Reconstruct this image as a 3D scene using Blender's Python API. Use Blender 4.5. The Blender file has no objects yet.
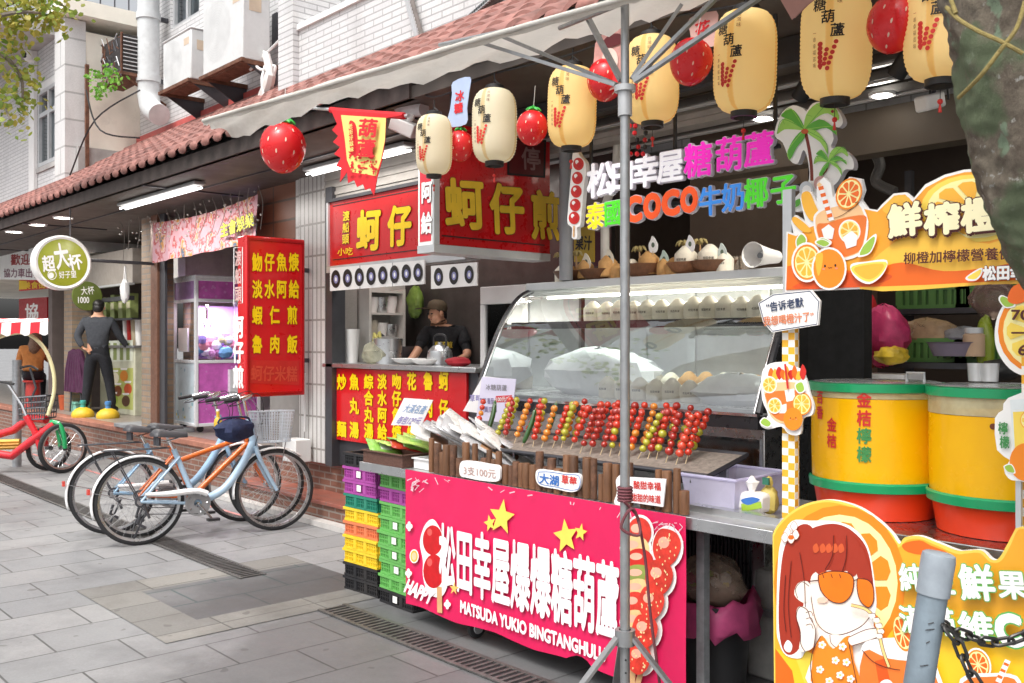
import bpy, bmesh, math, random
from mathutils import Vector as V, Matrix as MX
R_ = math.radians
random.seed(7)
SC = bpy.context.scene
COL = SC.collection

# ---------------------------------------------------------------- camera, sky, sun, exposure
FPX, EYE = 950.0, 1.6
TH = math.atan2(862.0, 950.0)                       # angle between the view axis and the row of shops
FW = V((-math.cos(TH), math.sin(TH), 0)); RT = V((math.sin(TH), math.cos(TH), 0)); UP = V((0, 0, 1)); EY = V((0, 0, EYE))
cam = bpy.data.cameras.new('camera'); camo = bpy.data.objects.new('camera', cam); COL.objects.link(camo)
cam.sensor_width = 36; cam.lens = 36 * FPX / 1024; cam.clip_end = 600; cam.clip_start = .05
camo.matrix_world = MX(((RT.x, 0, -FW.x, 0), (RT.y, 0, -FW.y, 0), (0, 1, 0, EYE), (0, 0, 0, 1)))
cam.dof.use_dof = True; cam.dof.focus_distance = 4.9; cam.dof.aperture_fstop = 13
SC.camera = camo
W = bpy.data.worlds.new('World'); SC.world = W; W.use_nodes = True
wn = W.node_tree.nodes; wl = W.node_tree.links
sky = wn.new('ShaderNodeTexSky'); sky.sky_type = 'NISHITA'; sky.sun_disc = False
SUN_EL, SUN_AZ = R_(58), math.atan2(.25, -.8)       # azimuth measured from +Y towards +X
sky.sun_elevation = SUN_EL; sky.sun_rotation = SUN_AZ; sky.air_density = 1.0; sky.dust_density = 7.0
hs = wn.new('ShaderNodeHueSaturation'); hs.inputs['Saturation'].default_value = .18
wl.new(sky.outputs[0], hs.inputs['Color']); wl.new(hs.outputs[0], wn['Background'].inputs[0])
wn['Background'].inputs[1].default_value = .15
sl = bpy.data.lights.new('sun', 'SUN'); so = bpy.data.objects.new('sun', sl); COL.objects.link(so)
sl.energy = .8; sl.angle = R_(14); sl.color = (1, .96, .9)
sd = V((math.sin(SUN_AZ) * math.cos(SUN_EL), math.cos(SUN_AZ) * math.cos(SUN_EL), math.sin(SUN_EL)))
so.rotation_euler = sd.to_track_quat('Z', 'Y').to_euler()
vs = SC.view_settings; vs.view_transform = 'Standard'; vs.look = 'None'; vs.gamma = 1; vs.use_curve_mapping = False
vs.exposure = .66
try:
    SC.cycles.use_denoising = True; SC.cycles.max_bounces = 8; SC.cycles.transparent_max_bounces = 16
    SC.cycles.sample_clamp_indirect = 6
except Exception: pass

# ---------------------------------------------------------------- measuring the place
def ray(x, y): return FW + RT * ((x - 512) / FPX) + UP * ((341.5 - y) / FPX)
def G(x, y, z=0.0): d = ray(x, y); return EY + d * ((z - EYE) / d.z)
def PY(x, y, Y): d = ray(x, y); return EY + d * (Y / d.y)
def PX(x, y, X): d = ray(x, y); return EY + d * (X / d.x)
def PD(x, y, D): return EY + ray(x, y) * D
def dep(p): return (p - EY).dot(FW)
def mpp(p): return dep(p) / FPX                      # metres per pixel at a point
def PP(x, y, pl): return PY(x, y, pl[1]) if pl[0] == 'Y' else PX(x, y, pl[1])
def NRM(pl): return V((0, -1, 0)) if pl[0] == 'Y' else V((1, 0, 0))
def XA(px, Y): return PY(px, 341, Y).x
def ZA(px, py, Y): return PY(px, py, Y).z

# ---------------------------------------------------------------- materials
def hx(s):
    c = [int(s[i:i+2], 16) / 255 for i in (0, 2, 4)]
    return tuple(x / 12.92 if x <= .04045 else ((x + .055) / 1.055) ** 2.4 for x in c)
def lin(c): return hx(c) if isinstance(c, str) else c
MATS = {}
def nt(name):
    m = bpy.data.materials.new(name); m.use_nodes = True
    return m, m.node_tree.nodes, m.node_tree.links, m.node_tree.nodes['Principled BSDF']
def mixc(n, l, fac, a, b, mode='MIX'):
    x = n.new('ShaderNodeMix'); x.data_type = 'RGBA'; x.blend_type = mode
    for s, v in ((x.inputs[0], fac), (x.inputs[6], a), (x.inputs[7], b)):
        if hasattr(v, 'is_linked'): l.new(v, s)
        elif isinstance(v, (int, float)): s.default_value = v
        else: s.default_value = (*v[:3], 1)
    return x.outputs[2]
def noise(n, l, co, scale, detail=5, rough=.6):
    x = n.new('ShaderNodeTexNoise'); x.inputs['Scale'].default_value = scale; x.inputs['Detail'].default_value = detail
    x.inputs['Roughness'].default_value = rough
    if co is not None: l.new(co, x.inputs['Vector'])
    return x.outputs['Fac']
def ramp(n, l, fac, lo, hi, a=0.0, b=1.0):
    x = n.new('ShaderNodeMapRange'); x.inputs[1].default_value = lo; x.inputs[2].default_value = hi
    x.inputs[3].default_value = a; x.inputs[4].default_value = b; l.new(fac, x.inputs[0]); return x.outputs[0]
def bumpn(n, l, p, h, s=.3, d=.01):
    b = n.new('ShaderNodeBump'); b.inputs['Strength'].default_value = s; b.inputs['Distance'].default_value = d
    l.new(h, b.inputs['Height']); l.new(b.outputs[0], p.inputs['Normal'])
def ocoord(n): return n.new('ShaderNodeTexCoord').outputs['Object']
def mat(name, col, rough=.5, metal=0., var=.10, vs=7., bump=0., bs=60., coat=0., transl=0., emit=0., dirt=0., sss=0.):
    if name in MATS: return MATS[name]
    col = lin(col); m, n, l, p = nt(name); co = ocoord(n)
    f = noise(n, l, co, vs)
    f = ramp(n, l, f, .3, .7)
    c = mixc(n, l, f, [x * (1 - var) for x in col], [min(1, x * (1 + var)) for x in col])
    if dirt:
        g = ramp(n, l, noise(n, l, co, vs * .45, 8, .72), .52, .75, 0, dirt)
        c = mixc(n, l, g, c, (.11, .09, .07))
    l.new(c, p.inputs['Base Color'])
    l.new(ramp(n, l, noise(n, l, co, vs * 2.3), .3, .7, max(0, rough - .08), min(1, rough + .08)), p.inputs['Roughness'])
    p.inputs['Metallic'].default_value = metal
    if coat: p.inputs['Coat Weight'].default_value = coat; p.inputs['Coat Roughness'].default_value = .06
    if bump: bumpn(n, l, p, noise(n, l, co, bs), bump, .01)
    if sss: p.inputs['Subsurface Weight'].default_value = sss; p.inputs['Subsurface Radius'].default_value = (.02, .012, .006)
    if emit: l.new(c, p.inputs['Emission Color']); p.inputs['Emission Strength'].default_value = emit
    if transl:
        t = n.new('ShaderNodeBsdfTranslucent'); l.new(c, t.inputs[0]); mx = n.new('ShaderNodeMixShader'); mx.inputs[0].default_value = transl
        l.new(p.outputs[0], mx.inputs[1]); l.new(t.outputs[0], mx.inputs[2]); l.new(mx.outputs[0], n['Material Output'].inputs[0])
    MATS[name] = m; return m
def lamp_mat(name, col, e):
    if name in MATS: return MATS[name]
    m, n, l, p = nt(name); p.inputs['Base Color'].default_value = (.8, .8, .8, 1)
    p.inputs['Emission Color'].default_value = (*lin(col), 1); p.inputs['Emission Strength'].default_value = e
    MATS[name] = m; return m
def clear(name, col=(1, 1, 1), rough=.02, body=0.0, bodycol=(.9, .9, .9), ior=1.5, gl=1.0):
    """a thin clear sheet: see-through, with a real Fresnel reflection and a little body of its own"""
    if name in MATS: return MATS[name]
    m, n, l, p = nt(name)
    t = n.new('ShaderNodeBsdfTransparent'); t.inputs[0].default_value = (*lin(col), 1)
    g = n.new('ShaderNodeBsdfGlossy'); g.inputs['Roughness'].default_value = rough
    fr = n.new('ShaderNodeFresnel'); fr.inputs[0].default_value = ior
    a = n.new('ShaderNodeMixShader'); l.new(fr.outputs[0], a.inputs[0]); l.new(t.outputs[0], a.inputs[1]); l.new(g.outputs[0], a.inputs[2])
    out = a.outputs[0]
    if body:
        d = n.new('ShaderNodeBsdfDiffuse'); d.inputs[0].default_value = (*lin(bodycol), 1)
        b = n.new('ShaderNodeMixShader'); l.new(ramp(n, l, noise(n, l, ocoord(n), 9), .3, .7, body * .7, body * 1.3), b.inputs[0])
        l.new(out, b.inputs[1]); l.new(d.outputs[0], b.inputs[2]); out = b.outputs[0]
    l.new(out, n['Material Output'].inputs[0]); n.remove(p)
    MATS[name] = m; return m
def brickmat(name, c1, c2, mortar, w, h, ms, axes='xz', rough=.5, bump=.4, dirt=.2, off=.5, var=.15, wet=0., spec=.5, dcol=(.10, .09, .08), mb=.1, zone=None):
    if name in MATS: return MATS[name]
    m, n, l, p = nt(name); co = ocoord(n)
    s = n.new('ShaderNodeSeparateXYZ'); l.new(co, s.inputs[0]); cb = n.new('ShaderNodeCombineXYZ')
    ix = {'x': 0, 'y': 1, 'z': 2}
    l.new(s.outputs[ix[axes[0]]], cb.inputs[0]); l.new(s.outputs[ix[axes[1]]], cb.inputs[1])
    b = n.new('ShaderNodeTexBrick'); l.new(cb.outputs[0], b.inputs['Vector']); b.offset = off
    b.inputs['Scale'].default_value = 1; b.inputs['Brick Width'].default_value = w; b.inputs['Row Height'].default_value = h
    b.inputs['Mortar Size'].default_value = ms; b.inputs['Mortar Smooth'].default_value = mb; b.inputs['Bias'].default_value = 0
    for k, c in (('Color1', c1), ('Color2', c2), ('Mortar', mortar)): b.inputs[k].default_value = (*lin(c), 1)
    f = ramp(n, l, noise(n, l, co, 3.1), .3, .7)
    c = mixc(n, l, f, b.outputs[0], (.72, .70, .66), 'MULTIPLY') if var > .2 else mixc(n, l, ramp(n, l, noise(n, l, co, 60, 8, .8), .25, .75, 0, 1), b.outputs[0], (.74, .73, .71), 'MULTIPLY')
    if dirt:
        mp = n.new('ShaderNodeMapping'); l.new(co, mp.inputs[0]); mp.inputs['Scale'].default_value = (1, 1, .35) if 'z' in axes else (1, 1, 1)
        g = ramp(n, l, noise(n, l, mp.outputs[0], 1.6, 8, .7), .48, .78, 0, dirt)
        c = mixc(n, l, g, c, dcol)
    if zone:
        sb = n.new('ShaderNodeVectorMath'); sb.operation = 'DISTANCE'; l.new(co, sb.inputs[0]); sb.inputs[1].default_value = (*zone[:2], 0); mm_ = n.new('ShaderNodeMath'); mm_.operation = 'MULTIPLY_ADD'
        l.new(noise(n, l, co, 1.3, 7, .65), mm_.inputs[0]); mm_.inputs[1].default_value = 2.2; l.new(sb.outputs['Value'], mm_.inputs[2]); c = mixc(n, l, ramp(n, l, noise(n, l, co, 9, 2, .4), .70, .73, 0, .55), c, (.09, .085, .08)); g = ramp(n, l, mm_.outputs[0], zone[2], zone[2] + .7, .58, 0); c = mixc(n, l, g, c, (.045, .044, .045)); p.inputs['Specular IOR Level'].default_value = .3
    l.new(c, p.inputs['Base Color'])
    r = ramp(n, l, noise(n, l, co, .9, 6), .4, .68, rough, max(.12, rough - wet)); l.new(r, p.inputs['Roughness'])
    inv = n.new('ShaderNodeMath'); inv.operation = 'SUBTRACT'; inv.inputs[0].default_value = 1; l.new(b.outputs['Fac'], inv.inputs[1])
    ad = n.new('ShaderNodeMath'); ad.operation = 'MULTIPLY_ADD'; l.new(noise(n, l, co, 55), ad.inputs[0]); ad.inputs[1].default_value = .25; l.new(inv.outputs[0], ad.inputs[2])
    bumpn(n, l, p, ad.outputs[0], bump, .008)
    MATS[name] = m; return m
def woodmat(name, a, b, scale=6, rough=.55, axis=2):
    if name in MATS: return MATS[name]
    m, n, l, p = nt(name); co = ocoord(n); mp = n.new('ShaderNodeMapping'); l.new(co, mp.inputs[0])
    s = [scale * 6] * 3; s[axis] = scale; mp.inputs['Scale'].default_value = s
    f = ramp(n, l, noise(n, l, mp.outputs[0], 1, 6, .7), .3, .72)
    oi = n.new('ShaderNodeObjectInfo'); c = mixc(n, l, f, lin(a), lin(b))
    hv = n.new('ShaderNodeHueSaturation'); l.new(c, hv.inputs['Color']); l.new(ramp(n, l, oi.outputs['Random'], 0, 1, .65, 1.3), hv.inputs['Value'])
    l.new(hv.outputs[0], p.inputs['Base Color']); p.inputs['Roughness'].default_value = rough; bumpn(n, l, p, f, .35, .004)
    MATS[name] = m; return m

# ---------------------------------------------------------------- mesh building
class MB:
    def __init__(s): s.v = []; s.f = []; s.m = []; s.mats = []
    def mi(s, m):
        if m not in s.mats: s.mats.append(m)
        return s.mats.index(m)
    def add(s, vs, fs, m):
        o = len(s.v); s.v += [V(p) for p in vs]; k = s.mi(m)
        for f in fs: s.f.append([o + i for i in f]); s.m.append(k)
        return s
    def box(s, c, d, m, rot=None):
        c = V(c); q = [V((x * d[0] / 2, y * d[1] / 2, z * d[2] / 2)) for x in (-1, 1) for y in (-1, 1) for z in (-1, 1)]
        if rot is not None: q = [rot @ p for p in q]
        return s.add([c + p for p in q], [(0, 1, 3, 2), (4, 6, 7, 5), (0, 4, 5, 1), (2, 3, 7, 6), (0, 2, 6, 4), (1, 5, 7, 3)], m)
    def b2(s, a, b, m):
        a = V(a); b = V(b); return s.box((a + b) / 2, [abs(b[i] - a[i]) for i in range(3)], m)
    def quad(s, a, b, c, d, m): return s.add([a, b, c, d], [(0, 1, 2, 3)], m)
    def tube(s, pts, r, m, n=8, cap=True, closed=False):
        pts = [V(p) for p in pts]; N = len(pts); rs = r if isinstance(r, (list, tuple)) else [r] * N
        vs = []; ref = None
        for i in range(N):
            if closed: t = pts[(i + 1) % N] - pts[i - 1]
            else: t = pts[min(i + 1, N - 1)] - pts[max(i - 1, 0)]
            t = t.normalized() if t.length > 1e-9 else V((0, 0, 1))
            if ref is None: ref = V((0, 0, 1)) if abs(t.z) < .9 else V((1, 0, 0))
            u = t.cross(ref).normalized(); w = u.cross(t).normalized(); ref = w
            for k in range(n):
                a = 2 * math.pi * k / n; vs.append(pts[i] + (u * math.cos(a) + w * math.sin(a)) * rs[i])
        fs = []
        for i in range(N if closed else N - 1):
            j = (i + 1) % N
            for k in range(n): fs.append((i * n + k, j * n + k, j * n + (k + 1) % n, i * n + (k + 1) % n))
        if cap and not closed: fs += [tuple(range(n)), tuple(range((N - 1) * n, N * n))[::-1]]
        return s.add(vs, fs, m)
    def lathe(s, prof, c, m, n=24, axis=None, ang=(0, 2 * math.pi)):
        c = V(c); q = V(axis).normalized().to_track_quat('Z', 'Y') if axis is not None else None
        full = abs(ang[1] - ang[0] - 2 * math.pi) < 1e-6; vs = []; N = len(prof); K = n if full else n + 1
        for r, z in prof:
            for k in range(K):
                a = ang[0] + (ang[1] - ang[0]) * k / n; p = V((r * math.cos(a), r * math.sin(a), z))
                vs.append(c + (q @ p if q else p))
        fs = []
        for i in range(N - 1):
            for k in range(n):
                k2 = (k + 1) % K; fs.append((i * K + k, i * K + k2, (i + 1) * K + k2, (i + 1) * K + k))
        return s.add(vs, fs, m)
    def sph(s, c, r, m, n=12, rot=None):
        r = V((r, r, r)) if not hasattr(r, '__len__') else V(r); c = V(c); vs = []; h = n // 2
        for i in range(h + 1):
            t = math.pi * i / h
            for k in range(n):
                a = 2 * math.pi * k / n; p = V((r.x * math.sin(t) * math.cos(a), r.y * math.sin(t) * math.sin(a), r.z * math.cos(t)))
                vs.append(c + (rot @ p if rot is not None else p))
        fs = []
        for i in range(h):
            for k in range(n):
                a, b = i * n + k, i * n + (k + 1) % n
                q = (a, a + n, b + n, b); fs.append(q if 0 < i < h - 1 else (a, a + n, b + n) if i == 0 else (a, a + n, b))
        return s.add(vs, fs, m)
    def slab(s, pts, nrm, t, m, edge=None):
        """flat outline pts (facing nrm), thickness t going backwards"""
        nrm = V(nrm); n = len(pts); pts = [V(p) for p in pts]
        ar = V((0, 0, 0))
        for i in range(n): ar += pts[i].cross(pts[(i + 1) % n])
        if ar.dot(nrm) < 0: pts = pts[::-1]
        s.add(pts, [tuple(range(n))], m)
        if t:
            bk = [p - nrm * t for p in pts]; s.add(bk, [tuple(range(n))[::-1]], edge or m)
            s.add(pts + bk, [(i, i + n, (i + 1) % n + n, (i + 1) % n) for i in range(n)], edge or m)
        return s
    def mesh(s, name, off=V((0, 0, 0)), ang=35):
        me = bpy.data.meshes.new(name); me.from_pydata([p - off for p in s.v], [], s.f)
        for m in s.mats: me.materials.append(m)
        me.polygons.foreach_set('material_index', s.m); me.polygons.foreach_set('use_smooth', [True] * len(s.f))
        try: me.set_sharp_from_angle(angle=R_(ang))
        except Exception: pass
        me.update(); return me
def link(name, me, parent=None, loc=None):
    o = bpy.data.objects.new(name, me); COL.objects.link(o)
    if parent: o.parent = parent
    if loc is not None: o.location = loc
    return o
def bev(o, w, seg=2):
    b = o.modifiers.new('bevel', 'BEVEL'); b.width = w; b.segments = seg; b.limit_method = 'ANGLE'; b.angle_limit = R_(40); return o
def thing(name, label, cat, loc=(0, 0, 0), group=None, rz=0):
    o = bpy.data.objects.new(name, None); COL.objects.link(o); o.location = loc; o.rotation_euler = (0, 0, rz); o.empty_display_size = .1
    o['label'] = label; o['category'] = cat
    if group: o['group'] = group
    return o
def top(o): return o if o.parent is None else top(o.parent)
def part(name, mb, parent, world=True, label=None, bevel=0, ang=35):
    off = V(top(parent).location) if world else V((0, 0, 0))
    o = link(name, mb.mesh(name, off, ang), parent)
    if label: o['label'] = label
    if bevel: bev(o, bevel)
    return o
def solo(name, mb, label, cat, group=None, bevel=0, origin=None, ang=35):
    if origin is None:
        lo = [min(p[i] for p in mb.v) for i in range(3)]; hi = [max(p[i] for p in mb.v) for i in range(3)]
        origin = V(((lo[0] + hi[0]) / 2, (lo[1] + hi[1]) / 2, lo[2]))
    o = link(name, mb.mesh(name, V(origin), ang), None, origin); o['label'] = label; o['category'] = cat
    if group: o['group'] = group
    if bevel: bev(o, bevel)
    return o
def struct(name, mb, kind='structure', bevel=0, ang=35):
    o = link(name, mb.mesh(name, ang=ang)); o['kind'] = kind
    if bevel: bev(o, bevel)
    return o
KIDS = lambda o: [c for c in bpy.data.objects if c.parent == o]
def dup(o, loc=None, rz=None, label=None, parent=None, group=None):
    kids = KIDS(o); c = o.copy(); COL.objects.link(c); c.parent = parent
    if loc is not None: c.location = loc
    if rz is not None: c.rotation_euler = (0, 0, rz)
    if label: c['label'] = label
    if group: c['group'] = group
    for k in kids: dup(k, parent=c)
    return c

# smooth closed outline through points (Catmull-Rom)
def crv(pts, k=5, closed=True):
    out = []; n = len(pts)
    for i in range(n if closed else n - 1):
        p = [pts[(i + j - 1) % n] if closed else pts[min(max(i + j - 1, 0), n - 1)] for j in range(4)]
        for t in range(k):
            t /= k
            out.append(tuple(.5 * ((2 * p[1][a]) + (p[2][a] - p[0][a]) * t + (2 * p[0][a] - 5 * p[1][a] + 4 * p[2][a] - p[3][a]) * t * t + (3 * p[1][a] - p[0][a] - 3 * p[2][a] + p[3][a]) * t ** 3) for a in range(len(pts[0]))))
    if not closed: out.append(tuple(pts[-1]))
    return out
def ell(cx, cy, rx, ry, n=24, a0=0, a1=360, tilt=0):
    o = []
    for i in range(n):
        a = R_(a0 + (a1 - a0) * i / (n if a1 - a0 == 360 else n - 1)); x, y = rx * math.cos(a), ry * math.sin(a); t = R_(tilt)
        o.append((cx + x * math.cos(t) - y * math.sin(t), cy + x * math.sin(t) + y * math.cos(t)))
    return o
class Art:
    """flat printed / cut-out artwork on a board: every shape is a sheet a little above the last"""
    def __init__(s, pl, step=.00025, lift=0.0): s.mb = MB(); s.pl = pl; s.n = NRM(pl); s.k = lift; s.step = step
    def sh(s, pts, m, k=None, t=0, edge=None):
        s.k += s.step; q = [PP(x, y, s.pl) + s.n * (s.k if k is None else k) for x, y in pts]
        s.mb.slab(q, s.n, t, m, edge); return s
    def sm(s, pts, m, k=4, **kw): return s.sh(crv(pts, k), m, **kw)
    def el(s, cx, cy, rx, ry, m, tilt=0, n=24): return s.sh(ell(cx, cy, rx, ry, n, tilt=tilt), m)
    def ln(s, pts, w, m, smooth=True):
        s.k += s.step
        if smooth and len(pts) > 2: pts = crv(pts, 4, False)
        L, Rr = [], []
        for i, p in enumerate(pts):
            a = pts[max(i - 1, 0)]; b = pts[min(i + 1, len(pts) - 1)]; d = math.hypot(b[0] - a[0], b[1] - a[1]) or 1
            nx, ny = -(b[1] - a[1]) / d * w / 2, (b[0] - a[0]) / d * w / 2; L.append((p[0] + nx, p[1] + ny)); Rr.append((p[0] - nx, p[1] - ny))
        q = [[PP(x, y, s.pl) + s.n * s.k for x, y in a] for a in (L, Rr)]
        for i in range(len(pts) - 1): s.mb.slab([q[0][i], q[0][i + 1], q[1][i + 1], q[1][i]], s.n, 0, m)
        return s
    def out(s, pts, m, w, lm): s.sh(pts, m); s.ln(list(pts) + [pts[0]], w, lm, False); return s

# ---------------------------------------------------------------- lettering
GC = {}
def glyphs(body, ext=0.):
    key = (body, ext)
    if key not in GC:
        c = bpy.data.curves.new('lettering', 'FONT'); c.body = body; c.size = 1; c.resolution_u = 3; c.extrude = ext; c.space_line = 1.05
        o = bpy.data.objects.new('lettering', c); COL.objects.link(o); dg = bpy.context.evaluated_depsgraph_get()
        me = bpy.data.meshes.new_from_object(o.evaluated_get(dg)); vs = [v.co.copy() for v in me.vertices]; fs = [tuple(p.vertices) for p in me.polygons]
        bpy.data.objects.remove(o); bpy.data.curves.remove(c); bpy.data.meshes.remove(me); GC[key] = (vs, fs)
    return GC[key]
RING = [(0, 0), (1, 0), (-1, 0), (0, 1), (0, -1), (.7, .7), (-.7, .7), (.7, -.7), (-.7, -.7)]
def put(mb, body, fn, m, bold=.0, em=False, ext=0., zoff=0.):
    """fn(u, v, k) -> point, with u, v in 0..1 over the box of the string, k = lift"""
    vs, fs = glyphs(body, ext)
    if not vs: return
    if em: x0, x1, y0, y1 = 0.0, 1.0, -.12, .88
    else:
        x0 = min(v.x for v in vs); x1 = max(v.x for v in vs); y0 = min(v.y for v in vs); y1 = max(v.y for v in vs)
    for i, (dx, dy) in enumerate(RING if bold > .03 else RING[:5] if bold else RING[:1]):
        mb.add([fn((v.x + dx * bold - x0) / (x1 - x0), (v.y + dy * bold - y0) / (y1 - y0), zoff + i * .00012 + v.z) for v in vs], fs, m)
def text(mb, body, pl, p0, p1, h, m, bold=.025, lift=.004, outline=None, ow=.06, em=False, ext=0., shear=0., off=(0, 0)):
    """string whose middle line runs from pixel p0 to pixel p1 on plane pl, h pixels tall"""
    A = PP(p0[0] + off[0], p0[1] + off[1], pl); B = PP(p1[0] + off[0], p1[1] + off[1], pl); n = NRM(pl); u = B - A; w = n.cross(u).normalized(); H = h * mpp((A + B) / 2)
    if w.z < 0: w = -w
    def fn(a, b, k): return A + u * (a + shear * (b - .5)) + w * (H * (b - .5)) + n * (lift + k)
    if outline: put(mb, body, fn, outline, ow, em, ext, 0); put(mb, body, fn, m, bold, em, ext, .0016)
    else: put(mb, body, fn, m, bold, em, ext, 0)
def vtext(mb, body, pl, p0, p1, w, m, bold=.025, lift=.004, outline=None, ow=.06, hfac=.92):
    """characters stacked from pixel p0 (centre of the first) to p1 (centre of the last), w pixels wide"""
    k = len(body); n = NRM(pl)
    for i, ch in enumerate(body):
        t = i / max(1, k - 1); C = PP(p0[0] + (p1[0] - p0[0]) * t, p0[1] + (p1[1] - p0[1]) * t, pl)
        hh = (abs(p1[1] - p0[1]) / max(1, k - 1) if k > 1 else w) * hfac * mpp(C)
        L = PP(p0[0] + (p1[0] - p0[0]) * t - w / 2, 341.5, pl); Rr = PP(p0[0] + (p1[0] - p0[0]) * t + w / 2, 341.5, pl); u = (Rr - L); u.z = 0
        def fn(a, b, kk): return C + u * (a - .5) + UP * (hh * (b - .5)) + n * (lift + kk)
        if outline: put(mb, ch, fn, outline, ow, True, 0, 0); put(mb, ch, fn, m, bold, True, 0, .0016)
        else: put(mb, ch, fn, m, bold, True)

# ---------------------------------------------------------------- ground
steel = mat('steel', (.55, .56, .57), .32, .9, .08, 9); dsteel = mat('dark steel', (.09, .09, .10), .45, .6)
gpipe = mat('galvanised', (.42, .44, .46), .42, .75, .18, 25); grey = mat('grey paint', (.22, .23, .25), .5)
black = mat('black', (.018, .018, .02), .5); white = mat('white paint', (.78, .78, .77), .5, var=.05); rubber = mat('rubber', (.022, .022, .024), .75)
chrome = mat('chrome', (.75, .75, .76), .18, 1.0, .05)
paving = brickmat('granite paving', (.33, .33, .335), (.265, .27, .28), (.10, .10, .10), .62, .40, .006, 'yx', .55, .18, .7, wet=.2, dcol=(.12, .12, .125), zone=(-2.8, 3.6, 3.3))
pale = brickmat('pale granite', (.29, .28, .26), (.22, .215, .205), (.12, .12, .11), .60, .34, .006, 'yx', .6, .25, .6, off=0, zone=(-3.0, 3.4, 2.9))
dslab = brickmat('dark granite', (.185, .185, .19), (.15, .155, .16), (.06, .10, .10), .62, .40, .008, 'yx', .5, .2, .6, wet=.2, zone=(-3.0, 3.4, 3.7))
g = MB(); S = 220
g.quad((-S, -S, 0), (S, -S, 0), (S, S, 0), (-S, S, 0), paving); struct('ground', g)
# a lighter border round darker slabs set in the pavement
a = G(78, 591); b = G(166, 644); y1 = 3.52; x0, x1, y0 = a.x, b.x, b.y; w = .30
g = MB()
for c, d in (((x0, y0), (x0 + w, y1)), ((x1 - w, y0), (x1, y1)), ((x0 + w, y0), (x1 - w, y0 + w))): g.quad((c[0], c[1], .004), (d[0], c[1], .004), (d[0], d[1], .004), (c[0], d[1], .004), pale)
g.quad((x0 + w, y0 + w, .004), (x1 - w, y0 + w, .004), (x1 - w, y1, .004), (x0 + w, y1, .004), dslab)
struct('paving_patch', g)
def drain(xa, xb, label):
    T = thing('drain_channel', label, 'drain', ((xa + xb) / 2, 3.03, 0), 'drain channels along the shops')
    m = MB(); m.quad((xa, 2.94, .005), (xb, 2.94, .005), (xb, 3.12, .005), (xa, 3.12, .005), black); part('channel', m, T)
    m = MB(); iron = mat('iron', (.13, .125, .12), .5, .5, .3, 12)
    for y in (2.945, 3.115): m.b2((xa, y - .012, .004), (xb, y + .012, .012), iron)
    n = int((xb - xa) / .045)
    for i in range(n): x = xa + (i + .5) * (xb - xa) / n; m.b2((x - .009, 2.957, .004), (x + .009, 3.103, .011), iron)
    part('grating', m, T)
drain(-26, -5.95, 'long iron slot drain passing under the parked bicycles')
drain(-4.95, -1.0, 'short iron slot drain in wet paving before the pink banner')
m = MB(); m.b2((-20, 4.0, .004), (-8.1, 4.035, .006), mat('red line', (.55, .22, .2), .6, var=.3)); struct('painted_line', m)

# raised arcade floor with brick front and red tiled steps
FL = .47
redbrick = brickmat('old red brick', (.30, .135, .09), (.22, .10, .07), (.33, .28, .25), .20, .062, .008, 'xz', .7, .6, .5, var=.3)
redbrickx = brickmat('old red brick side', (.30, .135, .09), (.22, .10, .07), (.33, .28, .25), .20, .062, .008, 'yz', .7, .6, .5, var=.3)
cap = mat('brick cap', (.36, .15, .10), .6, var=.25, vs=9, bump=.2); tile = brickmat('red floor tile', (.40, .13, .09), (.34, .11, .08), (.2, .14, .12), .3, .3, .006, 'xy', .45, .2, .4, off=0, wet=.2)
slabm = mat('grey slab', (.26, .27, .28), .55, var=.2, bump=.1); FLOOR = mat('shop floor', (.28, .24, .21), .35, var=.15)
fy = 4.62
m = MB(); m.b2((-30, fy + .06, 0), (-9.05, 12, FL - .004), redbrick); m.b2((-30, fy, 0), (-9.05, fy + .06, FL - .07), redbrick)
m.b2((-9.05, 4.86, 0), (-5.02, 12, FL - .004), redbrick); m.b2((-5.02, 5.3, 0), (8, 12, .1), FLOOR)
struct('raised_floor', m)
m = MB(); m.b2((-30, fy - .03, FL - .068), (-9.03, fy + .16, FL), cap); struct('floor_edge', m, bevel=.01)
m = MB(); m.quad((-30, fy + .16, FL), (-9.05, fy + .16, FL), (-9.05, 12, FL), (-30, 12, FL), FLOOR); m.quad((-9.05, 4.8, FL + .003), (-5.02, 4.8, FL + .003), (-5.02, 12, FL + .003), (-9.05, 12, FL + .003), tile); struct('shop_floor', m)
m = MB(); m.b2((-12.9, fy - .06, FL), (-11.45, fy + .42, FL + .05), slabm); struct('stone_slab', m, bevel=.008)
m = MB(); m.b2((-9.04, 4.70, .20), (-5.05, 4.86, FL - .03), redbrick); m.b2((-9.04, 4.38, 0), (-5.05, 4.86, .17), redbrick)
m.b2((-9.04, 4.67, FL - .03), (-5.05, 4.88, FL + .006), tile); m.b2((-9.04, 4.35, .17), (-5.05, 4.72, .205), tile); struct('entrance_steps', m, bevel=.006)
m = MB(); m.b2((-9.3, 4.26, .003), (-5.05, 4.36, .05), mat('pale kerb', (.5, .48, .46), .7, bump=.2)); struct('kerb', m)

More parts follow.
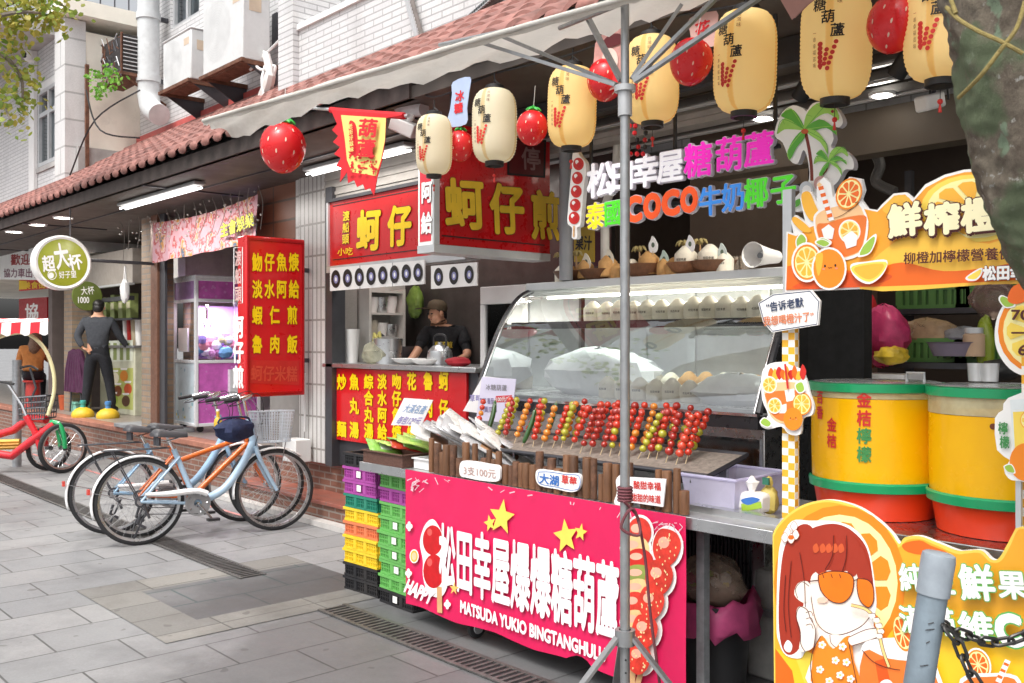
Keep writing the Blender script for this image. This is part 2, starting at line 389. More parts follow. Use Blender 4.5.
# ---------------------------------------------------------------- upper storeys
wtile = brickmat('white wall tile', (.80, .80, .81), (.72, .72, .74), (.46, .46, .47), .30, .062, .007, 'xz', .35, .3, .28)
wtilex = brickmat('white wall tile side', (.80, .80, .81), (.72, .72, .74), (.46, .46, .47), .30, .062, .007, 'yz', .35, .3, .28)
cream = mat('cream plaster', (.88, .83, .73), .8, var=.08, vs=2, dirt=.35, bump=.1); conc = mat('grey concrete', (.42, .41, .40), .85, var=.2, vs=3, dirt=.4, bump=.2)
alu = mat('aluminium', (.62, .63, .64), .4, .5, .06); glassd = clear('window glass', (.5, .55, .58), .04)
indark = mat('dark interior', (.03, .03, .033), .8)
def window(T, x0, x1, z0, z1, y, bars=(0.5,), hb=()):
    f = MB(); t = .06
    for a, b in (((x0, z0), (x1, z0 + t)), ((x0, z1 - t), (x1, z1)), ((x0, z0 + t), (x0 + t, z1 - t)), ((x1 - t, z0 + t), (x1, z1 - t))): f.b2((a[0], y - .05, a[1]), (b[0], y + .03, b[1]), alu)
    for k in bars: x = x0 + (x1 - x0) * k; f.b2((x - .035, y - .045, z0 + t), (x + .035, y + .02, z1 - t), alu)
    for k in hb: z = z0 + (z1 - z0) * k; f.b2((x0 + t, y - .04, z - .035), (x1 - t, y + .015, z + .035), alu)
    fo = part('window', f, T); gm = MB(); gm.quad((x0 + t, y, z0 + t), (x1 - t, y, z0 + t), (x1 - t, y, z1 - t), (x0 + t, y, z1 - t), glassd); part('pane', gm, fo)
    bm_ = MB(); bm_.b2((x0 + .02, y + .10, z0 + .02), (x1 - .02, y + .14, z1 - .02), mat('curtain', (.7, .72, .73), .8, var=.3, vs=3)); part('curtain', bm_, fo)
def wall_holes(mb, x0, x1, z0, z1, y, th, holes, m):
    """a wall facing the street with real openings"""
    xs = sorted({x0, x1, *[h[0] for h in holes], *[h[1] for h in holes]}); 
    for i in range(len(xs) - 1):
        a, b = xs[i], xs[i + 1]; hs_ = sorted([h for h in holes if h[0] < (a + b) / 2 < h[1]], key=lambda h: h[2]); z = z0
        for h in hs_: mb.b2((a, y, z), (b, y + th, h[2]), m); z = h[3]
        mb.b2((a, y, z), (b, y + th, z1), m)
# left building
LY = 4.8; LX = -15.49
T = thing('white_tiled_building', 'white tiled building at far left with tall window and cream side wall', 'building', (-22, LY, 0))
m = MB(); wx0, wx1 = XA(39, LY), XA(59.5, LY); wz0, wz1 = ZA(50, 163, LY), ZA(50, 86, LY)
wall_holes(m, -34, LX - .5, 3.0, 6.45, LY, .2, [(wx0, wx1, wz0, wz1)], wtile); m.b2((-34, LY + .25, 3.0), (LX - .01, 12, 6.45), cream); part('wall', m, T)
m = MB(); m.b2((LX - .5, LY - .06, 3.0), (LX, LY + .25, 6.6), brickmat('quoin', (.8, .8, .8), (.75, .75, .76), (.5, .5, .5), .6, .42, .015, 'xz', .5, .3, .35)); m.b2((LX - 1.9, LY - .06, 3), (LX - 1.6, LY - .005, 6.45), white) ; part('corner_pier', m, T)
m = MB(); m.b2((-34, 3.3, 6.45), (LX - .5, 9, 6.65), conc); m.b2((LX - .55, LY - .15, 6.62), (LX + .25, 12, 6.85), cream); part('roof_slab', m, T)
m = MB(); m.b2((LX, LY + .1, 3.0), (LX + .12, 7, 4.62), conc); part('parapet', m, T)
window(T, wx0, wx1, wz0, wz1, LY + .03, (.5,), (.68,))
m = MB()
for k in range(5): m.b2((wx0 - .06, LY - .03, wz0 - .09 - .0), (wx1 + .06, LY + .04, wz0 - .01), conc); break
m.b2((wx0 - .1, LY - .012, wz1 + .0), (wx1 + .1, LY + .02, wz1 + .12), white); part('window_surround', m, T)
m = MB()
for i in range(9): x = LX + .15; y = LY + .2 + i * .22; m.tube([(x, y, 6.85), (x, y, 7.7)], .012, dsteel, 6)
for z in (7.1, 7.4, 7.7): m.tube([(LX + .15, LY, z), (LX + .15, 7, z)], .014, dsteel, 6)
for i in range(20): m.tube([(LX - .5 - i * .22, 4.0, 6.65), (LX - .5 - i * .22, 4.0, 7.5)], .012, dsteel, 6)
part('railing', m, T)
m = MB(); p = PY(36, 56, LY); m.sph(p + V((0, -.1, 0)), (.11, .11, .13), white, 10); m.sph(p + V((0.02, -.17, -.02)), .06, black, 8); part('dome_camera', m, T)

# main building, above the tiled eave
MY = 5.9
T = thing('shophouse_building', 'long white tiled shophouse above the red tile eave', 'building', (-5, MY, 0))
h1 = (XA(171, MY), XA(199, MY), ZA(171, 30, MY), 9.5); h2 = (XA(322, MY), XA(372, MY), ZA(335, 22, MY) - .3, 9.5)
m = MB(); wall_holes(m, LX, 6, 3.1, 10.5, MY, .2, [h1, h2], wtile); m.b2((LX, 9.9, .4), (6, 10.1, 3.2), mat('back wall', (.20, .17, .15), .8, var=.2, vs=1.5)); part('wall', m, T)
window(T, h1[0], h1[1], h1[2], h1[3], MY + .08, (.5,), (.18, .4)); window(T, h2[0], h2[1], h2[2], h2[3], MY + .12, (.33, .66), (.35,))
BY = 5.08; bx0 = XA(299, BY); bz = ZA(305, 28, BY)
m = MB(); m.b2((bx0, BY, 3.6), (6, MY - .003, bz), wtile); m.b2((bx0 - .32, BY - .07, 3.6), (bx0 - .003, MY - .003, 10.4), wtilex); part('balcony', m, T)
m = MB(); m.b2((bx0, BY - .03, bz), (6, BY + .16, bz + .06), white); part('balcony_coping', m, T)
m = MB(); x = XA(277, MY); m.b2((x - .06, MY - .04, ZA(277, 45, MY)), (x + .06, MY - .005, ZA(277, 14, MY)), dsteel); part('wall_bracket', m, T)
# slotted steel strips on the balcony wall
for pa, pb in (((408, -8), (421, 40)), ((500, -6), (468, 22))):
    m = MB(); A = PY(*pa, BY - .04); B = PY(*pb, BY - .04); m.tube([A, B], .05, mat('rusty strip', (.14, .12, .11), .7, .3, .3), 4)
    for i in range(14): q = A.lerp(B, (i + .5) / 14); m.box(q + V((0, -.04, 0)), (.05, .02, .035), alu)
    part('slotted_strip', m, T)
# interior: ceiling, party walls
m = MB(); brownpanel = mat('soffit panel', (.085, .068, .058), .6, var=.2, vs=2, dirt=.3)
m.b2((-34, 3.62, 3.16), (6, 9.9, 3.24), brownpanel)
for i in range(7): m.b2((-30 + i * 4.1, 3.63, 3.145), (-29.95 + i * 4.1, 4.7, 3.16), dsteel)
m.b2((-30, 4.15, 3.148), (-5, 4.17, 3.16), dsteel); part('soffit', m, T)
m = MB(); m.b2((-34, 3.60, 3.16), (-4.95, 3.66, 3.285), mat('fascia', (.06, .045, .04), .7, var=.3)); part('fascia', m, T)
copper = mat('brown post', (.20, .095, .06), .45, .3, .2, 12, dirt=.3); jamb = brickmat('tan brick', (.40, .29, .20), (.33, .23, .16), (.28, .25, .22), .22, .07, .01, 'xz', .75, .6, .5, var=.3)
vtile = brickmat('upright white tile', (.74, .73, .72), (.70, .69, .68), (.34, .32, .30), .075, .30, .010, 'xz', .35, .3, .45, off=0)
def party(name, x0, x1, y0, y1, mm, z0=FL): 
    q = MB(); q.b2((x0, y0, z0), (x1, y1, 3.16), mm); return part(name, q, T)
party('party_wall', -12.6, -12.45, 5.3, 9.9, mat('wall ochre', (.42, .36, .30), .8, dirt=.3)); party('party_wall', -8.05, -7.72, 4.95, 9.9, mat('wall pale', (.6, .58, .55), .7, dirt=.2))
party('party_wall', -5.06, -4.96, 5.6, 9.9, mat('wall brown', (.10, .07, .055), .7), .1); party('party_wall', -17.2, -17.0, 5.0, 9.9, mat('dim plaster', (.14, .11, .10), .8))
q = MB(); q.b2((XA(140, 4.6), 4.62, FL + .052), (XA(150, 4.6), 4.9, 3.16), jamb); part('brick_pier', q, T)
q = MB(); q.b2((XA(150.5, 4.6), 4.6, FL + .052), (XA(157, 4.6), 4.72, 3.16), copper); q.b2((XA(157, 4.6), 4.63, FL + .0), (XA(162, 4.6), 4.67, 3.16), mat('dark jamb', (.10, .10, .11), .4, .5)); part('brown_post', q, T, bevel=.006)
px0, px1 = XA(299, 4.6), XA(325, 4.6)
q = MB(); q.b2((px0, 4.6, FL + .003), (px1, 4.95, 3.16), vtile); part('tiled_pillar', q, T, bevel=.006)
q = MB(); q.b2((XA(257, 4.66), 4.66, 2.2), (px0 - .12, 4.95, 3.16), brickmat('red brown tile', (.28, .11, .06), (.24, .09, .05), (.12, .07, .05), .62, .20, .012, 'xz', .5, .3, .3, off=0)); q.b2((px0 - .118, 4.63, 2.2), (px0 - .003, 4.95, 3.16), vtile); q.b2((XA(270, 4.7), 4.7, FL), (px0 - .003, 4.95, 2.2), mat('pier dark', (.2, .19, .18), .7)); part('brick_pier', q, T)
# dark conduit down the pillar and a white box at its foot
q = MB(); x = XA(328, 4.55); q.b2((x - .06, 4.56, FL), (x + .05, 4.7, 3.0), dsteel); part('door_post', q, T)
q = MB(); x = XA(303, 4.55); q.tube([(x, 4.57, .75), (x, 4.57, 1.3)], .012, white, 6); q.b2((x - .12, 4.4, FL + .01), (x + .13, 4.56, FL + .22), white); part('switch_box', q, T, bevel=.01)

# tiled eave
tilem = mat('eave tile', (.27, .12, .10), .65, var=.5, vs=5, dirt=.25, bump=.15, bs=30); tmm = tilem
T = thing('tiled_eave', 'long red clay tile eave running above the shop fronts', 'roof', (-12, 3.6, 3.3))
m = MB(); X0, X1 = -30.0, 1.0; per = .235; nx = int((X1 - X0) / per) * 8; rows = 9; sl_ = 1.50 / (MY - 3.52)
for r in range(rows):
    ya = 3.52 + r * (MY - 3.52) / rows; yb = 3.52 + (r + 1) * (MY - 3.52) / rows + .03; za = 3.29 + (ya - 3.52) * sl_ + .03; zb = 3.29 + (yb - 3.52) * sl_ + .004
    vs = []; fs = []
    for i in range(nx + 1):
        x = X0 + (X1 - X0) * i / nx; ph = (i % 8) / 8; c = abs(math.sin(math.pi * ph)) ** .75 * .055
        vs += [(x, ya, za + c - .035), (x, ya, za + c), (x, yb, zb + c)]
    for i in range(nx): a = i * 3; fs += [(a, a + 3, a + 4, a + 1), (a + 1, a + 4, a + 5, a + 2)]
    m.add(vs, fs, tilem)
n2 = int((X1 - X0) / per)
for i in range(n2):
    x = X0 + (i + .5) * per; m.sph((x, 3.525, 3.315), (.075, .03, .038), tilem, 8)
part('roof_tiles', m, T, ang=60)
m = MB(); m.b2((X0, MY - .06, 4.76), (X1, MY - .003, 4.90), mat('red flashing', (.50, .10, .09), .5, var=.15)); part('flashing', m, T)

# ceiling lights that are lit
tubeM = lamp_mat('lit tube', (1, .98, .95), 3); spotM = lamp_mat('lit downlight', (1, .95, .86), 14)
def area(name, loc, sx, sy, e, col=(1, .96, .9), rot=(0, 0, 0), parent=None):
    l = bpy.data.lights.new(name, 'AREA'); l.shape = 'RECTANGLE'; l.size = sx; l.size_y = sy; l.energy = e; l.color = col
    o = bpy.data.objects.new(name, l); COL.objects.link(o); o.location = loc; o.rotation_euler = rot
    if parent: o.parent = parent; o.location = V(loc) - V(top(parent).location)
    return o
for pa, pb, lab in (((122, 209), (199, 187), 'lit fluorescent tube under the eave above the flowered banner'), ((308, 175), (414, 150), 'lit fluorescent tube under the eave behind the yellow pennant')):
    A = G(*pa, 3.09); B = G(*pb, 3.09); B.y = A.y
    T = thing('fluorescent_light', lab, 'ceiling light', (A + B) / 2, 'fluorescent lights under the eave')
    q = MB(); q.b2(A + V((0, -.06, .025)), B + V((0, .06, .06)), mat('fitting grey', (.35, .35, .35), .5)); part('fitting', q, T, bevel=.01)
    q = MB(); q.tube([A + V((.03, -.03, 0)), B + V((-.03, -.03, 0))], .011, tubeM, 8); q.tube([A + V((.03, .03, 0)), B + V((-.03, .03, 0))], .011, tubeM, 8); part('tube', q, T)
    area('tube_light', (A + B) / 2 + V((0, 0, -.04)), (B - A).length, .1, 26 if pa[0] < 200 else 5, parent=T)
for i, (x, y) in enumerate(((14, 232), (38, 225), (63, 218))):
    c = G(x, y, 3.15); T = thing('downlight', 'round lit downlight in the far left soffit, ' + ('furthest', 'middle', 'nearest')[i] + ' of three', 'ceiling light', c, 'downlights over the drink shop')
    q = MB(); q.lathe([(.0, 0), (.085, -.002), (.085, .02), (0, .02)], c, spotM, 20); part('lamp', q, T); q = MB(); q.lathe([(.087, .012), (.115, -.006), (.12, .012)], c, white, 20); part('rim', q, T)
    area('downlight_lamp', c + V((0, .3, -.05)), .2, .2, 14, parent=T)

# ---------------------------------------------------------------- palette for signs
red = mat('sign red', 'cf1219', .32, coat=.3, var=.08, dirt=.12, vs=4); deepred = mat('deep red', 'a5070f', .35, var=.06); yel = mat('sign yellow', 'ffd400', .4, var=.04); ink = mat('ink', (.012, .01, .01), .5)
signwhite = mat('sign white', 'f3f1ee', .4, var=.03); pink = mat('banner pink', 'd81d58', .45, var=.08, vs=3, dirt=.14); paper = mat('paper', 'f4f1f2', .6, var=.03)
orange = mat('orange', 'f28a1e', .4, var=.04); dorange = mat('deep orange', 'ec6a1c', .4, var=.04); lorange = mat('light orange', 'f8b63c', .4, var=.04); lemon = mat('lemon', 'fbd95a', .4, var=.04); palelemon = mat('pale lemon', 'fdf0a6', .4, var=.03)
leafg = mat('leaf print', '9cc04a', .45, var=.05); dbrown = mat('dark brown ink', '55201c', .5); green = mat('print green', '3fae3c', .4); redink = mat('red ink', 'cc2a22', .5); blueink = mat('blue ink', '3b6fb8', .5); magenta = mat('magenta', 'e01fae', .35, var=.04)
oliveM = mat('olive sign', '9aa02c', .35, var=.04); wood = woodmat('brown wood', (.22, .10, .045), (.10, .045, .022)); woodl = woodmat('light wood', (.50, .30, .15), (.30, .16, .07))
def P3(px, py, D): return PD(px, py, D)

# ---------------------------------------------------------------- drink shop on the far left
# round projecting sign
c = PD(61, 263, 11.0); pl = ('X', c.x); r = .315
T = thing('round_sign', 'round olive projecting sign with white characters and white rim', 'sign', c)
q = MB(); q.lathe([(0, -.09), (r - .02, -.09), (r, -.07), (r, .07), (r - .02, .088), (r - .035, .075), (0, .075)], c, signwhite, 48, axis=(1, 0, 0)); part('sign_box', q, T, ang=50)
q = MB(); q.lathe([(r - .045, .077), (r - .05, .079), (0, .079)], c, oliveM, 48, axis=(1, 0, 0)); part('sign_face', q, T)
pl = ('X', c.x + .08); q = MB(); 
text(q, '超', pl, (42, 264), (55, 263), 17, signwhite, .03, em=True); text(q, '大', pl, (54, 257), (69, 255), 27, signwhite, .03, em=True); text(q, '杯', pl, (68, 263), (82, 261), 17, signwhite, .03, em=True)
text(q, '好子望', pl, (59, 275), (76, 274), 7, signwhite, .01)
for rr, mm in ((4.6, signwhite), (3.9, oliveM), (2.8, signwhite)): a_ = Art(pl, lift=.002 + .001 * (5 - rr)); a_.el(52 - (0 if rr > 3 else 1), 275 + (0 if rr > 3 else .5), rr, rr * 1.05, mm); q.add(a_.mb.v, a_.mb.f, mm)
part('lettering', q, T)
q = MB(); q.tube([c + V((0, .25, .05)), c + V((0, 1.2, .05))], .02, dsteel, 8); q.tube([c + V((0, .1, .3)), V((c.x, c.y + .1, 3.15))], .008, dsteel, 6); part('bracket', q, T)
# hanging dark green disc sign
c = PD(87, 296, 14.3); pl = ('X', c.x + .02); T = thing('round_sign', 'dark green round sign with cup size lettering behind the man', 'sign', c)
q = MB(); q.lathe([(0, -.02), (.215, -.02), (.22, 0), (.215, .018), (0, .018)], c, mat('dark green sign', '5d6a2c', .4), 40, axis=(1, 0, 0)); part('sign_face', q, T)
q = MB(); text(q, '大杯', pl, (81, 291), (94, 290), 8, signwhite, .01); text(q, '1000', pl, (78, 300), (89, 300), 6, signwhite, .02); part('lettering', q, T)
# white board and red boards further left
T = thing('white_board_sign', 'white arched notice board with red welcome characters, far left', 'sign', PY(16, 280, 4.75)); pl = ('Y', 4.75)
A = Art(pl); A.sh([(-14, 279), (35, 280), (36, 252), (24, 251), (12, 247.5), (1, 251), (-14, 250)], signwhite, t=.04); part('board', A.mb, T)
q = MB(); text(q, '歡迎', pl, (11, 260), (31, 259), 11, deepred, .02); text(q, '協力車出租', pl, (4, 273), (41, 273), 9, mat('plum ink', '7a3d55', .5), .015); part('lettering', q, T)
pl = ('Y', 5.3); A = Art(pl); A.sh([(19, 291), (51, 288), (51, 281), (19, 279)], redink, t=.05); A.sh([(19, 289.5), (27, 289), (27, 281), (19, 280.5)], yel)
q = A.mb; text(q, '美食街', pl, (24, 285.5), (46, 284.5), 7, yel, .03); solo('red_strip_sign', q, 'small red and yellow strip sign under the white notice board', 'sign')
pl = ('Y', 5.6); A = Art(pl); A.sh([(19, 326), (47, 322), (47, 297), (19, 299)], deepred, t=.03)
q = A.mb; text(q, '協', pl, (25, 312), (39, 311), 17, signwhite, .03, em=True); solo('red_cloth_sign', q, 'red wall cloth with one white character at far left', 'sign')
pl = ('Y', 5.25); A = Art(pl); A.sh([(53, 372), (63, 370), (64, 290), (54, 291)], mat('rose cloth', 'e9a0ae', .7, var=.25, vs=20), t=.02); solo('pink_hanging_banner', A.mb, 'narrow pink patterned hanging cloth left of the tan brick pillar', 'banner')
pl = ('Y', 5.0); q = MB(); q.b2((XA(64, 5.0), 5.0, FL), (XA(72, 5.0), 5.3, 2.8), jamb); solo('brick_pillar', q, 'slim tan brick pillar behind the man in grey', 'pillar')
q = MB(); q.b2((XA(75, 5.2), 5.15, 2.45), (XA(136, 5.2), 5.3, 2.95), mat('awning grey', (.30, .27, .24), .7, dirt=.3)); q.b2((XA(75, 5.2), 5.1, 2.2), (XA(136, 5.2), 5.18, 2.26), dsteel); q.b2((XA(75, 5.2), 5.1, 2.42), (XA(136, 5.2), 5.18, 2.45), alu); solo('shutter_box', q, 'grey roller shutter box above the drink shop counter', 'shutter')
# counter front and things on it
cy = 5.45; cxa, cxb = XA(100, cy), XA(135, cy)
T = thing('drink_counter', 'pale drink shop counter with green printed front panel beside the brick pier', 'counter', ((cxa + cxb) / 2, cy, FL))
q = MB(); q.b2((cxa, cy, FL), (cxb, cy + .6, 1.5), mat('counter pale', 'cfd0b8', .5, var=.15, vs=4)); q.b2((cxa - .05, cy - .05, 1.5), (cxb + .05, cy + .6, 1.54), steel); part('counter_body', q, T, bevel=.006)
pl = ('Y', cy - .002); A = Art(pl); A.sh([(108, 407), (133, 410), (133, 368), (108, 368)], mat('poster green', 'b7bd6a', .5, var=.1)); 
for i, (x, y, cc) in enumerate(((115, 378, 'e8e2c8'), (124, 376, 'd98a3a'), (118, 391, '7a4424'), (128, 389, 'c9572d'), (114, 400, '96b03c'), (126, 401, '5c3a22'))): A.el(x, y, 4, 5.5, mat('poster cup %d' % i, cc, .5)); A.sh([(x - 3, y - 6), (x + 3, y - 6), (x + 3.5, y - 8), (x - 3.5, y - 8)], signwhite)
A.sh([(104, 362), (133, 361), (133, 340), (104, 341)], mat('poster pale', 'dfe3d2', .5, var=.06)); 
for i in range(4): A.sh([(107 + i * 6.5, 360), (110.5 + i * 6.5, 360), (110.5 + i * 6.5, 343), (107 + i * 6.5, 343)], mat('poster leaf', '8d9a5c', .5)); 
part('poster', A.mb, T)
q = MB()
for i in range(4): x = cxb - .15 - i * .17; q.lathe([(.05, 0), (.065, .42), (.0, .42)], (x, cy + .12, 1.54), [signwhite, mat('cup tan', 'c7b79a', .5), redink, signwhite][i], 16)
solo('cup_stacks', q, 'stacks of paper cups standing on the drink shop counter', 'cups')
for i in range(4):
    x = XA(107 + i * 8, 5.4); q = MB(); q.b2((x - .09, 5.36, 1.96), (x + .08, 5.48, 2.30 + .03 * (i % 2)), mat('tea pack green', '8f9c5e', .6, var=.15, vs=14)); q.b2((x - .07, 5.355, 2.1), (x + .06, 5.359, 2.2), mat('tea pack label', 'c9c7a5', .6)); solo('tea_pack', q, 'green tea packet in the hanging row above the counter, %s from the left' % ('first', 'second', 'third', 'fourth')[i], 'packet', 'tea packets above the counter', .008)
q = MB(); q.b2((XA(103, 5.4), 5.34, 1.93), (XA(136, 5.4), 5.5, 1.955), dsteel); solo('wall_shelf', q, 'thin dark shelf carrying the green tea packets', 'shelf')
def bagmesh(c, r, m, seed, n=14):
    rnd = random.Random(seed); q = MB(); q.sph(c, r, m, n)
    for p in q.v:
        d = p - V(c); k = 1 + rnd.uniform(-.16, .16); p.x = c[0] + d.x * k; p.y = c[1] + d.y * k; p.z = c[2] + d.z * (1 + rnd.uniform(-.08, .08))
    return q
plasticw = clear('white film', (1, 1, 1), .25, .6, (.85, .85, .85))
c = PY(125, 291, 4.95); q = bagmesh(c, (.09, .06, .17), mat('bag white', 'e6e6e6', .4, transl=.3), 3); q.tube([c + V((-.04, 0, .14)), c + V((0, 0, .34)), c + V((.04, 0, .14))], .012, mat('bag white', 'e6e6e6'), 6); solo('plastic_bag', q, 'white plastic bag hanging beside the brick pier', 'bag')
# purple cloth over a stand, teal box, yellow bases
q = MB(); c = PY(76, 392, 4.95); cl = mat('purple cloth', '4a1f3f', .85, var=.2, vs=12)
for k in range(12):
    x = -.42 + k * .075; q.tube([c + V((x, .02 * math.sin(k * 2), 0)), c + V((x * .9, .03 * math.sin(k * 3), .32)), c + V((x * .55, 0, .62)), c + V((x * .3, 0, .66))], [.05, .05, .045, .02], cl, 7)
q.tube([c + V((-.2, 0, .1)), c + V((-.28, 0, -.32))], .014, dsteel, 6); q.tube([c + V((.2, 0, .1)), c + V((.28, 0, -.32))], .014, dsteel, 6); solo('draped_stand', q, 'dark purple cloth draped over a thin stand left of the man', 'stand', origin=c - V((0, 0, .32)))
ymat = mat('yellow plastic', 'd9b32c', .5, dirt=.35, vs=12); teal = mat('teal plastic', '3f9c94', .4); bluep = mat('blue plastic', '4c86c0', .4)
for i, (px, py, tm, lab) in enumerate(((83, 416, teal, 'yellow domed base with teal socket at the brick edge'), (108, 416, bluep, 'yellow domed base with blue socket behind the stone slab'))):
    c = PY(px, py, 4.8 + .2 * i); c.z = FL; T = thing('parasol_base', lab, 'parasol base', c, 'yellow parasol bases')
    q = MB(); q.lathe([(.155, 0), (.165, .03), (.15, .08), (.10, .125), (.05, .145), (0, .145)], c, ymat, 24); part('dome', q, T); q = MB(); q.lathe([(.04, .14), (.035, .19), (.045, .20), (.045, .24), (.03, .25), (0, .25)], c, tm, 16); part('socket', q, T)
c = PY(74, 412, 5.0); q = MB(); q.b2((c.x - .13, 4.98, FL), (c.x + .13, 5.2, FL + .17), mat('teal box', '7fb9a6', .5)); q.b2((c.x - .14, 4.97, FL + .13), (c.x + .14, 5.21, FL + .15), mat('teal box rim', '6aa895', .5)); solo('storage_box', q, 'pale teal storage box beside the yellow domed base', 'box', bevel=.008)
c = PY(65, 403, 5.1); q = MB(); q.lathe([(.08, 0), (.10, .22), (.105, .22), (.105, .24), (.0, .24)], (c.x, 5.1, FL), mat('orange pot', 'b5532c', .6), 20); solo('flower_pot', q, 'orange plastic pot on the raised floor left of the teal box', 'pot')
q = MB(); c = PY(70, 440, 4.55); c.z = 0; q.b2((c.x - .09, 4.45, 0), (c.x + .09, 4.6, .05), dsteel)

# ---------------------------------------------------------------- claw machine
def rbox(q, o, e1, e2, a, b, z0, z1, m):
    """box in the frame (o; e1, e2, z): a, b are ranges along e1, e2"""
    vs_ = [o + e1 * x + e2 * y + UP * z for x in a for y in b for z in (z0, z1)]
    q.add(vs_, [(0, 1, 3, 2), (4, 6, 7, 5), (0, 4, 5, 1), (2, 3, 7, 6), (0, 2, 6, 4), (1, 5, 7, 3)], m)
o = PY(195, 424, 4.95); o.z = FL; e1 = V((-.998, .066, 0)); e2 = V((.066, .998, 0)); Wd, Dp, Ht = .80, .85, 1.92
T = thing('claw_machine', 'white and pink claw machine full of plush toys by the red sign', 'claw machine', o)
fr = mat('machine white', 'eceef2', .3, var=.03); mg = mat('machine magenta', 'd46cc4', .35, var=.18, vs=9); lil = mat('machine lilac', 'b98fc6', .35, var=.2, vs=8); pblue = mat('machine pale blue', 'dcebf4', .4, var=.10, vs=7)
q = MB(); t = .045
for x in (0, Wd - t):
    for y in (0, Dp - t): rbox(q, o, e1, e2, (x, x + t), (y, y + t), .08, Ht, fr)
for z in (.08, .86, 1.62, Ht - .04):
    rbox(q, o, e1, e2, (t, Wd - t), (.003, t), z, z + .04, fr); rbox(q, o, e1, e2, (.003, t), (t, Dp - t), z, z + .04, fr)
rbox(q, o, e1, e2, (0, Wd), (0, Dp), Ht, Ht + .03, fr); rbox(q, o, e1, e2, (t, Wd - .02), (Dp - .04, Dp - .02), .9, 1.6, mat('machine back', 'c9a7d6', .5)); rbox(q, o, e1, e2, (Wd - .04, Wd - .02), (t, Dp), .9, 1.6, mat('machine back', 'c9a7d6', .5))
part('cabinet_frame', q, T, bevel=.006)
q = MB(); rbox(q, o, e1, e2, (t, Wd - t), (.015, .03), .12, .86, pblue); part('side_panel', q, T); q = MB(); rbox(q, o, e1, e2, (t, Wd - t), (.015, .03), 1.66, Ht - .04, lil); part('side_panel', q, T)
q = MB(); rbox(q, o, e1, e2, (.015, .03), (t, Dp - t), .12, .86, mg); rbox(q, o, e1, e2, (.012, .03), (t + .01, Dp - t), .40, .44, lil); part('front_panel', q, T); q = MB(); rbox(q, o, e1, e2, (.015, .03), (t, Dp - t), 1.66, Ht - .04, mg); part('front_panel', q, T)
q = MB(); rbox(q, o, e1, e2, (-.06, .012), (.42, .68), .42, .78, fr); rbox(q, o, e1, e2, (-.063, -.06), (.52, .64), .47, .72, grey); rbox(q, o, e1, e2, (-.066, -.063), (.55, .58), .6, .68, black); part('coin_box', q, T, bevel=.006)
q = MB(); rbox(q, o, e1, e2, (.022, .024), (t, Dp - t), .9, 1.62, clear('thin glass')); rbox(q, o, e1, e2, (t, Wd - t), (.022, .024), .9, 1.62, clear('thin glass')); part('glass', q, T)
q = MB(); rnd = random.Random(4); tc = [mat('plush %d' % i, cc, .85, bump=.3) for i, cc in enumerate(('6fa6cf', 'c58ac0', 'e6e0ea', '8f7fc4', 'd98aa0', '5f86b8', 'cdbf9a'))]
for i in range(70): q.sph(o + e1 * rnd.uniform(.09, Wd - .1) + e2 * rnd.uniform(.09, Dp - .1) + UP * (.92 + rnd.random() * .26), (rnd.uniform(.04, .075),) * 3, rnd.choice(tc), 8)
part('plush_toys', q, T)
q = MB(); q.tube([o + e1 * .4 + e2 * .3 + UP * 1.6, o + e1 * .4 + e2 * .3 + UP * 1.42], .02, chrome, 8)
for k in range(3): a = k * 2.1; q.tube([o + e1 * .4 + e2 * .3 + UP * 1.42, o + e1 * (.4 + .07 * math.cos(a)) + e2 * (.3 + .07 * math.sin(a)) + UP * 1.38, o + e1 * (.4 + .03 * math.cos(a)) + e2 * (.3 + .03 * math.sin(a)) + UP * 1.3], .008, chrome, 6)
part('claw', q, T)
q = MB(); rbox(q, o, e1, e2, (.30, .62), (.010, .014), 1.0, 1.3, paper); part('notice', q, T)
q = MB(); rnd = random.Random(9)
for i in range(26):
    x, z = rnd.uniform(.07, Wd - .08), rnd.uniform(.16, .82); rr = rnd.uniform(.008, .03); c = o + e1 * x + e2 * .0135 + UP * z
    q.lathe([(0, 0), (rr, 0)], c, mat('bubble %d' % (i % 4), ('7fc0cf', 'e6d36a', 'a9c6da', 'd8ecf2')[i % 4], .4), 14, axis=-e2)
for i in range(30):
    y, z = rnd.uniform(.07, Dp - .08), rnd.choice((rnd.uniform(.14, .84), rnd.uniform(1.68, 1.86))); c = o + e1 * .0135 + e2 * y + UP * z; q.lathe([(0, 0), (rnd.uniform(.006, .02), 0)], c, mat('bubble pink', 'd890d0', .4), 12, axis=-e1)
part('printed_bubbles', q, T)
for x in (.1, Wd - .1):
    for y in (.1, Dp - .1): q = MB(); q.lathe([(0, -.02), (.04, -.02), (.04, .02), (0, .02)], o + e1 * x + e2 * y + UP * .045, rubber, 14, axis=e1); part('caster', q, T)
area('claw_machine_lamp', o + e1 * .4 + e2 * .4 + UP * 1.6, .5, .5, 12, (1, .95, 1), parent=T)
q = MB(); c = PY(184, 418, 5.3); cu = mat('maroon curtain', '4a2430', .8, var=.2)
for k in range(6): q.tube([V((XA(169, 5.25) + k * .04, 5.35, 1.0)), V((XA(169, 5.25) + k * .04 + .02, 5.33, 1.6)), V((XA(169, 5.25) + k * .05, 5.35, 2.3))], .03, cu, 7)
solo('maroon_curtain', q, 'narrow maroon curtain gathered left of the claw machine', 'curtain')
q = MB(); q.b2((-12.4, 6.2, FL), (-8.1, 6.3, 3.1), mat('shop wall dim', (.22, .20, .2), .7, dirt=.3)); q.b2((XA(167, 5.2), 5.2, 2.3), (XA(178, 5.2), 5.3, 2.95), mat('translucent sheet', (.55, .54, .52), .5)); solo('partition_wall', q, 'plain dim partition behind the claw machine', 'wall')
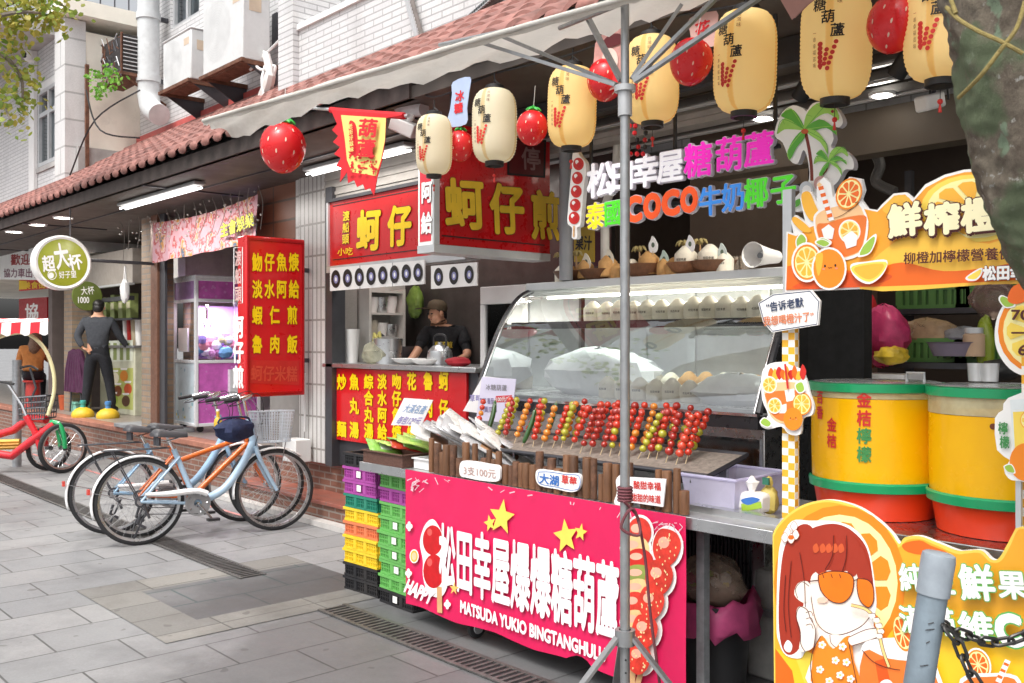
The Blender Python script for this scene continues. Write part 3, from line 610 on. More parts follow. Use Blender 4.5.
# flowered cloth banner
def flower_mat():
    m, n, l, p = nt('flowered cloth'); co = ocoord(n); v = n.new('ShaderNodeTexVoronoi'); v.inputs['Scale'].default_value = 6; l.new(co, v.inputs['Vector'])
    mp = n.new('ShaderNodeMapping'); mp.inputs['Scale'].default_value = (5, 5, 5); l.new(co, mp.inputs[0])
    cr = n.new('ShaderNodeValToRGB'); cr.color_ramp.interpolation = 'EASE'; e = cr.color_ramp.elements
    for i, (ps, cc) in enumerate(((0, '6d6a80'), (.36, 'c79aa6'), (.46, 'd0a2ab'), (.52, 'b34a4a'), (.56, 'd3b1b2'), (.62, 'c98a3e'), (.67, '4f6478'), (.74, 'c79aa6'))):
        x = e[i] if i < 2 else e.new(ps); x.position = ps; x.color = (*hx(cc), 1)
    l.new(noise(n, l, mp.outputs[0], .9, 4, .6), cr.inputs[0]); c = mixc(n, l, ramp(n, l, v.outputs['Distance'], .05, .25, .4, 0), cr.outputs[0], hx('e2d2d6')); l.new(c, p.inputs['Base Color']); p.inputs['Roughness'].default_value = .8; return m
T = thing('cloth_banner', 'long flowered pink cloth banner with yellow characters over the claw machine', 'banner', PY(205, 262, 4.5)); q = MB(); pts = []; fm_ = flower_mat(); nx = 26
for i in range(nx + 1):
    t = i / nx; zt = PY(153 + 105 * t, 223 - 29 * t + 5 * math.sin(math.pi * t), 4.5); zb = PY(152.5 + 105 * t, 263 - 21 * t, 4.5)
    for k in range(7): p = zt.lerp(zb, k / 6); p.y += .025 * math.sin(i * .9) * k / 6 + .01 * math.sin(i * 2.3); pts.append(p)
q.add(pts, [(i * 7 + k, i * 7 + k + 1, i * 7 + 7 + k + 1, i * 7 + 7 + k) for i in range(nx) for k in range(6)], fm_); part('cloth', q, T)
q = MB(); text(q, '主會娛樂', ('Y', 4.44), (221, 231), (254, 219), 14, mat('banner yellow', 'd9d23a', .6), .03, outline=ink, ow=.07); part('lettering', q, T)
# string of fairy lights and wires under the eave
q = MB(); rnd = random.Random(2)
for k in range(16):
    x = XA(120 + k * 9.2, 4.4); z = 3.1; q.tube(crv([(x, 4.4, 3.12), (x + rnd.uniform(-.1, .1), 4.42, 2.95), (x + rnd.uniform(-.12, .12), 4.4, 2.75 + rnd.uniform(-.15, .2))], 4, False), .004, mat('wire pale', (.22, .2, .18), .6), 4)
    for j in range(4): q.sph((x + rnd.uniform(-.1, .1), 4.41, 2.75 + rnd.random() * .35), .012, mat('bulb', (.35, .33, .3), .3), 6)
solo('fairy_lights', q, 'tangle of unlit fairy light strings under the eave', 'string lights', origin=(XA(180, 4.4), 4.4, 3.1))

# ---------------------------------------------------------------- upright red lightbox
X = XA(303, 4.5); yb_, yf = 4.52, PX(246, 300, X).y; z0, z1 = PX(303, 395, X).z + .0, PX(247, 235, X).z
T = thing('upright_lightbox', 'upright red lightbox listing dishes in yellow on the white tiled pillar', 'lightbox', (X, (yf + yb_) / 2, z0)); th_ = .17
q = MB(); q.b2((X - th_, yf, z0), (X, yb_, z1), red); part('box', q, T, bevel=.012)
q = MB()
for a, b in (((yf + .012, z0 + .02), (yf + .03, z1 - .02)), ((yb_ - .03, z0 + .02), (yb_ - .012, z1 - .02)), ((yf + .031, z0 + .02), (yb_ - .031, z0 + .04)), ((yf + .031, z1 - .04), (yb_ - .031, z1 - .02))): q.b2((X, a[0], a[1]), (X + .012, b[0], b[1]), deepred)
part('frame', q, T); pl = ('X', X + .001); q = MB()
for row, y, sp in (('魩仔魚焿', 262, 1), ('淡水阿給', 289, 1), ('蝦仁煎', 315, 1), ('魯肉飯', 344, 1)):
    n_ = len(row)
    for i, ch in enumerate(row):
        xx = (257 + i * 12.2) if n_ == 4 else (257 + i * 17.5); text(q, ch, pl, (xx - 5.2, y - (xx - 250) * .0), (xx + 5.2, y + .3), 19, yel, .035, .003, outline=ink, ow=.045, em=True)
text(q, '蚵仔米糕', pl, (251, 373), (297, 374), 15, mat('faded lettering', 'd24a33', .5), .02, .003); part('lettering', q, T)
A = Art(pl, lift=.001); A.sh([(250, 383), (299, 385), (299, 361), (250, 360)], mat('patched red', 'c52722', .4)); part('patch', A.mb, T)
pl = ('Y', yf - .001); q = MB(); xm = 238.5; vtext(q, '蚵仔煎', pl, (xm, 327), (xm, 377), 11, signwhite, .04, .003); vtext(q, '渡船頭', pl, (xm, 258), (xm, 294), 6.5, mat('faded pink', 'dcb5b0', .5), .02, .003); part('end_lettering', q, T)
A = Art(pl, lift=.001); A.ln([(xm - 4.5, 248), (xm + 4, 247), (xm + 4, 303), (xm - 4.5, 304), (xm - 4.5, 248)], .8, signwhite, False); part('end_border', A.mb, T)
q = MB(); q.b2((X - .1, yb_, z1 - .3), (X - .06, 4.6, z1 - .26), dsteel); q.b2((X - .1, yb_, z0 + .3), (X - .06, 4.6, z0 + .34), dsteel); part('bracket', q, T)

# ---------------------------------------------------------------- oyster shop
sy = 4.55
T = thing('shop_signboard', 'wide red signboard with yellow characters over the cooking counter', 'sign', PY(395, 262, sy)); x0, x1 = XA(330, sy), XA(467, sy); z0 = ZA(333, 266, sy); z1 = ZA(330, 203, sy)
q = MB(); q.b2((x0, sy, z0), (x1 + .25, sy + .12, z1), red); part('panel', q, T)
q = MB(); q.b2((x0 - .03, sy - .02, z0 - .06), (x1, sy + .13, z0 - .002), alu); q.b2((x0 - .03, sy - .02, z0), (x0 - .002, sy + .1, z1), alu); q.b2((x0 - .03, sy - .02, z1 + .002), (x1 + .25, sy + .1, z1 + .03), dsteel)
for z in (z0 + .05, z1 - .04): q.b2((x0 + .05, sy - .003, z), (x1 + .2, sy + .001, z + .008), ink)
part('frame', q, T); pl = ('Y', sy - .002); q = MB()
text(q, '蚵', pl, (357, 231), (381, 229), 42, yel, .04, .003, outline=ink, ow=.055, em=True); text(q, '仔', pl, (388, 227), (412, 224), 42, yel, .04, .003, outline=ink, ow=.055, em=True); text(q, '煎', pl, (418, 223), (441, 220), 40, yel, .04, .003, outline=ink, ow=.055, em=True)
vtext(q, '渡船頭', pl, (346.5, 216), (346, 239), 7, yel, .03, .003, outline=ink, ow=.06); text(q, '小吃', pl, (338, 252), (353, 251), 7.5, yel, .02, .003); part('lettering', q, T)
# roller shutter housing above
q = MB(); m_ = mat('shutter beige', (.40, .37, .34), .5, .2)
xa_ = XA(327, 4.62)
for i in range(9): z = z1 + .04 + i * .035; q.b2((xa_, 4.60 - .012 * (i % 2), z), (-3.2, 4.72, z + .034), m_)
q.b2((xa_, 4.6, z1 + .04 + .315), (-3.2, 4.8, 3.155), mat('lintel', (.25, .22, .2), .6)); solo('roller_shutter', q, 'beige ribbed roller shutter rolled up above the red signboard', 'shutter')
# strips of oval dish photos
def oval_strip(px0, px1, py0, py1, n, lab, gaps):
    pl = ('Y', 4.50); T = thing('menu_strip', lab, 'menu strip', PY((px0 + px1) / 2, py1, 4.5), 'white menu strips'); A = Art(pl); k = lambda x: (x - px0) / (px1 - px0)
    s0 = lambda x: py0 - (x - px0) * .085; s1 = lambda x: py1 - (x - px0) * .075
    A.sh([(px0, s1(px0)), (px1, s1(px1)), (px1, s0(px1)), (px0, s0(px0))], signwhite, t=.012)
    for x in gaps: A.ln([(x, s0(x)), (x, s1(x))], .6, grey)
    part('board', A.mb, T); A = Art(pl, lift=.002)
    for i in range(n):
        x = px0 + (px1 - px0) * (i + .5) / n; y = (s0(x) + s1(x)) / 2; A.el(x, y, 4.6, 9, ink); A.el(x + .2, y + .3, 2.2, 4.2, mat('plate print', '8f8fc0', .4)); A.el(x + .2, y + .3, .9, 2.2, signwhite)
    part('oval_print', A.mb, T)
oval_strip(330, 424.5, 268, 291, 8, 'long white strip of eight black oval dish pictures under the signboard', (360, 392.5))
oval_strip(431, 477, 266, 289, 3, 'short white strip of three black oval dish pictures near the case', ())
# counter
T = thing('cooking_counter', 'red fronted cooking counter with yellow dish names in columns', 'counter', (XA(395, 4.6), 4.65, FL)); x0, x1 = XA(327, 4.6), XA(474, 4.6); zt = ZA(330, 364, 4.6); zp = ZA(331, 439, 4.6)
q = MB(); q.b2((x0, 4.64, FL + .01), (x1, 5.25, zt - .03), dsteel); q.b2((x0 - .02, 4.56, zt - .03), (x1 + .06, 5.3, zt + .01), steel); part('counter_body', q, T, bevel=.006)
q = MB(); xp0, xp1 = XA(330, 4.6), XA(465, 4.6); q.b2((xp0, 4.61, zp), (xp1, 4.638, zt - .035), red); part('menu_panel', q, T, bevel=.004)
pl = ('Y', 4.608); A = Art(pl, lift=.0005); f_ = lambda x, b: (368 + (x - 330) * .035) if not b else (437 + (x - 330) * .13)
q = MB()
for i, (col, x) in enumerate((('炒　麵', 342), ('魚丸湯', 354.5), ('綜合丸湯', 369), ('淡水阿給', 382.5), ('吻仔魚焿', 397), ('花枝焿', 412), ('魯肉飯', 428.5), ('蚵仔煎', 444))):
    ya = 382 - (x - 342) * .01; yb2 = 429 + (x - 342) * .07
    vtext(q, col, pl, (x, ya), (x, yb2), 9.5, yel, .04, .002, outline=ink, ow=.05, hfac=.95 if len(col) > 3 else .7)
part('lettering', q, T)
q = MB(); q.b2((x0, 4.645, FL + .012), (x0 + .25, 4.66, zp), white); part('plinth_tile', q, T)
# narrow price strip left inside
pl = ('Y', 4.75); A = Art(pl); A.sh([(325.5, 353), (335, 352), (335, 292), (325.5, 293)], red, t=.01); q = A.mb; vtext(q, '炒麵', pl, (330.5, 308), (330.5, 333), 6, yel, .03, .003); text(q, '50', pl, (327, 345), (334, 345), 7, yel, .03); solo('price_strip', q, 'narrow red price strip left of the cooking shop shelves', 'sign')
# interior walls, shelf, goods
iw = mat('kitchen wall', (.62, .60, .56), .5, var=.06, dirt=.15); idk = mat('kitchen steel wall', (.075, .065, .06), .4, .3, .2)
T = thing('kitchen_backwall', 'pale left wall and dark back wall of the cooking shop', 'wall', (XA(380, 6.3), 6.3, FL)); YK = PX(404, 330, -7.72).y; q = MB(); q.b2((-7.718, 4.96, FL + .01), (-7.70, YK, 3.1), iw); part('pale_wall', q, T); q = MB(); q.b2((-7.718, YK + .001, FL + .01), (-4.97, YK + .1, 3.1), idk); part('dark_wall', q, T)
ya_, yb3 = PX(361, 330, -7.6).y, PX(397, 330, -7.6).y
T = thing('wall_shelf', 'cream wall shelf unit stacked with bowls and jars behind the counter', 'shelf', (-7.6, (ya_ + yb3) / 2, 1.5))
zz = [PX(380, y, -7.55).z for y in (291, 313, 337)]
for y in (ya_, yb3 - .025): q = MB(); q.b2((-7.69, y, 1.3), (-7.46, y + .025, zz[0] + .02), iw); part('side_panel', q, T)
for z in zz: q = MB(); q.b2((-7.69, ya_ + .027, z - .02), (-7.46, yb3 - .027, z), iw); part('shelf_board', q, T)
rnd = random.Random(5)
for j, z in enumerate(zz[1:]):
    for k in range(3):
        y = ya_ + .10 + k * (yb3 - ya_ - .2) / 2; q = MB(); r = rnd.uniform(.05, .075); h_ = rnd.uniform(.09, .17); q.lathe([(r * .7, 0), (r, h_ * .7), (r, h_), (r * .9, h_), (0, h_ * .6)], (-7.57, y, z), rnd.choice([signwhite, steel, mat('clay', (.35, .2, .14), .6), mat('pot cream', (.6, .55, .45), .5)]), 18); solo('bowl_stack', q, '%s vessel from the left on the %s board of the cream shelf' % (('first', 'second', 'third')[k], ('upper', 'lower')[j]), 'kitchenware', 'kitchenware on the cream shelf')
def onctr(px, py, Y=4.85): p = PY(px, py, Y); p.z = zt + .01; return p
c = onctr(351, 360, 4.8); q = MB(); q.lathe([(.06, 0), (.082, .30), (.085, .31), (0, .31)], c, signwhite, 20); solo('paper_bowl_stack', q, 'tall stack of white paper bowls at the left end of the counter', 'cups')
c = onctr(377, 360, 4.8); bag = clear('bag film', (.95, .95, .8), .2, .35, (.8, .78, .6)); q = bagmesh(c + V((0, 0, .09)), (.16, .12, .11), bag, 8); q.tube(crv([c + V((-.06, 0, .16)), c + V((-.04, 0, .27)), c + V((0, 0, .22)), c + V((.04, 0, .28)), c + V((.06, 0, .16))], 4, False), .012, mat('bag yellow', 'd8cf7a', .5, transl=.3), 6); solo('food_bag', q, 'yellowish plastic bag of food on the cooking counter', 'bag')
c = onctr(409, 361, 4.78); q = MB(); q.lathe([(.05, 0), (.12, .025), (.15, .05), (.145, .052), (.10, .03), (0, .025)], c, signwhite, 28); solo('plate', q, 'white plate on the counter under the cook\'s hands', 'plate')
c = onctr(426, 361, 4.74); q = MB(); q.lathe([(.05, 0), (.10, .02), (.12, .045), (.115, .047), (0, .02)], c, signwhite, 28); solo('plate', q, 'small white dish right of the larger plate on the counter', 'plate')
c = onctr(400, 358, 5.05); q = MB(); q.lathe([(.12, 0), (.15, .14), (.155, .15), (.14, .15), (.11, .02), (0, .02)], c, dsteel, 28); q.tube([c + V((-.05, 0, .15)), c + V((-.25, -.05, .27))], .013, black, 8); solo('wok', q, 'dark wok with raised black handle on the counter', 'wok')
c = onctr(440, 360, 4.85); T = thing('kettle', 'dented steel kettle at the right of the cooking counter', 'kettle', c); q = MB(); q.lathe([(.09, 0), (.11, .05), (.10, .12), (.06, .16), (.02, .17), (.02, .19), (0, .19)], c, steel, 24); part('body', q, T); q = MB(); q.tube(crv([c + V((-.08, 0, .12)), c + V((-.07, 0, .24)), c + V((.07, 0, .24)), c + V((.08, 0, .12))], 5, False), .009, black, 8); part('handle', q, T); q = MB(); q.tube([c + V((.08, -.02, .06)), c + V((.15, -.04, .15))], [.022, .012], steel, 8); part('spout', q, T)
c = onctr(458, 364, 4.72); q = bagmesh(c + V((0, 0, .035)), (.12, .08, .04), mat('red rag', 'a01826', .8), 5); solo('red_cloth', q, 'crumpled red cloth at the right end of the counter', 'cloth')
q = MB(); c = PX(388, 335, -7.0); q.lathe([(.12, 0), (.13, .22), (.14, .22), (.0, .25)], (-7.0, min(c.y, YK - .2), zt + .01), steel, 20); solo('stock_pot', q, 'steel stock pot behind the wok', 'pot')
c = PY(415, 302, YK - .1); q = bagmesh(c, (.11, .06, .16), mat('green bag', '6d8a3a', .5, var=.4, vs=10), 4); solo('hanging_bag', q, 'green and red bag hung on the dark kitchen wall', 'bag')
area('kitchen_lamp', (-6.6, 5.0, 3.05), 1.2, .15, 10, (1, .97, .92))
# glass cabinet with white frame
c0, c1 = XA(480, 4.9), XA(525, 4.9); zb_, zt_ = FL + .01, ZA(483, 287, 4.9); yA, yB = 4.9, 5.5
T = thing('glass_cabinet', 'white framed upright glass cabinet behind the left end of the display case', 'cabinet', ((c0 + c1) / 2, 5.2, FL)); q = MB()
for x in (c0, c1 - .05):
    for y in (yA, yB - .05): q.b2((x, y, zb_), (x + .05, y + .05, zt_ - .14), white)
q.b2((c0, yA, zt_ - .139), (c1, yB, zt_), white); q.b2((c0 + .051, yA + .002, .9), (c1 - .051, yB, 1.0), white); part('frame', q, T, bevel=.006)
q = MB(); q.b2((c0 + .05, yA + .02, 1.0), (c1 - .05, yA + .024, zt_ - .14), clear('thin glass')); q.b2((c1 - .03, yA + .05, 1.0), (c1 - .026, yB - .05, zt_ - .14), clear('thin glass')); part('glass', q, T)
for z in (1.35, 1.62, 1.85): q = MB(); q.b2((c0 + .052, yA + .06, z), (c1 - .052, yB - .06, z + .02), white); part('shelf', q, T)
q = MB(); q.b2((c0 + .06, yB - .045, .5), (c1 - .06, yB - .02, zt_ - .15), mat('cabinet back', (.35, .36, .37), .5)); part('back_panel', q, T)
# projecting red lightbox
X = -4.6; yA, yB = PX(413, 245, X).y, min(4.52, PX(563, 255, X).y); z0 = PX(437, 244, X).z; z1 = PX(437, 130, X).z + .06
T = thing('projecting_lightbox', 'deep red projecting lightbox with yellow characters behind the lanterns', 'lightbox', (X, (yA + yB) / 2, z0)); yA = PX(437, 245, X).y - .015; tk = .16
q = MB(); q.b2((X - tk, yA + .004, z0), (X, yB, z1), mat('lightbox red', 'b40a12', .3, coat=.5, var=.08)); part('box', q, T)
q = MB(); q.b2((X - tk - .004, yA - .012, z0 - .05), (X + .006, yB, z0 - .002), alu); q.b2((X - .01, yA - .012, z0), (X + .006, yA + .03, z1), alu); q.b2((X - .001, yA + .05, z0 + .05), (X + .002, yB - .05, z0 + .058), ink); part('frame', q, T)
pl = ('Y', yA - .001); q = MB(); e0 = proj_x = None
q.b2((X - tk, yA - .008, z0 - .002), (X - .011, yA + .003, z1), signwhite); q.b2((X - tk + .018, yA - .010, z0 + .02), (X - .028, yA - .0082, z1), mat('end red', 'd83a48', .4)); part('end_panel', q, T)
def pj(p): d = p - EY; D = d.dot(FW); return (512 + FPX * d.dot(RT) / D, 341.5 - FPX * d.z / D)
xe = pj(V((X - tk / 2, yA, z0)))[0]; q = MB(); vtext(q, '阿給', ('Y', yA - .011), (xe, 192), (xe, 223), 11, signwhite, .04, .003, outline=ink, ow=.05, hfac=.72); part('end_lettering', q, T)
pl = ('X', X + .001); q = MB(); gold = mat('gold lettering', 'd9b32c', .45, var=.12)
text(q, '蚵', pl, (444, 203), (484, 205), 52, gold, .035, .004, outline=ink, ow=.045, em=True); text(q, '仔', pl, (489, 208), (524, 210), 52, gold, .035, .004, outline=ink, ow=.045, em=True); text(q, '煎', pl, (530, 214), (560, 217), 50, gold, .035, .004, outline=ink, ow=.045, em=True); part('lettering', q, T)
A = Art(pl, lift=.002); A.sh([(507, 175), (545, 178), (546, 140), (507, 137)], ink); A.sh([(509, 173), (543, 176), (544, 142), (509, 139)], mat('dark print', '5a1015', .4)); q = A.mb; text(q, '停', pl, (520, 158), (540, 160), 24, mat('worn print', '8a6a6a', .5), .02, .01, em=True); part('small_notice', q, T)
for y in (4.2, 3.75): q = MB(); q.tube([V((X - .08, y, z1)), V((X - .08, y, 3.16))], .025, dsteel, 8); part('hanger', q, T)

# ---------------------------------------------------------------- crate stacks
def crate_mesh(m):
    q = MB(); w, d, h, t = .37, .29, .0885, .012
    q.b2((-w / 2 + .02, -d / 2 + .02, .006), (w / 2 - .02, d / 2 - .02, .016), m)
    for y, s in ((-d / 2, 1), (d / 2, -1)):
        q.b2((-w / 2 + .012, y + s * .014, .004), (w / 2 - .012, y + s * .02, h - .012), m)
        q.b2((-w / 2, y, h - .018), (w / 2, y + s * .026, h - .002), m); q.b2((-w / 2 + .008, y + s * .006, .0), (w / 2 - .008, y + s * .022, .014), m)
        for k in range(19):
            if k in (6, 12): continue
            x = -w / 2 + .02 + k * (w - .04) / 18; q.b2((x - .0035, y + s * .007, .014), (x + .0035, y + s * .0139, h - .018), m)
        for k in (6, 12): x = -w / 2 + .02 + k * (w - .04) / 18; q.b2((x - .016, y + s * .003, .013), (x + .016, y + s * .0139, h - .019), m)
        for z in (.034, .054): q.b2((-w / 2 + .012, y + s * .0085, z), (w / 2 - .012, y + s * .0136, z + .006), m)
    for x, s in ((-w / 2, 1), (w / 2, -1)):
        q.b2((x + s * .014, -d / 2 + .021, .004), (x + s * .02, d / 2 - .021, h - .012), m); q.b2((x, -d / 2 + .027, h - .018), (x + s * .026, d / 2 - .027, h - .002), m)
        q.b2((x + s * .006, -d / 2 + .023, 0), (x + s * .022, d / 2 - .023, .014), m)
        for k in range(13): y = -d / 2 + .035 + k * (d - .07) / 12; q.b2((x + s * .007, y - .0035, .014), (x + s * .0139, y + .0035, h - .018), m)
    return q
CC = {k: mat('crate ' + k, c, .42, var=.12, vs=4, dirt=.25) for k, c in dict(black='232326', purple='a8479c', teal='1f8068', yellow='e8c62c', orange='d9794f', green='68b05a').items()}
CM = {k: crate_mesh(m).mesh('crate_' + k) for k, m in CC.items()}
CM2 = {k: v.name for k, v in CM.items()}
ordn = ['bottom', 'second', 'third', 'fourth', 'fifth', 'sixth', 'seventh', 'eighth', 'ninth', 'tenth']
sA = G(357, 594); sB = G(389, 606); rnd = random.Random(11); tagp = []
for base, cols, lab, rz in ((V((sA.x, sA.y + .16, 0)), 'black black yellow yellow orange yellow teal purple purple black'.split(), 'left', .04), (V((-4.70, 3.46, 0)), 'black green green green green green green purple green'.split(), 'right', -.02)):
    for i, c in enumerate(cols):
        o = link('stacking_crate', CM[c], None, base + V((rnd.uniform(-.006, .006), rnd.uniform(-.006, .006), i * .0885 + .002))); o.rotation_euler = (0, 0, rz + rnd.uniform(-.02, .02))
        o['label'] = '%s slotted plastic crate, %s from the ground in the %s stack by the pink banner' % (c, 'lowest' if i == 0 else ordn[i], 'stack standing further left' if lab == 'left' else 'nearer'); o['label'] = '%s plastic crate, %s one in the %s crate stack' % (c, ordn[i] + (' from bottom' if i else 'most'), 'left' if lab == 'left' else 'right'); o['category'] = 'crate'; o['group'] = 'plastic crates stacked beside the stall'
        if (lab == 'right' and i in (0, 2, 3, 4, 5)) or (lab == 'left' and i in (7, 8)):
            t = MB(); t.box((.0, -.1465 + .001, .045), (.045, .002, .04), signwhite); s_ = link('sticker', t.mesh('sticker'), o)

# ---------------------------------------------------------------- stall table and banner
BYY = 3.2
bx0, bx1 = -4.44, -2.45
T = thing('stall_table', 'long steel stall table carrying the trays behind the pink banner', 'table', (-3.4, 3.55, 0)); tz = .86
q = MB(); q.b2((-4.95, 3.24, tz - .035), (-2.05, 4.0, tz), mat('table top', (.5, .5, .5), .4, .6, .1)); q.b2((-4.95, 3.225, tz - .05), (-2.05, 3.239, tz + .004), steel); part('tabletop', q, T, bevel=.003)
for x, y in ((-4.36, 3.32), (XA(703, 3.36), 3.36), (-4.36, 3.92), (-2.3, 3.92)): q = MB(); q.b2((x - .02, y - .02, .07), (x + .02, y + .02, tz - .05), gpipe); part('leg', q, T)
q = MB(); q.b2((-4.36, 3.9, .3), (-2.3, 3.93, .33), gpipe); part('brace', q, T)
for x, y in ((-3.92, 3.30), (-2.35, 3.32)):
    q = MB(); q.lathe([(0, -.018), (.03, -.018), (.056, -.012), (.06, 0), (.056, .012), (.03, .018), (0, .018)], (x, y, .061), rubber, 20, axis=(1, 0, 0)); q.lathe([(0, .0205), (.032, .0205), (.034, .017)], (x, y, .061), alu, 16, axis=(1, 0, 0)); q.b2((x - .03, y - .012, .061), (x - .024, y + .012, .16), gpipe); q.b2((x + .024, y - .012, .061), (x + .03, y + .012, .16), gpipe); part('caster', q, T)
T = thing('stall_banner', 'bright pink printed banner hung along the front of the candied fruit stall', 'banner', (-3.45, BYY, .1)); pl = ('Y', BYY)
q = MB(); NX, NZ = 60, 10; rnd = random.Random(3); pts = []
for i in range(NX + 1):
    for k in range(NZ + 1):
        t = i / NX; s = k / NZ; x = bx0 + (bx1 - bx0) * t; zt_ = .868; zb_ = .10 + .008 * math.sin(t * 21) + (.03 * max(0, math.sin(t * 37 + 1)) if .55 < t < .72 else 0)
        pts.append(V((x, BYY + .003 * math.sin(t * 14 + s * 2) * s + .0015 * math.sin(t * 61 + s * 9) + .004, zt_ + (zb_ - zt_) * s)))
q.add(pts, [(i * (NZ + 1) + k, i * (NZ + 1) + k + 1, (i + 1) * (NZ + 1) + k + 1, (i + 1) * (NZ + 1) + k) for i in range(NX) for k in range(NZ)], pink)
# worn, crazed film patches on the corners
part('cloth', q, T); A = Art(pl, lift=.002); rnd = random.Random(8); film = mat('worn film', 'd7b9c2', .6, var=.2, vs=40)
for i in range(70):
    if i < 42: cx = 672 + rnd.gauss(0, 9); cyy = 522 + abs(rnd.gauss(0, 9)) + (cx - 672) * .1
    elif i < 58: cx = 414 + abs(rnd.gauss(0, 7)); cyy = 476 + abs(rnd.gauss(0, 6))
    else: cx = rnd.uniform(430, 640); cyy = 470 + (cx - 408) * .178 + 2
    a = rnd.uniform(0, 3.1); L = rnd.uniform(2, 8); 
    if cx < 684: A.ln([(cx, cyy), (min(684.5, cx + L * math.cos(a)), cyy + L * math.sin(a))], rnd.uniform(.4, 1.3), film, False)
part('worn_patch', A.mb, T)
A = Art(pl, lift=.008)
star = lambda cx, cy, r, ri, rot: [(cx + (r if k % 2 == 0 else ri) * .82 * math.sin(rot + k * math.pi / 5), cy - (r if k % 2 == 0 else ri) * 1.15 * math.cos(rot + k * math.pi / 5)) for k in range(10)]
starM = mat('star yellow', 'f0d45a', .45)
for cx, cy, r, ro in ((503, 517, 16, .15), (491, 523, 7.5, -.2), (567, 536, 15.5, -.12), (582, 532, 8, .2)): A.sh(star(cx, cy, r, r * .45, ro), starM)
part('printed_stars', A.mb, T)
# printed candied fruit on a stick, left (two red fruits) with a plain white paper-cloud behind
A = Art(pl, lift=.008); berry = mat('print berry', 'c4141c', .4, var=.12, vs=20); berry2 = mat('print berry light', 'e85a55', .4); stick = mat('print stick', 'd7a878', .5)
A.sm([(426, 525), (434, 519), (441, 528), (447, 545), (446, 562), (450, 578), (445, 594), (437, 597), (428, 590), (424, 575), (424, 560), (421, 542)], signwhite); A.sh([(438, 586), (443, 587), (443.5, 613), (438.5, 612)], stick)
A.el(434, 540, 10, 15, berry); A.el(435, 571, 10.5, 17, berry); A.el(431, 532, 2.5, 3.5, berry2); A.el(431, 562, 2.6, 4, berry2)
A.el(415.5, 556, 4.6, 7, signwhite); A.el(415.5, 556, 3.6, 5.8, lorange); A.el(415.5, 556, 2.4, 4, mat('peel', 'f3c9a0', .5))
for cx, cy in ((410, 573), (449, 604), (411, 526)):
    for k in range(4): A.el(cx + 1.8 * math.cos(k * 1.57), cy + 2.6 * math.sin(k * 1.57), 1.6, 2.4, signwhite, n=10)
A.sh(star(456, 588, 6, 2.2, .1), mat('spark', 'f5c36a', .5)); part('printed_skewer', A.mb, T)
# big printed strawberry skewers, right
A = Art(pl, lift=.008); rb = mat('print strawberry', 'd63a2c', .4, var=.25, vs=25); cc_ = mat('print cream', 'f3c58a', .45, var=.2, vs=15); seed = mat('seed print', 'f7d9a0', .5); kiwi = mat('print kiwi', '8d9a4a', .5, var=.2)
colA = [(641, 532, 12, 15), (637, 548, 14, 13), (641, 560, 14, 12), (640, 576, 16, 12), (640, 590, 15, 12), (637, 604, 13, 13), (637, 622, 14, 13)]
colB = [(669, 547, 14, 19), (662, 577, 14, 18), (655, 602, 13, 17), (649, 630, 13, 17), (644, 657, 12, 16)]
for x, y, a_, b_ in colA + colB: A.el(x, y, a_ + 2, b_ + 2.6, signwhite)
A.sh([(632, 660), (638, 662), (636, 690), (630, 690)], stick); A.sh([(641, 668), (646, 669), (640, 692), (634, 692)], stick)
for (x, y, a_, b_), mm in zip(colA, (rb, cc_, redink, kiwi, cc_, rb, cc_)): A.el(x, y, a_, b_, mm); A.el(x - 3, y - 4, a_ * .45, b_ * .3, mat('print gloss', 'f6b39a', .4))
rnd = random.Random(6)
for x, y, a_, b_ in colB:
    A.sm([(x - a_ * .2, y - b_), (x + a_ * .7, y - b_ * .75), (x + a_, y - b_ * .1), (x + a_ * .6, y + b_ * .7), (x - a_ * .1, y + b_), (x - a_ * .8, y + b_ * .6), (x - a_, y - b_ * .1), (x - a_ * .7, y - b_ * .8)], rb); A.el(x - 3, y - 5, a_ * .4, b_ * .3, mat('print gloss', 'f6b39a', .4))
    for i in range(16): t_ = rnd.random() * 6.28; r_ = rnd.random() ** .5 * .8; A.el(x + a_ * r_ * math.cos(t_), y + b_ * r_ * math.sin(t_), .7, 1.2, seed, n=6)
part('printed_fruit', A.mb, T)
q = MB(); heavy = mat('banner white', 'f4f2f4', .45, var=.03); shadow_ = mat('banner wine', '8e0f3a', .5)
text(q, '松田幸屋爆爆糖葫蘆', pl, (441, 554), (620, 602), 67, heavy, .032, .010)
text(q, 'MATSUDA YUKIO BINGTANGHULU', pl, (462, 606), (607, 655), 12.5, heavy, .045, .010); text(q, 'HAPPY', pl, (408, 585), (434, 598), 14, heavy, .06, .011, shear=.15); part('lettering', q, T)

# ---------------------------------------------------------------- row of short logs on the table front
T = thing('log_fence', 'row of short brown logs of uneven height along the stall front', 'log edging', (-3.4, 3.27, tz)); rnd = random.Random(21); x = XA(432, 3.27); xe = XA(690, 3.27); i = 0
bark_ = mat('log bark', (.12, .055, .03), .7, var=.5, vs=30, bump=.4)
while x < xe:
    r = rnd.uniform(.015, .024); h_ = rnd.choice((.10, .12, .125, .165, .175, .19)); x += r
    if not XA(634, 3.27) < x < XA(640, 3.27):
        q = MB(); n = 12; q.lathe([(0, 0), (r, 0), (r * 1.02, h_ * .5), (r * .97, h_ - .003), (r * .9, h_), (0, h_)], (x, 3.255 + rnd.uniform(-.004, .006), tz + .006), rnd.choice((wood, wood, bark_)), n); part('log', q, T)
    x += r + rnd.choice((.001, .002, .004, .012)); i += 1
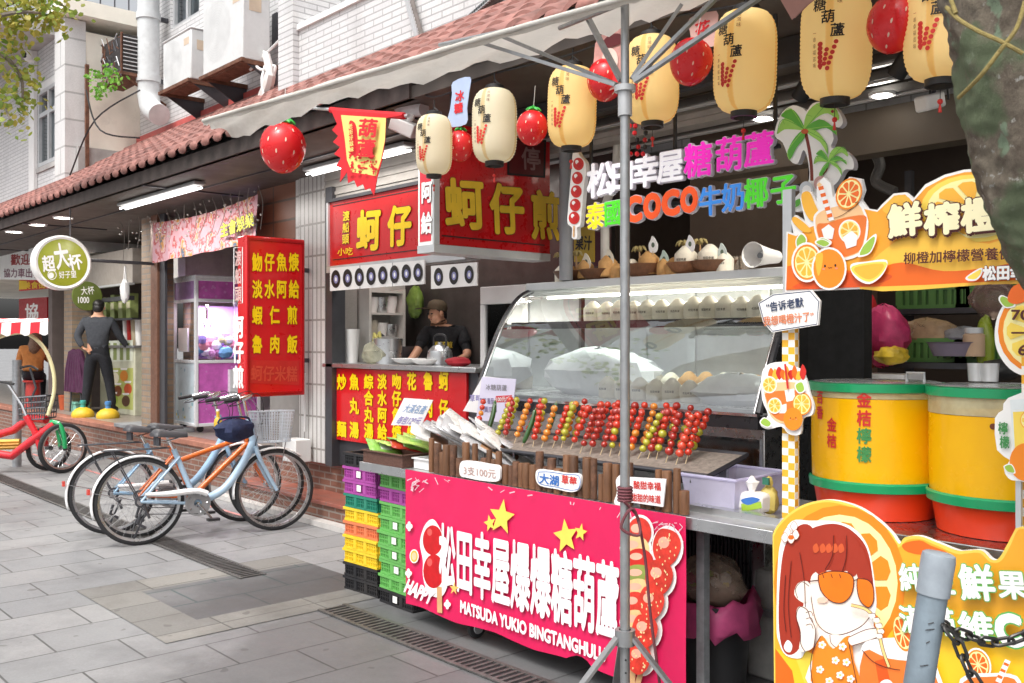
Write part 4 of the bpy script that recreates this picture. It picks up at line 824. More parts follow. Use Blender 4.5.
# trays of snack packets at the left end
Yt = 3.55
def tray(x0, x1, y0, y1, z0, h, m, name, label, flare=.02):
    q = MB(); t = .008
    for a, b in (((x0, y0), (x1, y0 + t)), ((x0, y1 - t), (x1, y1)), ((x0, y0 + t), (x0 + t, y1 - t)), ((x1 - t, y0 + t), (x1, y1 - t))): q.b2((a[0], a[1], z0), (b[0], b[1], z0 + h), m)
    q.b2((x0 + t, y0 + t, z0 + .002), (x1 - t, y1 - t, z0 + .01), m); q.b2((x0 - .008, y0 - .012, z0 + h), (x1 + .008, y0 + t, z0 + h + .008), m); q.b2((x0 - .008, y0 + t, z0 + h), (x0 + t, y1, z0 + h + .008), m); q.b2((x1 - t, y0 + t, z0 + h), (x1 + .008, y1, z0 + h + .008), m)
    return solo(name, q, label, 'tray', bevel=.002)
bask = mat('wicker brown', (.11, .05, .035), .6, var=.3, vs=80, bump=.5, bs=150)
xl = XA(362, 3.5); tray(-4.93, -4.52, 3.24, 3.78, tz + .002, .07, bask, 'brown_basket', 'brown woven basket of green snack packets at the left end of the stall')
tray(-4.49, -3.98, 3.30, 3.85, tz + .002, .055, white, 'white_tray', 'white tray heaped with pale flat packets left of the skewers')
tray(-4.62, -4.3, 3.86, 4.1, tz + .002, .1, bask, 'brown_basket', 'brown woven basket of red packets under the handwritten price card')
def packet(c, w, h, rx, ry, rz, m, m2, name, label, group):
    q = MB(); n = 6; vs_ = []
    for i in range(n + 1):
        for k in range(n + 1):
            u = i / n * 2 - 1; v_ = k / n * 2 - 1; e = (1 - u ** 4) * (1 - v_ ** 4); vs_.append((u * w / 2, v_ * h / 2, .012 * e + .003 * math.sin(u * 9 + v_ * 7)))
    fs = [(i * (n + 1) + k, (i + 1) * (n + 1) + k, (i + 1) * (n + 1) + k + 1, i * (n + 1) + k + 1) for i in range(n) for k in range(n)]
    for j, f in enumerate(fs): q.f.append(list(f)); q.m.append(q.mi(m2 if (j % n) in (2, 3) and 1 <= j // n <= 4 else m))
    q.v = [V(p) for p in vs_]; o = link(name, q.mesh(name, ang=60), None, c); o.rotation_euler = (rx, ry, rz); so_ = o.modifiers.new('thickness', 'SOLIDIFY'); so_.thickness = .006
    o['label'] = label; o['category'] = 'packet'; o['group'] = group; return o
pg = [mat('packet green', '8fbf5a', .3, var=.2, vs=20), mat('packet lime', 'b7d36b', .3, var=.2, vs=20), mat('packet red', 'c2402e', .3, var=.2, vs=20), mat('packet white', 'e3e6dc', .3, var=.1)]
rnd = random.Random(14); ordw = ['first', 'second', 'third', 'fourth', 'fifth', 'sixth', 'seventh', 'eighth', 'ninth', 'tenth', 'eleventh', 'twelfth', 'thirteenth', 'fourteenth', 'fifteenth', 'sixteenth', 'seventeenth', 'eighteenth', 'nineteenth', 'twentieth', 'twenty-first', 'twenty-second', 'twenty-third', 'twenty-fourth', 'twenty-fifth', 'twenty-sixth', 'twenty-seventh', 'twenty-eighth', 'twenty-ninth', 'thirtieth', 'thirty-first', 'thirty-second', 'thirty-third', 'thirty-fourth', 'thirty-fifth', 'thirty-sixth', 'thirty-seventh', 'thirty-eighth', 'thirty-ninth', 'fortieth', 'forty-first', 'forty-second', 'forty-third', 'forty-fourth']
for i in range(9):
    x = -4.88 + i * .045; packet((x, 3.45 + rnd.uniform(-.12, .2), tz + .075 + .008 * i + rnd.uniform(0, .02)), .15, .22, -.3 + rnd.uniform(-.1, .15), .25 + rnd.uniform(-.2, .2), rnd.uniform(-.7, .5), pg[(0, 1, 0, 2, 1, 0, 2, 1, 2)[i]], pg[(3, 2, 1, 3, 3, 3, 3, 0, 3)[i]], 'snack_packet', '%s snack packet, %s from the left in the brown basket' % (('green', 'lime', 'green', 'red', 'lime', 'green', 'red', 'lime', 'red')[i], ordw[i]), 'snack packets in the brown basket')
pw = [mat('packet pale', 'dedad6', .3, var=.14, vs=15), mat('packet silver', 'c7c6c8', .25, .2, .15), mat('packet clear', 'e9e6e2', .2, var=.08), mat('packet brown', '6b4630', .5, var=.3, vs=25), mat('packet tan', 'b48a66', .5, var=.3, vs=25)]
for i in range(20):
    t = i / 19; x = -4.46 + t * .62; packet((x, 3.50 + rnd.uniform(-.12, .18), tz + .10 + .12 * (1 - abs(t - .45) * 1.4) + rnd.uniform(-.02, .02)), .15, .36, -.6 + rnd.uniform(-.2, .2), .35 + rnd.uniform(-.25, .2), -.65 + rnd.uniform(-.35, .35), pw[i % 3], pw[(4, 0, 3, 2, 1, 4, 0, 3)[i % 8]], 'snack_packet', 'pale flat packet, %s from the left in the white tray heap' % ordw[i], 'pale packets in the white tray')
for i in range(4): packet((-4.56 + i * .07, 3.95, tz + .11), .13, .2, -.4, .1, rnd.uniform(-.4, .4), pg[2], pg[3], 'snack_packet', 'red packet, %s from the left in the back basket by the price card' % ordw[i], 'red packets in the back basket')
def card(name, pxs, Y, lab, cat, m=paper, t=.004, lean=0.):
    pl = ('Y', Y); A = Art(pl); A.sh(pxs, m, t=t); return pl, A.mb
lav = mat('lavender card', 'dfdaf0', .5, var=.03)
pl, q = card('c', [(391, 425), (421, 426), (433, 400), (404, 398)], 3.75, '', ''); text(q, '大溪名產', pl, (405, 408), (426, 410), 9, mat('pale blue ink', '8fa9cc', .5), .015, .002, shear=.25); text(q, '每包120元', pl, (398, 420), (421, 421), 8, mat('pale violet ink', '9a8fc8', .5), .015, .002, shear=.25); solo('price_card', q, 'leaning handwritten price card with blue writing by the snack baskets', 'card')
pl, q = card('c', [(463, 411), (487, 414), (500, 378), (483, 376)], 3.92, ''  , ''); text(q, '草莓酥', pl, (470, 398), (487, 399), 7, mat('pale violet ink', '9a8fc8', .5), .01, .002); solo('price_card', q, 'white card leaning behind the lavender price card', 'card')
pl, q = card('c', [(476, 420), (511, 423), (516, 379), (482, 377)], 3.86, '', '', lav); A = Art(pl, lift=.001); A.sh([(495, 402.5), (512, 402), (512, 395), (496, 396)], mat('tag red', 'd2404c', .5)); q.add(A.mb.v, A.mb.f, A.mb.mats[0]); text(q, '冰糖葫蘆', pl, (486, 387), (507, 388), 6, mat('grey ink', '8d8a92', .5), .01, .002); text(q, '草莓 番茄', pl, (480, 401), (494, 401), 6, mat('violet ink', '7a6a9a', .5), .01, .002); text(q, '100元/支', pl, (497, 399.2), (511, 398.8), 5, signwhite, .02, .004); text(q, '小黃瓜串', pl, (480, 409), (497, 410), 6, mat('violet ink', '7a6a9a', .5), .01, .002); solo('price_card', q, 'lavender price card with red tag standing left of the skewers', 'card')
# white plates hung on the logs
def plate(pts, text_rows, Y, name, label):
    pl = ('Y', Y); A = Art(pl); A.sm(pts, signwhite, 4, t=.012); T = thing(name, label, 'sign', PP(*pts[0], pl)); part('board', A.mb, T); q = MB()
    for args in text_rows: text(q, args[0], pl, *args[1:4], args[4], args[5], .003)
    part('lettering', q, T)
    return pl, T
plate([(461, 462), (472, 461), (490, 464), (499, 466), (500, 473), (498, 481), (484, 481), (468, 478), (460, 475)], [('3支100元', (464, 470), (496, 474), 9, mat('pale red ink', 'b89a94', .5), .01)], 3.225, 'stall_sign', 'white rounded sign with faint handwriting on the logs, leftmost')
pl, T = plate([(537, 470), (548, 470), (566, 473), (579, 474), (581, 482), (578, 490), (570, 492), (556, 489), (541, 486), (536, 480)], [('大湖', (540, 478), (559, 481), 10, blueink, .03), ('草莓', (562, 479), (577, 482), 9, redink, .02)], 3.225, 'stall_sign', 'white oval sign with blue and red writing on the logs')
A = Art(pl, lift=.001); A.ln([(539, 472), (550, 472), (566, 474.5), (579, 476), (579, 488), (570, 490), (556, 487), (541, 484), (538, 479), (539, 472)], .7, blueink); part('border', A.mb, T)
pl, q = card('c', [(629, 502), (663, 507), (666, 479), (630, 477)], 3.21, '', '', t=.006); text(q, '酸甜幸福', pl, (634, 484.5), (661, 486.5), 8, redink, .02, .003); text(q, '甜甜的味道', pl, (632, 497), (661, 499.5), 8, redink, .02, .003); solo('stall_sign', q, 'white square sign with two rows of red characters beside the steel pole', 'sign')
A = Art(('Y', 3.22)); A.sm([(616, 480), (622, 474), (628, 478), (628, 500), (622, 507), (614, 503), (617, 492)], signwhite, t=.008); solo('cut_out_card', A.mb, 'white cut-out card half hidden behind the steel pole', 'card')

# ---------------------------------------------------------------- skewer tray and candied skewers
Ys = 3.42; tx0, tx1 = XA(466, Ys), XA(708, Ys)
T = thing('skewer_tray', 'dark rimmed tray standing on the stall with the candied skewers', 'tray', ((tx0 + tx1) / 2, Ys, tz + .14)); z0 = ZA(470, 446, Ys)
z1 = z0 + .07; yb2 = Ys + .30; gr = mat('tray mat', (.24, .20, .17), .7, var=.3, vs=40, bump=.4)
q = MB(); q.quad((tx0, Ys, z0), (tx1, Ys, z0), (tx1, yb2, z1), (tx0, yb2, z1), gr); q.quad((tx0, Ys, z0 - .015), (tx0, yb2, z1 - .015), (tx1, yb2, z1 - .015), (tx1, Ys, z0 - .015), dsteel); part('bed', q, T)
q = MB(); q.tube([(tx0, Ys, z0), (tx1, Ys, z0), (tx1, yb2, z1), (tx0, yb2, z1)], .011, dsteel, 8, closed=True)
for k in range(10): x = tx0 + (tx1 - tx0) * (k + .5) / 10; q.tube([(x, Ys - .012, z0), (x, Ys - .012, z0 - .035)], .006, dsteel, 6)
part('rim', q, T)
q = MB()
for x in (tx0 + .1, tx1 - .1): q.b2((x - .02, Ys + .03, tz), (x + .02, Ys + .05, z0 - .012), gpipe); q.b2((x - .02, yb2 - .05, tz), (x + .02, yb2 - .03, z1 - .03), gpipe)
part('support', q, T)
def candy(name, c, **k): return mat(name, c, .12, coat=1., var=.15, vs=30, **k)
FR = dict(tomato=candy('candied tomato', 'd0351c'), haw=candy('candied haw', 'ab2a1e'), grape=candy('candied grape', 'b5ae2e'), orangef=candy('candied orange', 'e08a2a'), berry=candy('candied berry', 'd8482e'))
stickM = mat('bamboo stick', (.62, .48, .30), .6, var=.15); cuc = mat('candied cucumber', '2c5a24', .15, coat=1., var=.4, vs=40); jam = candy('dark plum', '3a0f14')
FM = {}
def fruit_mesh(k):
    if k not in FM:
        q = MB(); q.sph((0, 0, 0), (.0185, .0185, .0172), FR[k] if k in FR else jam, 12)
        if k == 'berry':
            for i in range(10): a = i * 2.4; zz_ = -.8 + 1.6 * i / 9; rr = math.sqrt(1 - zz_ * zz_) * .0165; q.sph((rr * math.cos(a), rr * math.sin(a), zz_ * .0158), .0012, seed, 4)
        FM[k] = q.mesh('candied_fruit')
    return FM[k]
stk = MB(); stk.tube([(0, 0, 0), (0, 0, .225)], .0022, stickM, 6); STK = stk.mesh('stick')
CUM = MB(); CUM.tube(crv([(0, 0, .03), (.004, 0, .08), (.006, 0, .14), (.0, 0, .20), (-.004, 0, .215)], 4, False), [.008, .011, .0125, .0135, .014, .0142, .0142, .0142, .014, .0138, .013, .012, .0105, .009, .007, .005, .003], cuc, 12); CUM = CUM.mesh('cucumber')
# (pixel x of the stick's foot, pixel y of foot, tip x, tip y, fruit sequence, tag)
ALLC = {'tomato': 'red tomato', 'haw': 'dark red haw', 'grape': 'green grape', 'orangef': 'orange', 'berry': 'red strawberry'}
rowdef = []
rnd = random.Random(33)
kinds = ['mixed', 'cucumber', 'grape', 'tomato', 'haw', 'grape', 'orangef', 'tomato', 'cucumber', 'tomato', 'tomato', 'grapeorange', 'orangef', 'cucumber', 'tomato', 'grape', 'grape', 'haw', 'tomato', 'haw', 'tomato', 'grapehaw', 'tomato', 'orangehaw', 'grapehaw', 'berry', 'grapehaw', 'tomato', 'haw', 'grapehaw', 'berry', 'grapehaw', 'tomato', 'grapehaw']
kinds[17:17] = ['orangef', 'tomato', 'grapehaw', 'haw', 'berry']; kinds[30:30] = ['orangehaw', 'tomato', 'grape', 'orangef', 'haw']; NSK = len(kinds)
for i, kd in enumerate(kinds):
    t = i / (NSK - 1); fx = 484 + 206 * t - (2 if i % 2 else 0) + rnd.uniform(-1, 1); Yf = Ys + (.10 if i % 2 == 0 else .20) + rnd.uniform(-.02, .02)
    if i == 0: fx = 474
    p = PY(fx, 440, Yf); p.z = z0 + (Yf - Ys) / .30 * .07 - .01
    root = thing('candied_skewer', '', 'candied fruit', p, 'candied fruit skewers on the stall')
    ln = {'mixed': 'red and yellow', 'cucumber': 'whole green cucumber', 'grapeorange': 'green and orange fruit', 'grapehaw': 'red and green fruit', 'orangehaw': 'red and orange fruit'}.get(kd, ALLC.get(kd)); root['label'] = 'candied %s skewer, %s skewer from the left on the tray' % (ln, ordw[i])
    root.rotation_euler = (-.27 + rnd.uniform(-.13, .1), .19 + rnd.uniform(-.12, .10), rnd.uniform(-.5, .5)); s = 1.04 if i < 18 else 1.08; root.scale = (s, s, s)
    link('stick', STK, root)
    if kd == 'cucumber': link('cucumber', CUM, root, (0, 0, .0)); continue
    nf = 6
    for k in range(nf):
        f = {'mixed': ('tomato', 'grape', 'tomato', 'orangef', 'tomato')[k % 5], 'grapeorange': ('orangef', 'grape')[k % 2], 'grapehaw': ('grape', 'tomato', 'grape', 'tomato', 'tomato', 'haw')[k], 'orangehaw': ('orangef', 'tomato', 'orangef', 'tomato', 'tomato', 'tomato')[k]}.get(kd, kd)
        o = link('fruit', fruit_mesh(f), root, (rnd.uniform(-.002, .002), rnd.uniform(-.002, .002), .062 + k * .0322)); o.rotation_euler = (rnd.random(), rnd.random(), rnd.random() * 6)
        sc = rnd.uniform(.82, 1.14); o.scale = (sc, sc, sc)
# lilac tub, packet of wipes and lemon-yellow bag at the right end of the table
tub = mat('lilac tub', 'dedaf0', .3, var=.05, transl=.5); xa_, xb_ = XA(684, 3.42), XA(738, 3.42); q = MB(); q.add([(xa_ + .02, 3.42, tz + .004), (xb_ - .02, 3.42, tz + .004), (xb_ - .02, 3.8, tz + .004), (xa_ + .02, 3.8, tz + .004), (xa_, 3.4, tz + .15), (xb_, 3.4, tz + .15), (xb_, 3.82, tz + .15), (xa_, 3.82, tz + .15)], [(0, 3, 2, 1), (0, 1, 5, 4), (1, 2, 6, 5), (2, 3, 7, 6), (3, 0, 4, 7)], tub)
q.tube([(xa_, 3.4, tz + .15), (xb_, 3.4, tz + .15), (xb_, 3.82, tz + .15), (xa_, 3.82, tz + .15)], .008, tub, 6, closed=True); solo('plastic_tub', q, 'translucent lilac plastic tub at the right end of the stall table', 'tub')
c = PY(752, 508, 3.5); c.z = tz + .055; T = thing('wipes_packet', 'white and blue soft packet of wipes beside the lilac tub', 'packet', c - V((0, 0, .05))); q = MB(); q.box(c, (.15, .10, .085), signwhite); part('pack', q, T, bevel=.02); A = Art(('Y', c.y - .056)); A.sh([(741, 504), (761, 502), (762, 508), (742, 512)], mat('pack green', '9ab93a', .4)); A.sm([(741, 500), (752, 497), (760, 500), (748, 505)], blueink); part('label', A.mb, T); q = MB(); q.lathe([(.012, 0), (.02, .02), (.034, .045), (.02, .05), (.004, .07)], c + V((0, 0, .04)), signwhite, 7); part('tissue', q, T)
c = PY(769, 503, 3.55); c.z = tz + .06; q = bagmesh(c, (.045, .04, .06), mat('yellow bag', 'd9c46a', .5, transl=.2), 17); q.sph(c + V((.0, 0, .075)), (.02, .015, .03), mat('yellow bag', 'd9c46a'), 8); q.box(c + V((.005, -.03, .085)), (.03, .01, .03), mat('pack teal', '2f6f5a', .5)); solo('tied_bag', q, 'small knotted yellowish bag right of the wipes packet', 'bag')

# ---------------------------------------------------------------- refrigerated display case
XL, XR = -4.72, -2.60; prof = [(3.97, 1.25), (4.035, 1.40), (4.105, 1.55), (4.18, 1.69), (4.265, 1.81), (4.36, 1.90), (4.47, 1.945)]
T = thing('display_case', 'steel refrigerated display case with curved glass front holding white coconuts', 'display case', ((XL + XR) / 2, 4.4, 0)); ssteel = mat('brushed steel', (.50, .51, .52), .3, 1., .12, 12)
q = MB(); q.b2((XL, 4.02, .12), (XR, 5.0, 1.17), ssteel); q.b2((XL + .03, 4.06, 0), (XR - .03, 4.95, .119), dsteel); part('base_cabinet', q, T, bevel=.004)
q = MB(); q.b2((XL - .004, 3.955, 1.172), (XR + .004, 5.0, 1.235), mat('case rail black', (.03, .03, .034), .3)); q.b2((XL - .006, 3.945, 1.236), (XR + .006, 3.975, 1.25), chrome); part('front_rail', q, T)
q = MB()
for k in range(22): x = XR - .55 + k * .022; q.b2((x, 4.005, .35), (x + .010, 4.019, .95), dsteel)
q.b2((XR - .6, 4.0, .3), (XR - .03, 4.019, .335), ssteel); part('vent_grille', q, T)
q = MB(); q.b2((XR - .85, 4.008, .9), (XR - .02, 4.0195, 1.12), mat('polished steel', (.55, .56, .57), .12, 1., .06)); part('steel_panel', q, T)
q = MB(); q.b2((XL - .02, 4.43, 1.945), (XR + .02, 5.02, 1.995), alu); q.b2((XL, 4.47, 1.905), (XR, 4.56, 1.944), white); part('top_panel', q, T, bevel=.004)
q = MB(); q.tube([(XL + .12, 4.50, 1.893), (XR - .06, 4.50, 1.893)], .007, lamp_mat('lit strip', (1, .93, .8), 7), 8); part('light_strip', q, T); area('strip_lamp', ((XL + XR) / 2, 4.55, 1.88), 1.9, .04, 22, (1, .95, .86), parent=T)
gm = clear('case glass', (.96, .98, .98), .015, 0, ior=2.9); pc = crv(prof, 4, False); q = MB(); n_ = len(pc); q.add([V((x, y, z)) for x in (XL + .02, XR - .02) for y, z in pc], [(i, n_ + i, n_ + i + 1, i + 1) for i in range(n_ - 1)], gm); part('curved_glass', q, T, ang=80)
for x, nm in ((XL, 1), (XR, -1)):
    q = MB(); q.tube([V((x, y, z)) for y, z in pc], .020, mat('case trim', (.04, .04, .045), .25), 8); q.tube([V((x - .012 * nm * 0 + .022 * nm, y - .004, z)) for y, z in pc], .007, chrome, 6); part('side_trim', q, T)
    q = MB(); q.add([V((x, y, z)) for y, z in pc] + [V((x, 4.98, 1.945)), V((x, 4.98, 1.25))], [tuple(range(n_ + 2))], gm); part('side_glass', q, T)
q = MB(); q.b2((XL + .03, 4.96, 1.25), (XR - .03, 4.985, 1.94), mat('case back', (.58, .59, .6), .5, 0, .08));  # back panel colour whitened to stand in for pale reflections in the glass
for x in (XL + .55, XL + .95, XL + 1.5): q.b2((x, 4.945, 1.25), (x + .06, 4.96, 1.94), alu)
part('back_door', q, T)
zs = ZA(620, 322, 4.25); q = MB(); q.b2((XL + .04, 4.24, zs - .035), (XR - .04, 4.275, zs + .01), mat('shelf edge dark', (.05, .05, .055), .3)); q.b2((XL + .04, 4.276, zs - .01), (XR - .04, 4.93, zs), clear('shelf glass', (.75, .8, .8), .05, .25, (.4, .42, .42))); part('upper_shelf', q, T)
q = MB(); q.b2((XL + .03, 4.03, 1.236), (XR - .03, 4.95, 1.262), mat('deck white', (.75, .76, .77), .3)); part('deck', q, T)
def lathe_mesh(name, prof, m, n=20): q = MB(); q.lathe(prof, (0, 0, 0), m, n); return q.mesh(name, ang=40)
coco = mat('trimmed coconut', 'e9e2d2', .6, var=.08, vs=30, bump=.2); husk = mat('husk coconut', 'cf9f64', .7, var=.2, vs=14, bump=.3)
CB = [(0, 0), (.052, 0), (.058, .006), (.061, .05), (.060, .085), (.058, .092), (.022, .128), (.010, .134), (0, .134)]
def coconut_mesh(m, stamp=True):
    q = MB(); q.lathe(CB, (0, 0, 0), m, 20)
    if stamp:
        def fn(a, b, k): an = -math.pi / 2 - .55 + a * .9; r = .0617 + k; return V((r * math.cos(an), r * math.sin(an), .052 + .014 * b))
        put(q, '松田幸屋', fn, mat('stamp ink', '4a4540', .6), .01)
    return q.mesh('coconut', ang=40)
CO = coconut_mesh(coco); COH = coconut_mesh(husk, False)
rnd = random.Random(17)
def coconut(p, lab, grp, me=None, s=1.0):
    o = link('coconut', me or CO, None, p); o.rotation_euler = (0, 0, .45 + rnd.uniform(-.3, .3)); o.scale = (s, s, s * rnd.uniform(.96, 1.06)); o['label'] = lab; o['category'] = 'coconut'; o['group'] = grp
ta = [593, 607, 619.5, 634, 647.5, 662, 678, 694, 709.5, 726, 742, 758]
for i, px in enumerate(ta): p = PY(px, 318, 4.42); p.z = zs + .001; coconut(p, 'white trimmed coconut on the upper glass shelf, %s from the left' % ordw[i], 'coconuts on the upper shelf of the case', s=1.0)
for i, px in enumerate((574, 655, 671, 689, 706, 724, 742, 757)): p = PY(px, 370, 4.62); p.z = 1.263; coconut(p, 'coconut on the deck of the case, %s from the left in its back row' % ordw[i], 'coconuts in the back row of the deck', husk and (COH if i in (3, 4, 6, 7) else CO), 1.12)
for i, px in enumerate((608, 624, 640, 656, 672, 690)): p = PY(px, 395, 4.22); p.z = 1.263; coconut(p, 'white coconut close behind the curved glass, %s from the left in the front row' % ordw[i], 'coconuts in the front row of the deck', s=.95)
# added white mounds standing in for bright reflections in the case glass
reflm = mat('reflection white', 'eef1f4', .35); q = bagmesh(V((-2.95, 4.33, 1.33)), (.27, .2, .10), reflm, 12, 16); solo('reflection_mound', q, 'white mound added for the glass reflection at the right end of the case deck', 'bag'); q = bagmesh(V((-4.15, 4.52, 1.39)), (.43, .27, .17), reflm, 9, 18); solo('reflection_mound', q, 'big white mound added for the glass reflection on the left half of the case deck', 'bag')
# wooden bowls with coconuts on top of the case
tzc = 1.996; BW = MB(); BW.lathe([(0, 0), (.05, 0), (.095, .025), (.125, .065), (.118, .066), (.085, .03), (0, .018)], (0, 0, 0), woodmat('bowl wood', (.30, .13, .06), (.16, .07, .035), 9, .45), 24); BW = BW.mesh('wooden_bowl', ang=40)
for i, px in enumerate((574, 600, 645, 690, 713)):
    p = PY(px, 276, 4.62); p.z = tzc; o = link('wooden_bowl', BW, None, p); o.scale = (1.15 if i != 2 else 1.3,) * 3; o['label'] = 'brown wooden bowl on top of the case, %s from the left' % ordw[i]; o['category'] = 'bowl'; o['group'] = 'wooden bowls on top of the case'
for i, (px, dz, me, s) in enumerate(sorted(((563, 0, CO, .95), (585.5, .022, COH, .95), (608, .022, COH, 1.05), (617, .0, COH, .8), (649, .022, COH, 1.1), (665, .0, COH, .85), (686, .022, CO, 1.15), (710, .022, CO, 1.15), (573, .0, COH, .8), (632, .0, CO, .9), (674, .0, COH, .85), (725, .0, CO, .85)), key=lambda a: a[0])):
    p = PY(px, 276, 4.60); p.z = tzc + dz; coconut(p, '%s coconut on top of the case, %s from the left' % ('white' if me is CO else 'tan', ordw[i]), 'coconuts on top of the display case', me, s)
PT = MB(); PT.tube([(0, 0, 0), (.004, 0, .05), (0, 0, .10)], [.008, .006, .004], woodl, 8)
for k in range(7):
    a = k * .9; PT.tube(crv([(0, 0, .10), (.025 * math.cos(a), .02 * math.sin(a), .122), (.045 * math.cos(a), .03 * math.sin(a), .10)], 4, False), [.004, .006, .008, .008, .008, .007, .006, .004, .002], mat('straw palm', (.42, .34, .14), .7), 5)
PT = PT.mesh('toy_palm')
for i, px in enumerate((560.5, 576, 639.5, 684, 700)): p = PY(px, 276, 4.66); p.z = tzc + (.06 if i != 2 else .05); o = link('toy_palm', PT, None, p); o['label'] = 'little straw palm ornament among the coconuts on the case, %s from the left' % ordw[i]; o['category'] = 'ornament'; o['group'] = 'little palm ornaments on the case'; o.scale = (1.25,) * 3
rnd = random.Random(4)
for i, (px, py, cc) in enumerate(((586, 262, 'e7e0d0'), (653, 245, 'f0f0f0'), (664, 259, 'bcd0c8'), (690, 244, 'e8e8ee'), (722, 252, 'c9d4d2'), (609, 258, 'd9d3c4'))):
    pl = ('Y', 4.58); c = (px, py); A = Art(pl); A.sm([(px - 3, py + 7), (px + 3, py + 7), (px + 4.5, py), (px + 2, py - 6), (px - 1, py - 9), (px - 2.5, py - 5), (px - 4.5, py)], mat('tag %d' % i, cc, .5), t=.005); A.el(px, py, 1.6, 2.6, mat('tag ink', '5a6a5a', .5)); A.ln([(px, py + 6), (px, py + 20)], .8, stickM, False); solo('paper_pick', A.mb, 'small cut-out pick stuck among the coconuts on the case, %s from the left' % ordw[[0, 2, 3, 4, 5, 1][i]], 'ornament', 'paper picks among the coconuts')
c = PY(763, 267, 4.5); ax = (RT * -.72 - FW * .6).normalized(); T = thing('megaphone', 'white megaphone lying at the right end of the display case top', 'megaphone', V((c.x, c.y, tzc))); q = MB(); q.lathe([(.0, .02), (.02, .022), (.03, -.02), (.055, .05), (.068, .095), (.071, .095), (.058, .045), (.042, -.06), (.035, -.13), (0, -.13)], V((c.x, c.y, tzc + .072)), signwhite, 28, axis=ax); part('horn', q, T, ang=50); q = MB(); q.lathe([(.016, .024), (.016, .03), (0, .032)], V((c.x, c.y, tzc + .072)), grey, 16, axis=ax); part('speaker', q, T)
for i, (px, dx) in enumerate(((727, 0), (738, 0), (744.5, .0))):
    p = PY(px, 275, 4.7); p.z = tzc; q = MB(); q.lathe([(0, .002), (.028, .002), (.036, .10), (.033, .10), (.026, .006), (0, .006)], p, clear('cup plastic', (.95, .93, .9), .05, .22, (.7, .6, .5)), 18)
    if i == 0: q.lathe([(0, .007), (.024, .007), (.028, .05), (0, .05)], p, mat('tea', 'a85a24', .3), 16)
    solo('clear_cup', q, 'clear plastic cup on the case top near the megaphone, %s from the left' % ordw[i], 'cup', 'clear cups on the case top')

# ---------------------------------------------------------------- raised letters of the stall sign
YS = 3.78; pl = ('Y', YS)
T = thing('raised_letter_sign', 'raised colourful shop letters in two rows over the display case', 'sign', PY(690, 230, YS))
q = MB(); A_, B_ = PY(588, 186, YS + .04), PY(780, 146, YS + .04); q.tube([A_, B_], .012, black, 8); A2, B2 = PY(588, 216, YS + .04), PY(800, 186, YS + .04); q.tube([A2, B2], .012, black, 8)
for t in (.02, .5, .98): q.tube([A_.lerp(B_, t), V((A_.lerp(B_, t).x, YS + .04, 3.1))], .01, black, 6)
part('mounting_rail', q, T)
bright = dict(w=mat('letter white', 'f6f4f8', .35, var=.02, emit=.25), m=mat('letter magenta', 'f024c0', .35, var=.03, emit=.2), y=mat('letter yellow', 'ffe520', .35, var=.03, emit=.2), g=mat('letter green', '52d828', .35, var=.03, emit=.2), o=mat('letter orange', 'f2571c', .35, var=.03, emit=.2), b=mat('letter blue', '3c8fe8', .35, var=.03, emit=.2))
ledge = mat('letter edge', 'd8d4de', .4, var=.03)
LT = [('松', 602, 180, 27, 36, 'w'), ('田', 624, 176, 24, 31, 'w'), ('幸', 647, 171, 27, 34, 'w'), ('屋', 672, 166, 27, 34, 'w'), ('糖', 700, 160, 29, 36, 'm'), ('葫', 731, 154, 29, 36, 'm'), ('蘆', 761, 149, 31, 36, 'm'),
      ('泰', 597.5, 216, 20, 28, 'y'), ('國', 614.5, 213, 18, 27, 'g'), ('牛', 712, 201, 24, 31, 'b'), ('奶', 735, 197, 24, 30, 'b'), ('椰', 758, 193, 25, 31, 'g'), ('子', 785, 189, 27, 31, 'g')]
for ch, x, y, w_, h_, c_ in LT:
    q = MB(); sl2 = -.16 * w_ / 2; text(q, ch, pl, (x - w_ / 2, y - sl2), (x + w_ / 2, y + sl2), h_, ledge, .045, 0, em=True, ext=.012); text(q, ch, pl, (x - w_ / 2, y - sl2), (x + w_ / 2, y + sl2), h_, bright[c_], .018, .0145, em=True, ext=.003); part('letter', q, T)
for i, (ch, x) in enumerate(zip('COCO', (635, 654, 672.5, 691))):
    q = MB(); y = 209.5 - (x - 635) * .17; text(q, ch, pl, (x - 7.5, y + 1.2), (x + 7.5, y - 1.2), 23, ledge, .085, 0, ext=.012); text(q, ch, pl, (x - 7.5, y + 1.2), (x + 7.5, y - 1.2), 23, bright['o'], .06, .0145, ext=.003); part('letter', q, T)
# skewer shaped plaque
pl = ('Y', YS - .02); A = Art(pl); A.sm([(573, 153), (577, 151), (580, 156), (585, 162), (586, 172), (584, 184), (583, 196), (582, 208), (581, 220), (580, 226), (577, 228), (577, 238), (572, 238), (572, 228), (567.5, 223), (568, 210), (569, 198), (570, 186), (571, 174), (572, 162)], signwhite, t=.03)
for i, (x, y) in enumerate(((578.5, 164), (577.5, 178), (576.5, 191.5), (575.5, 205), (574.5, 218))): A.el(x, y, 5.4, 6.3, redink); A.el(x - 1.5, y - 2, 1.7, 2.1, signwhite); A.el(x + 1, y + 1, 2.6, 3, berry)
A.ln([(574.5, 226), (574, 237)], 1.6, stick); solo('skewer_plaque', A.mb, 'slim white cut-out plaque of a red candied skewer left of the raised letters', 'sign')
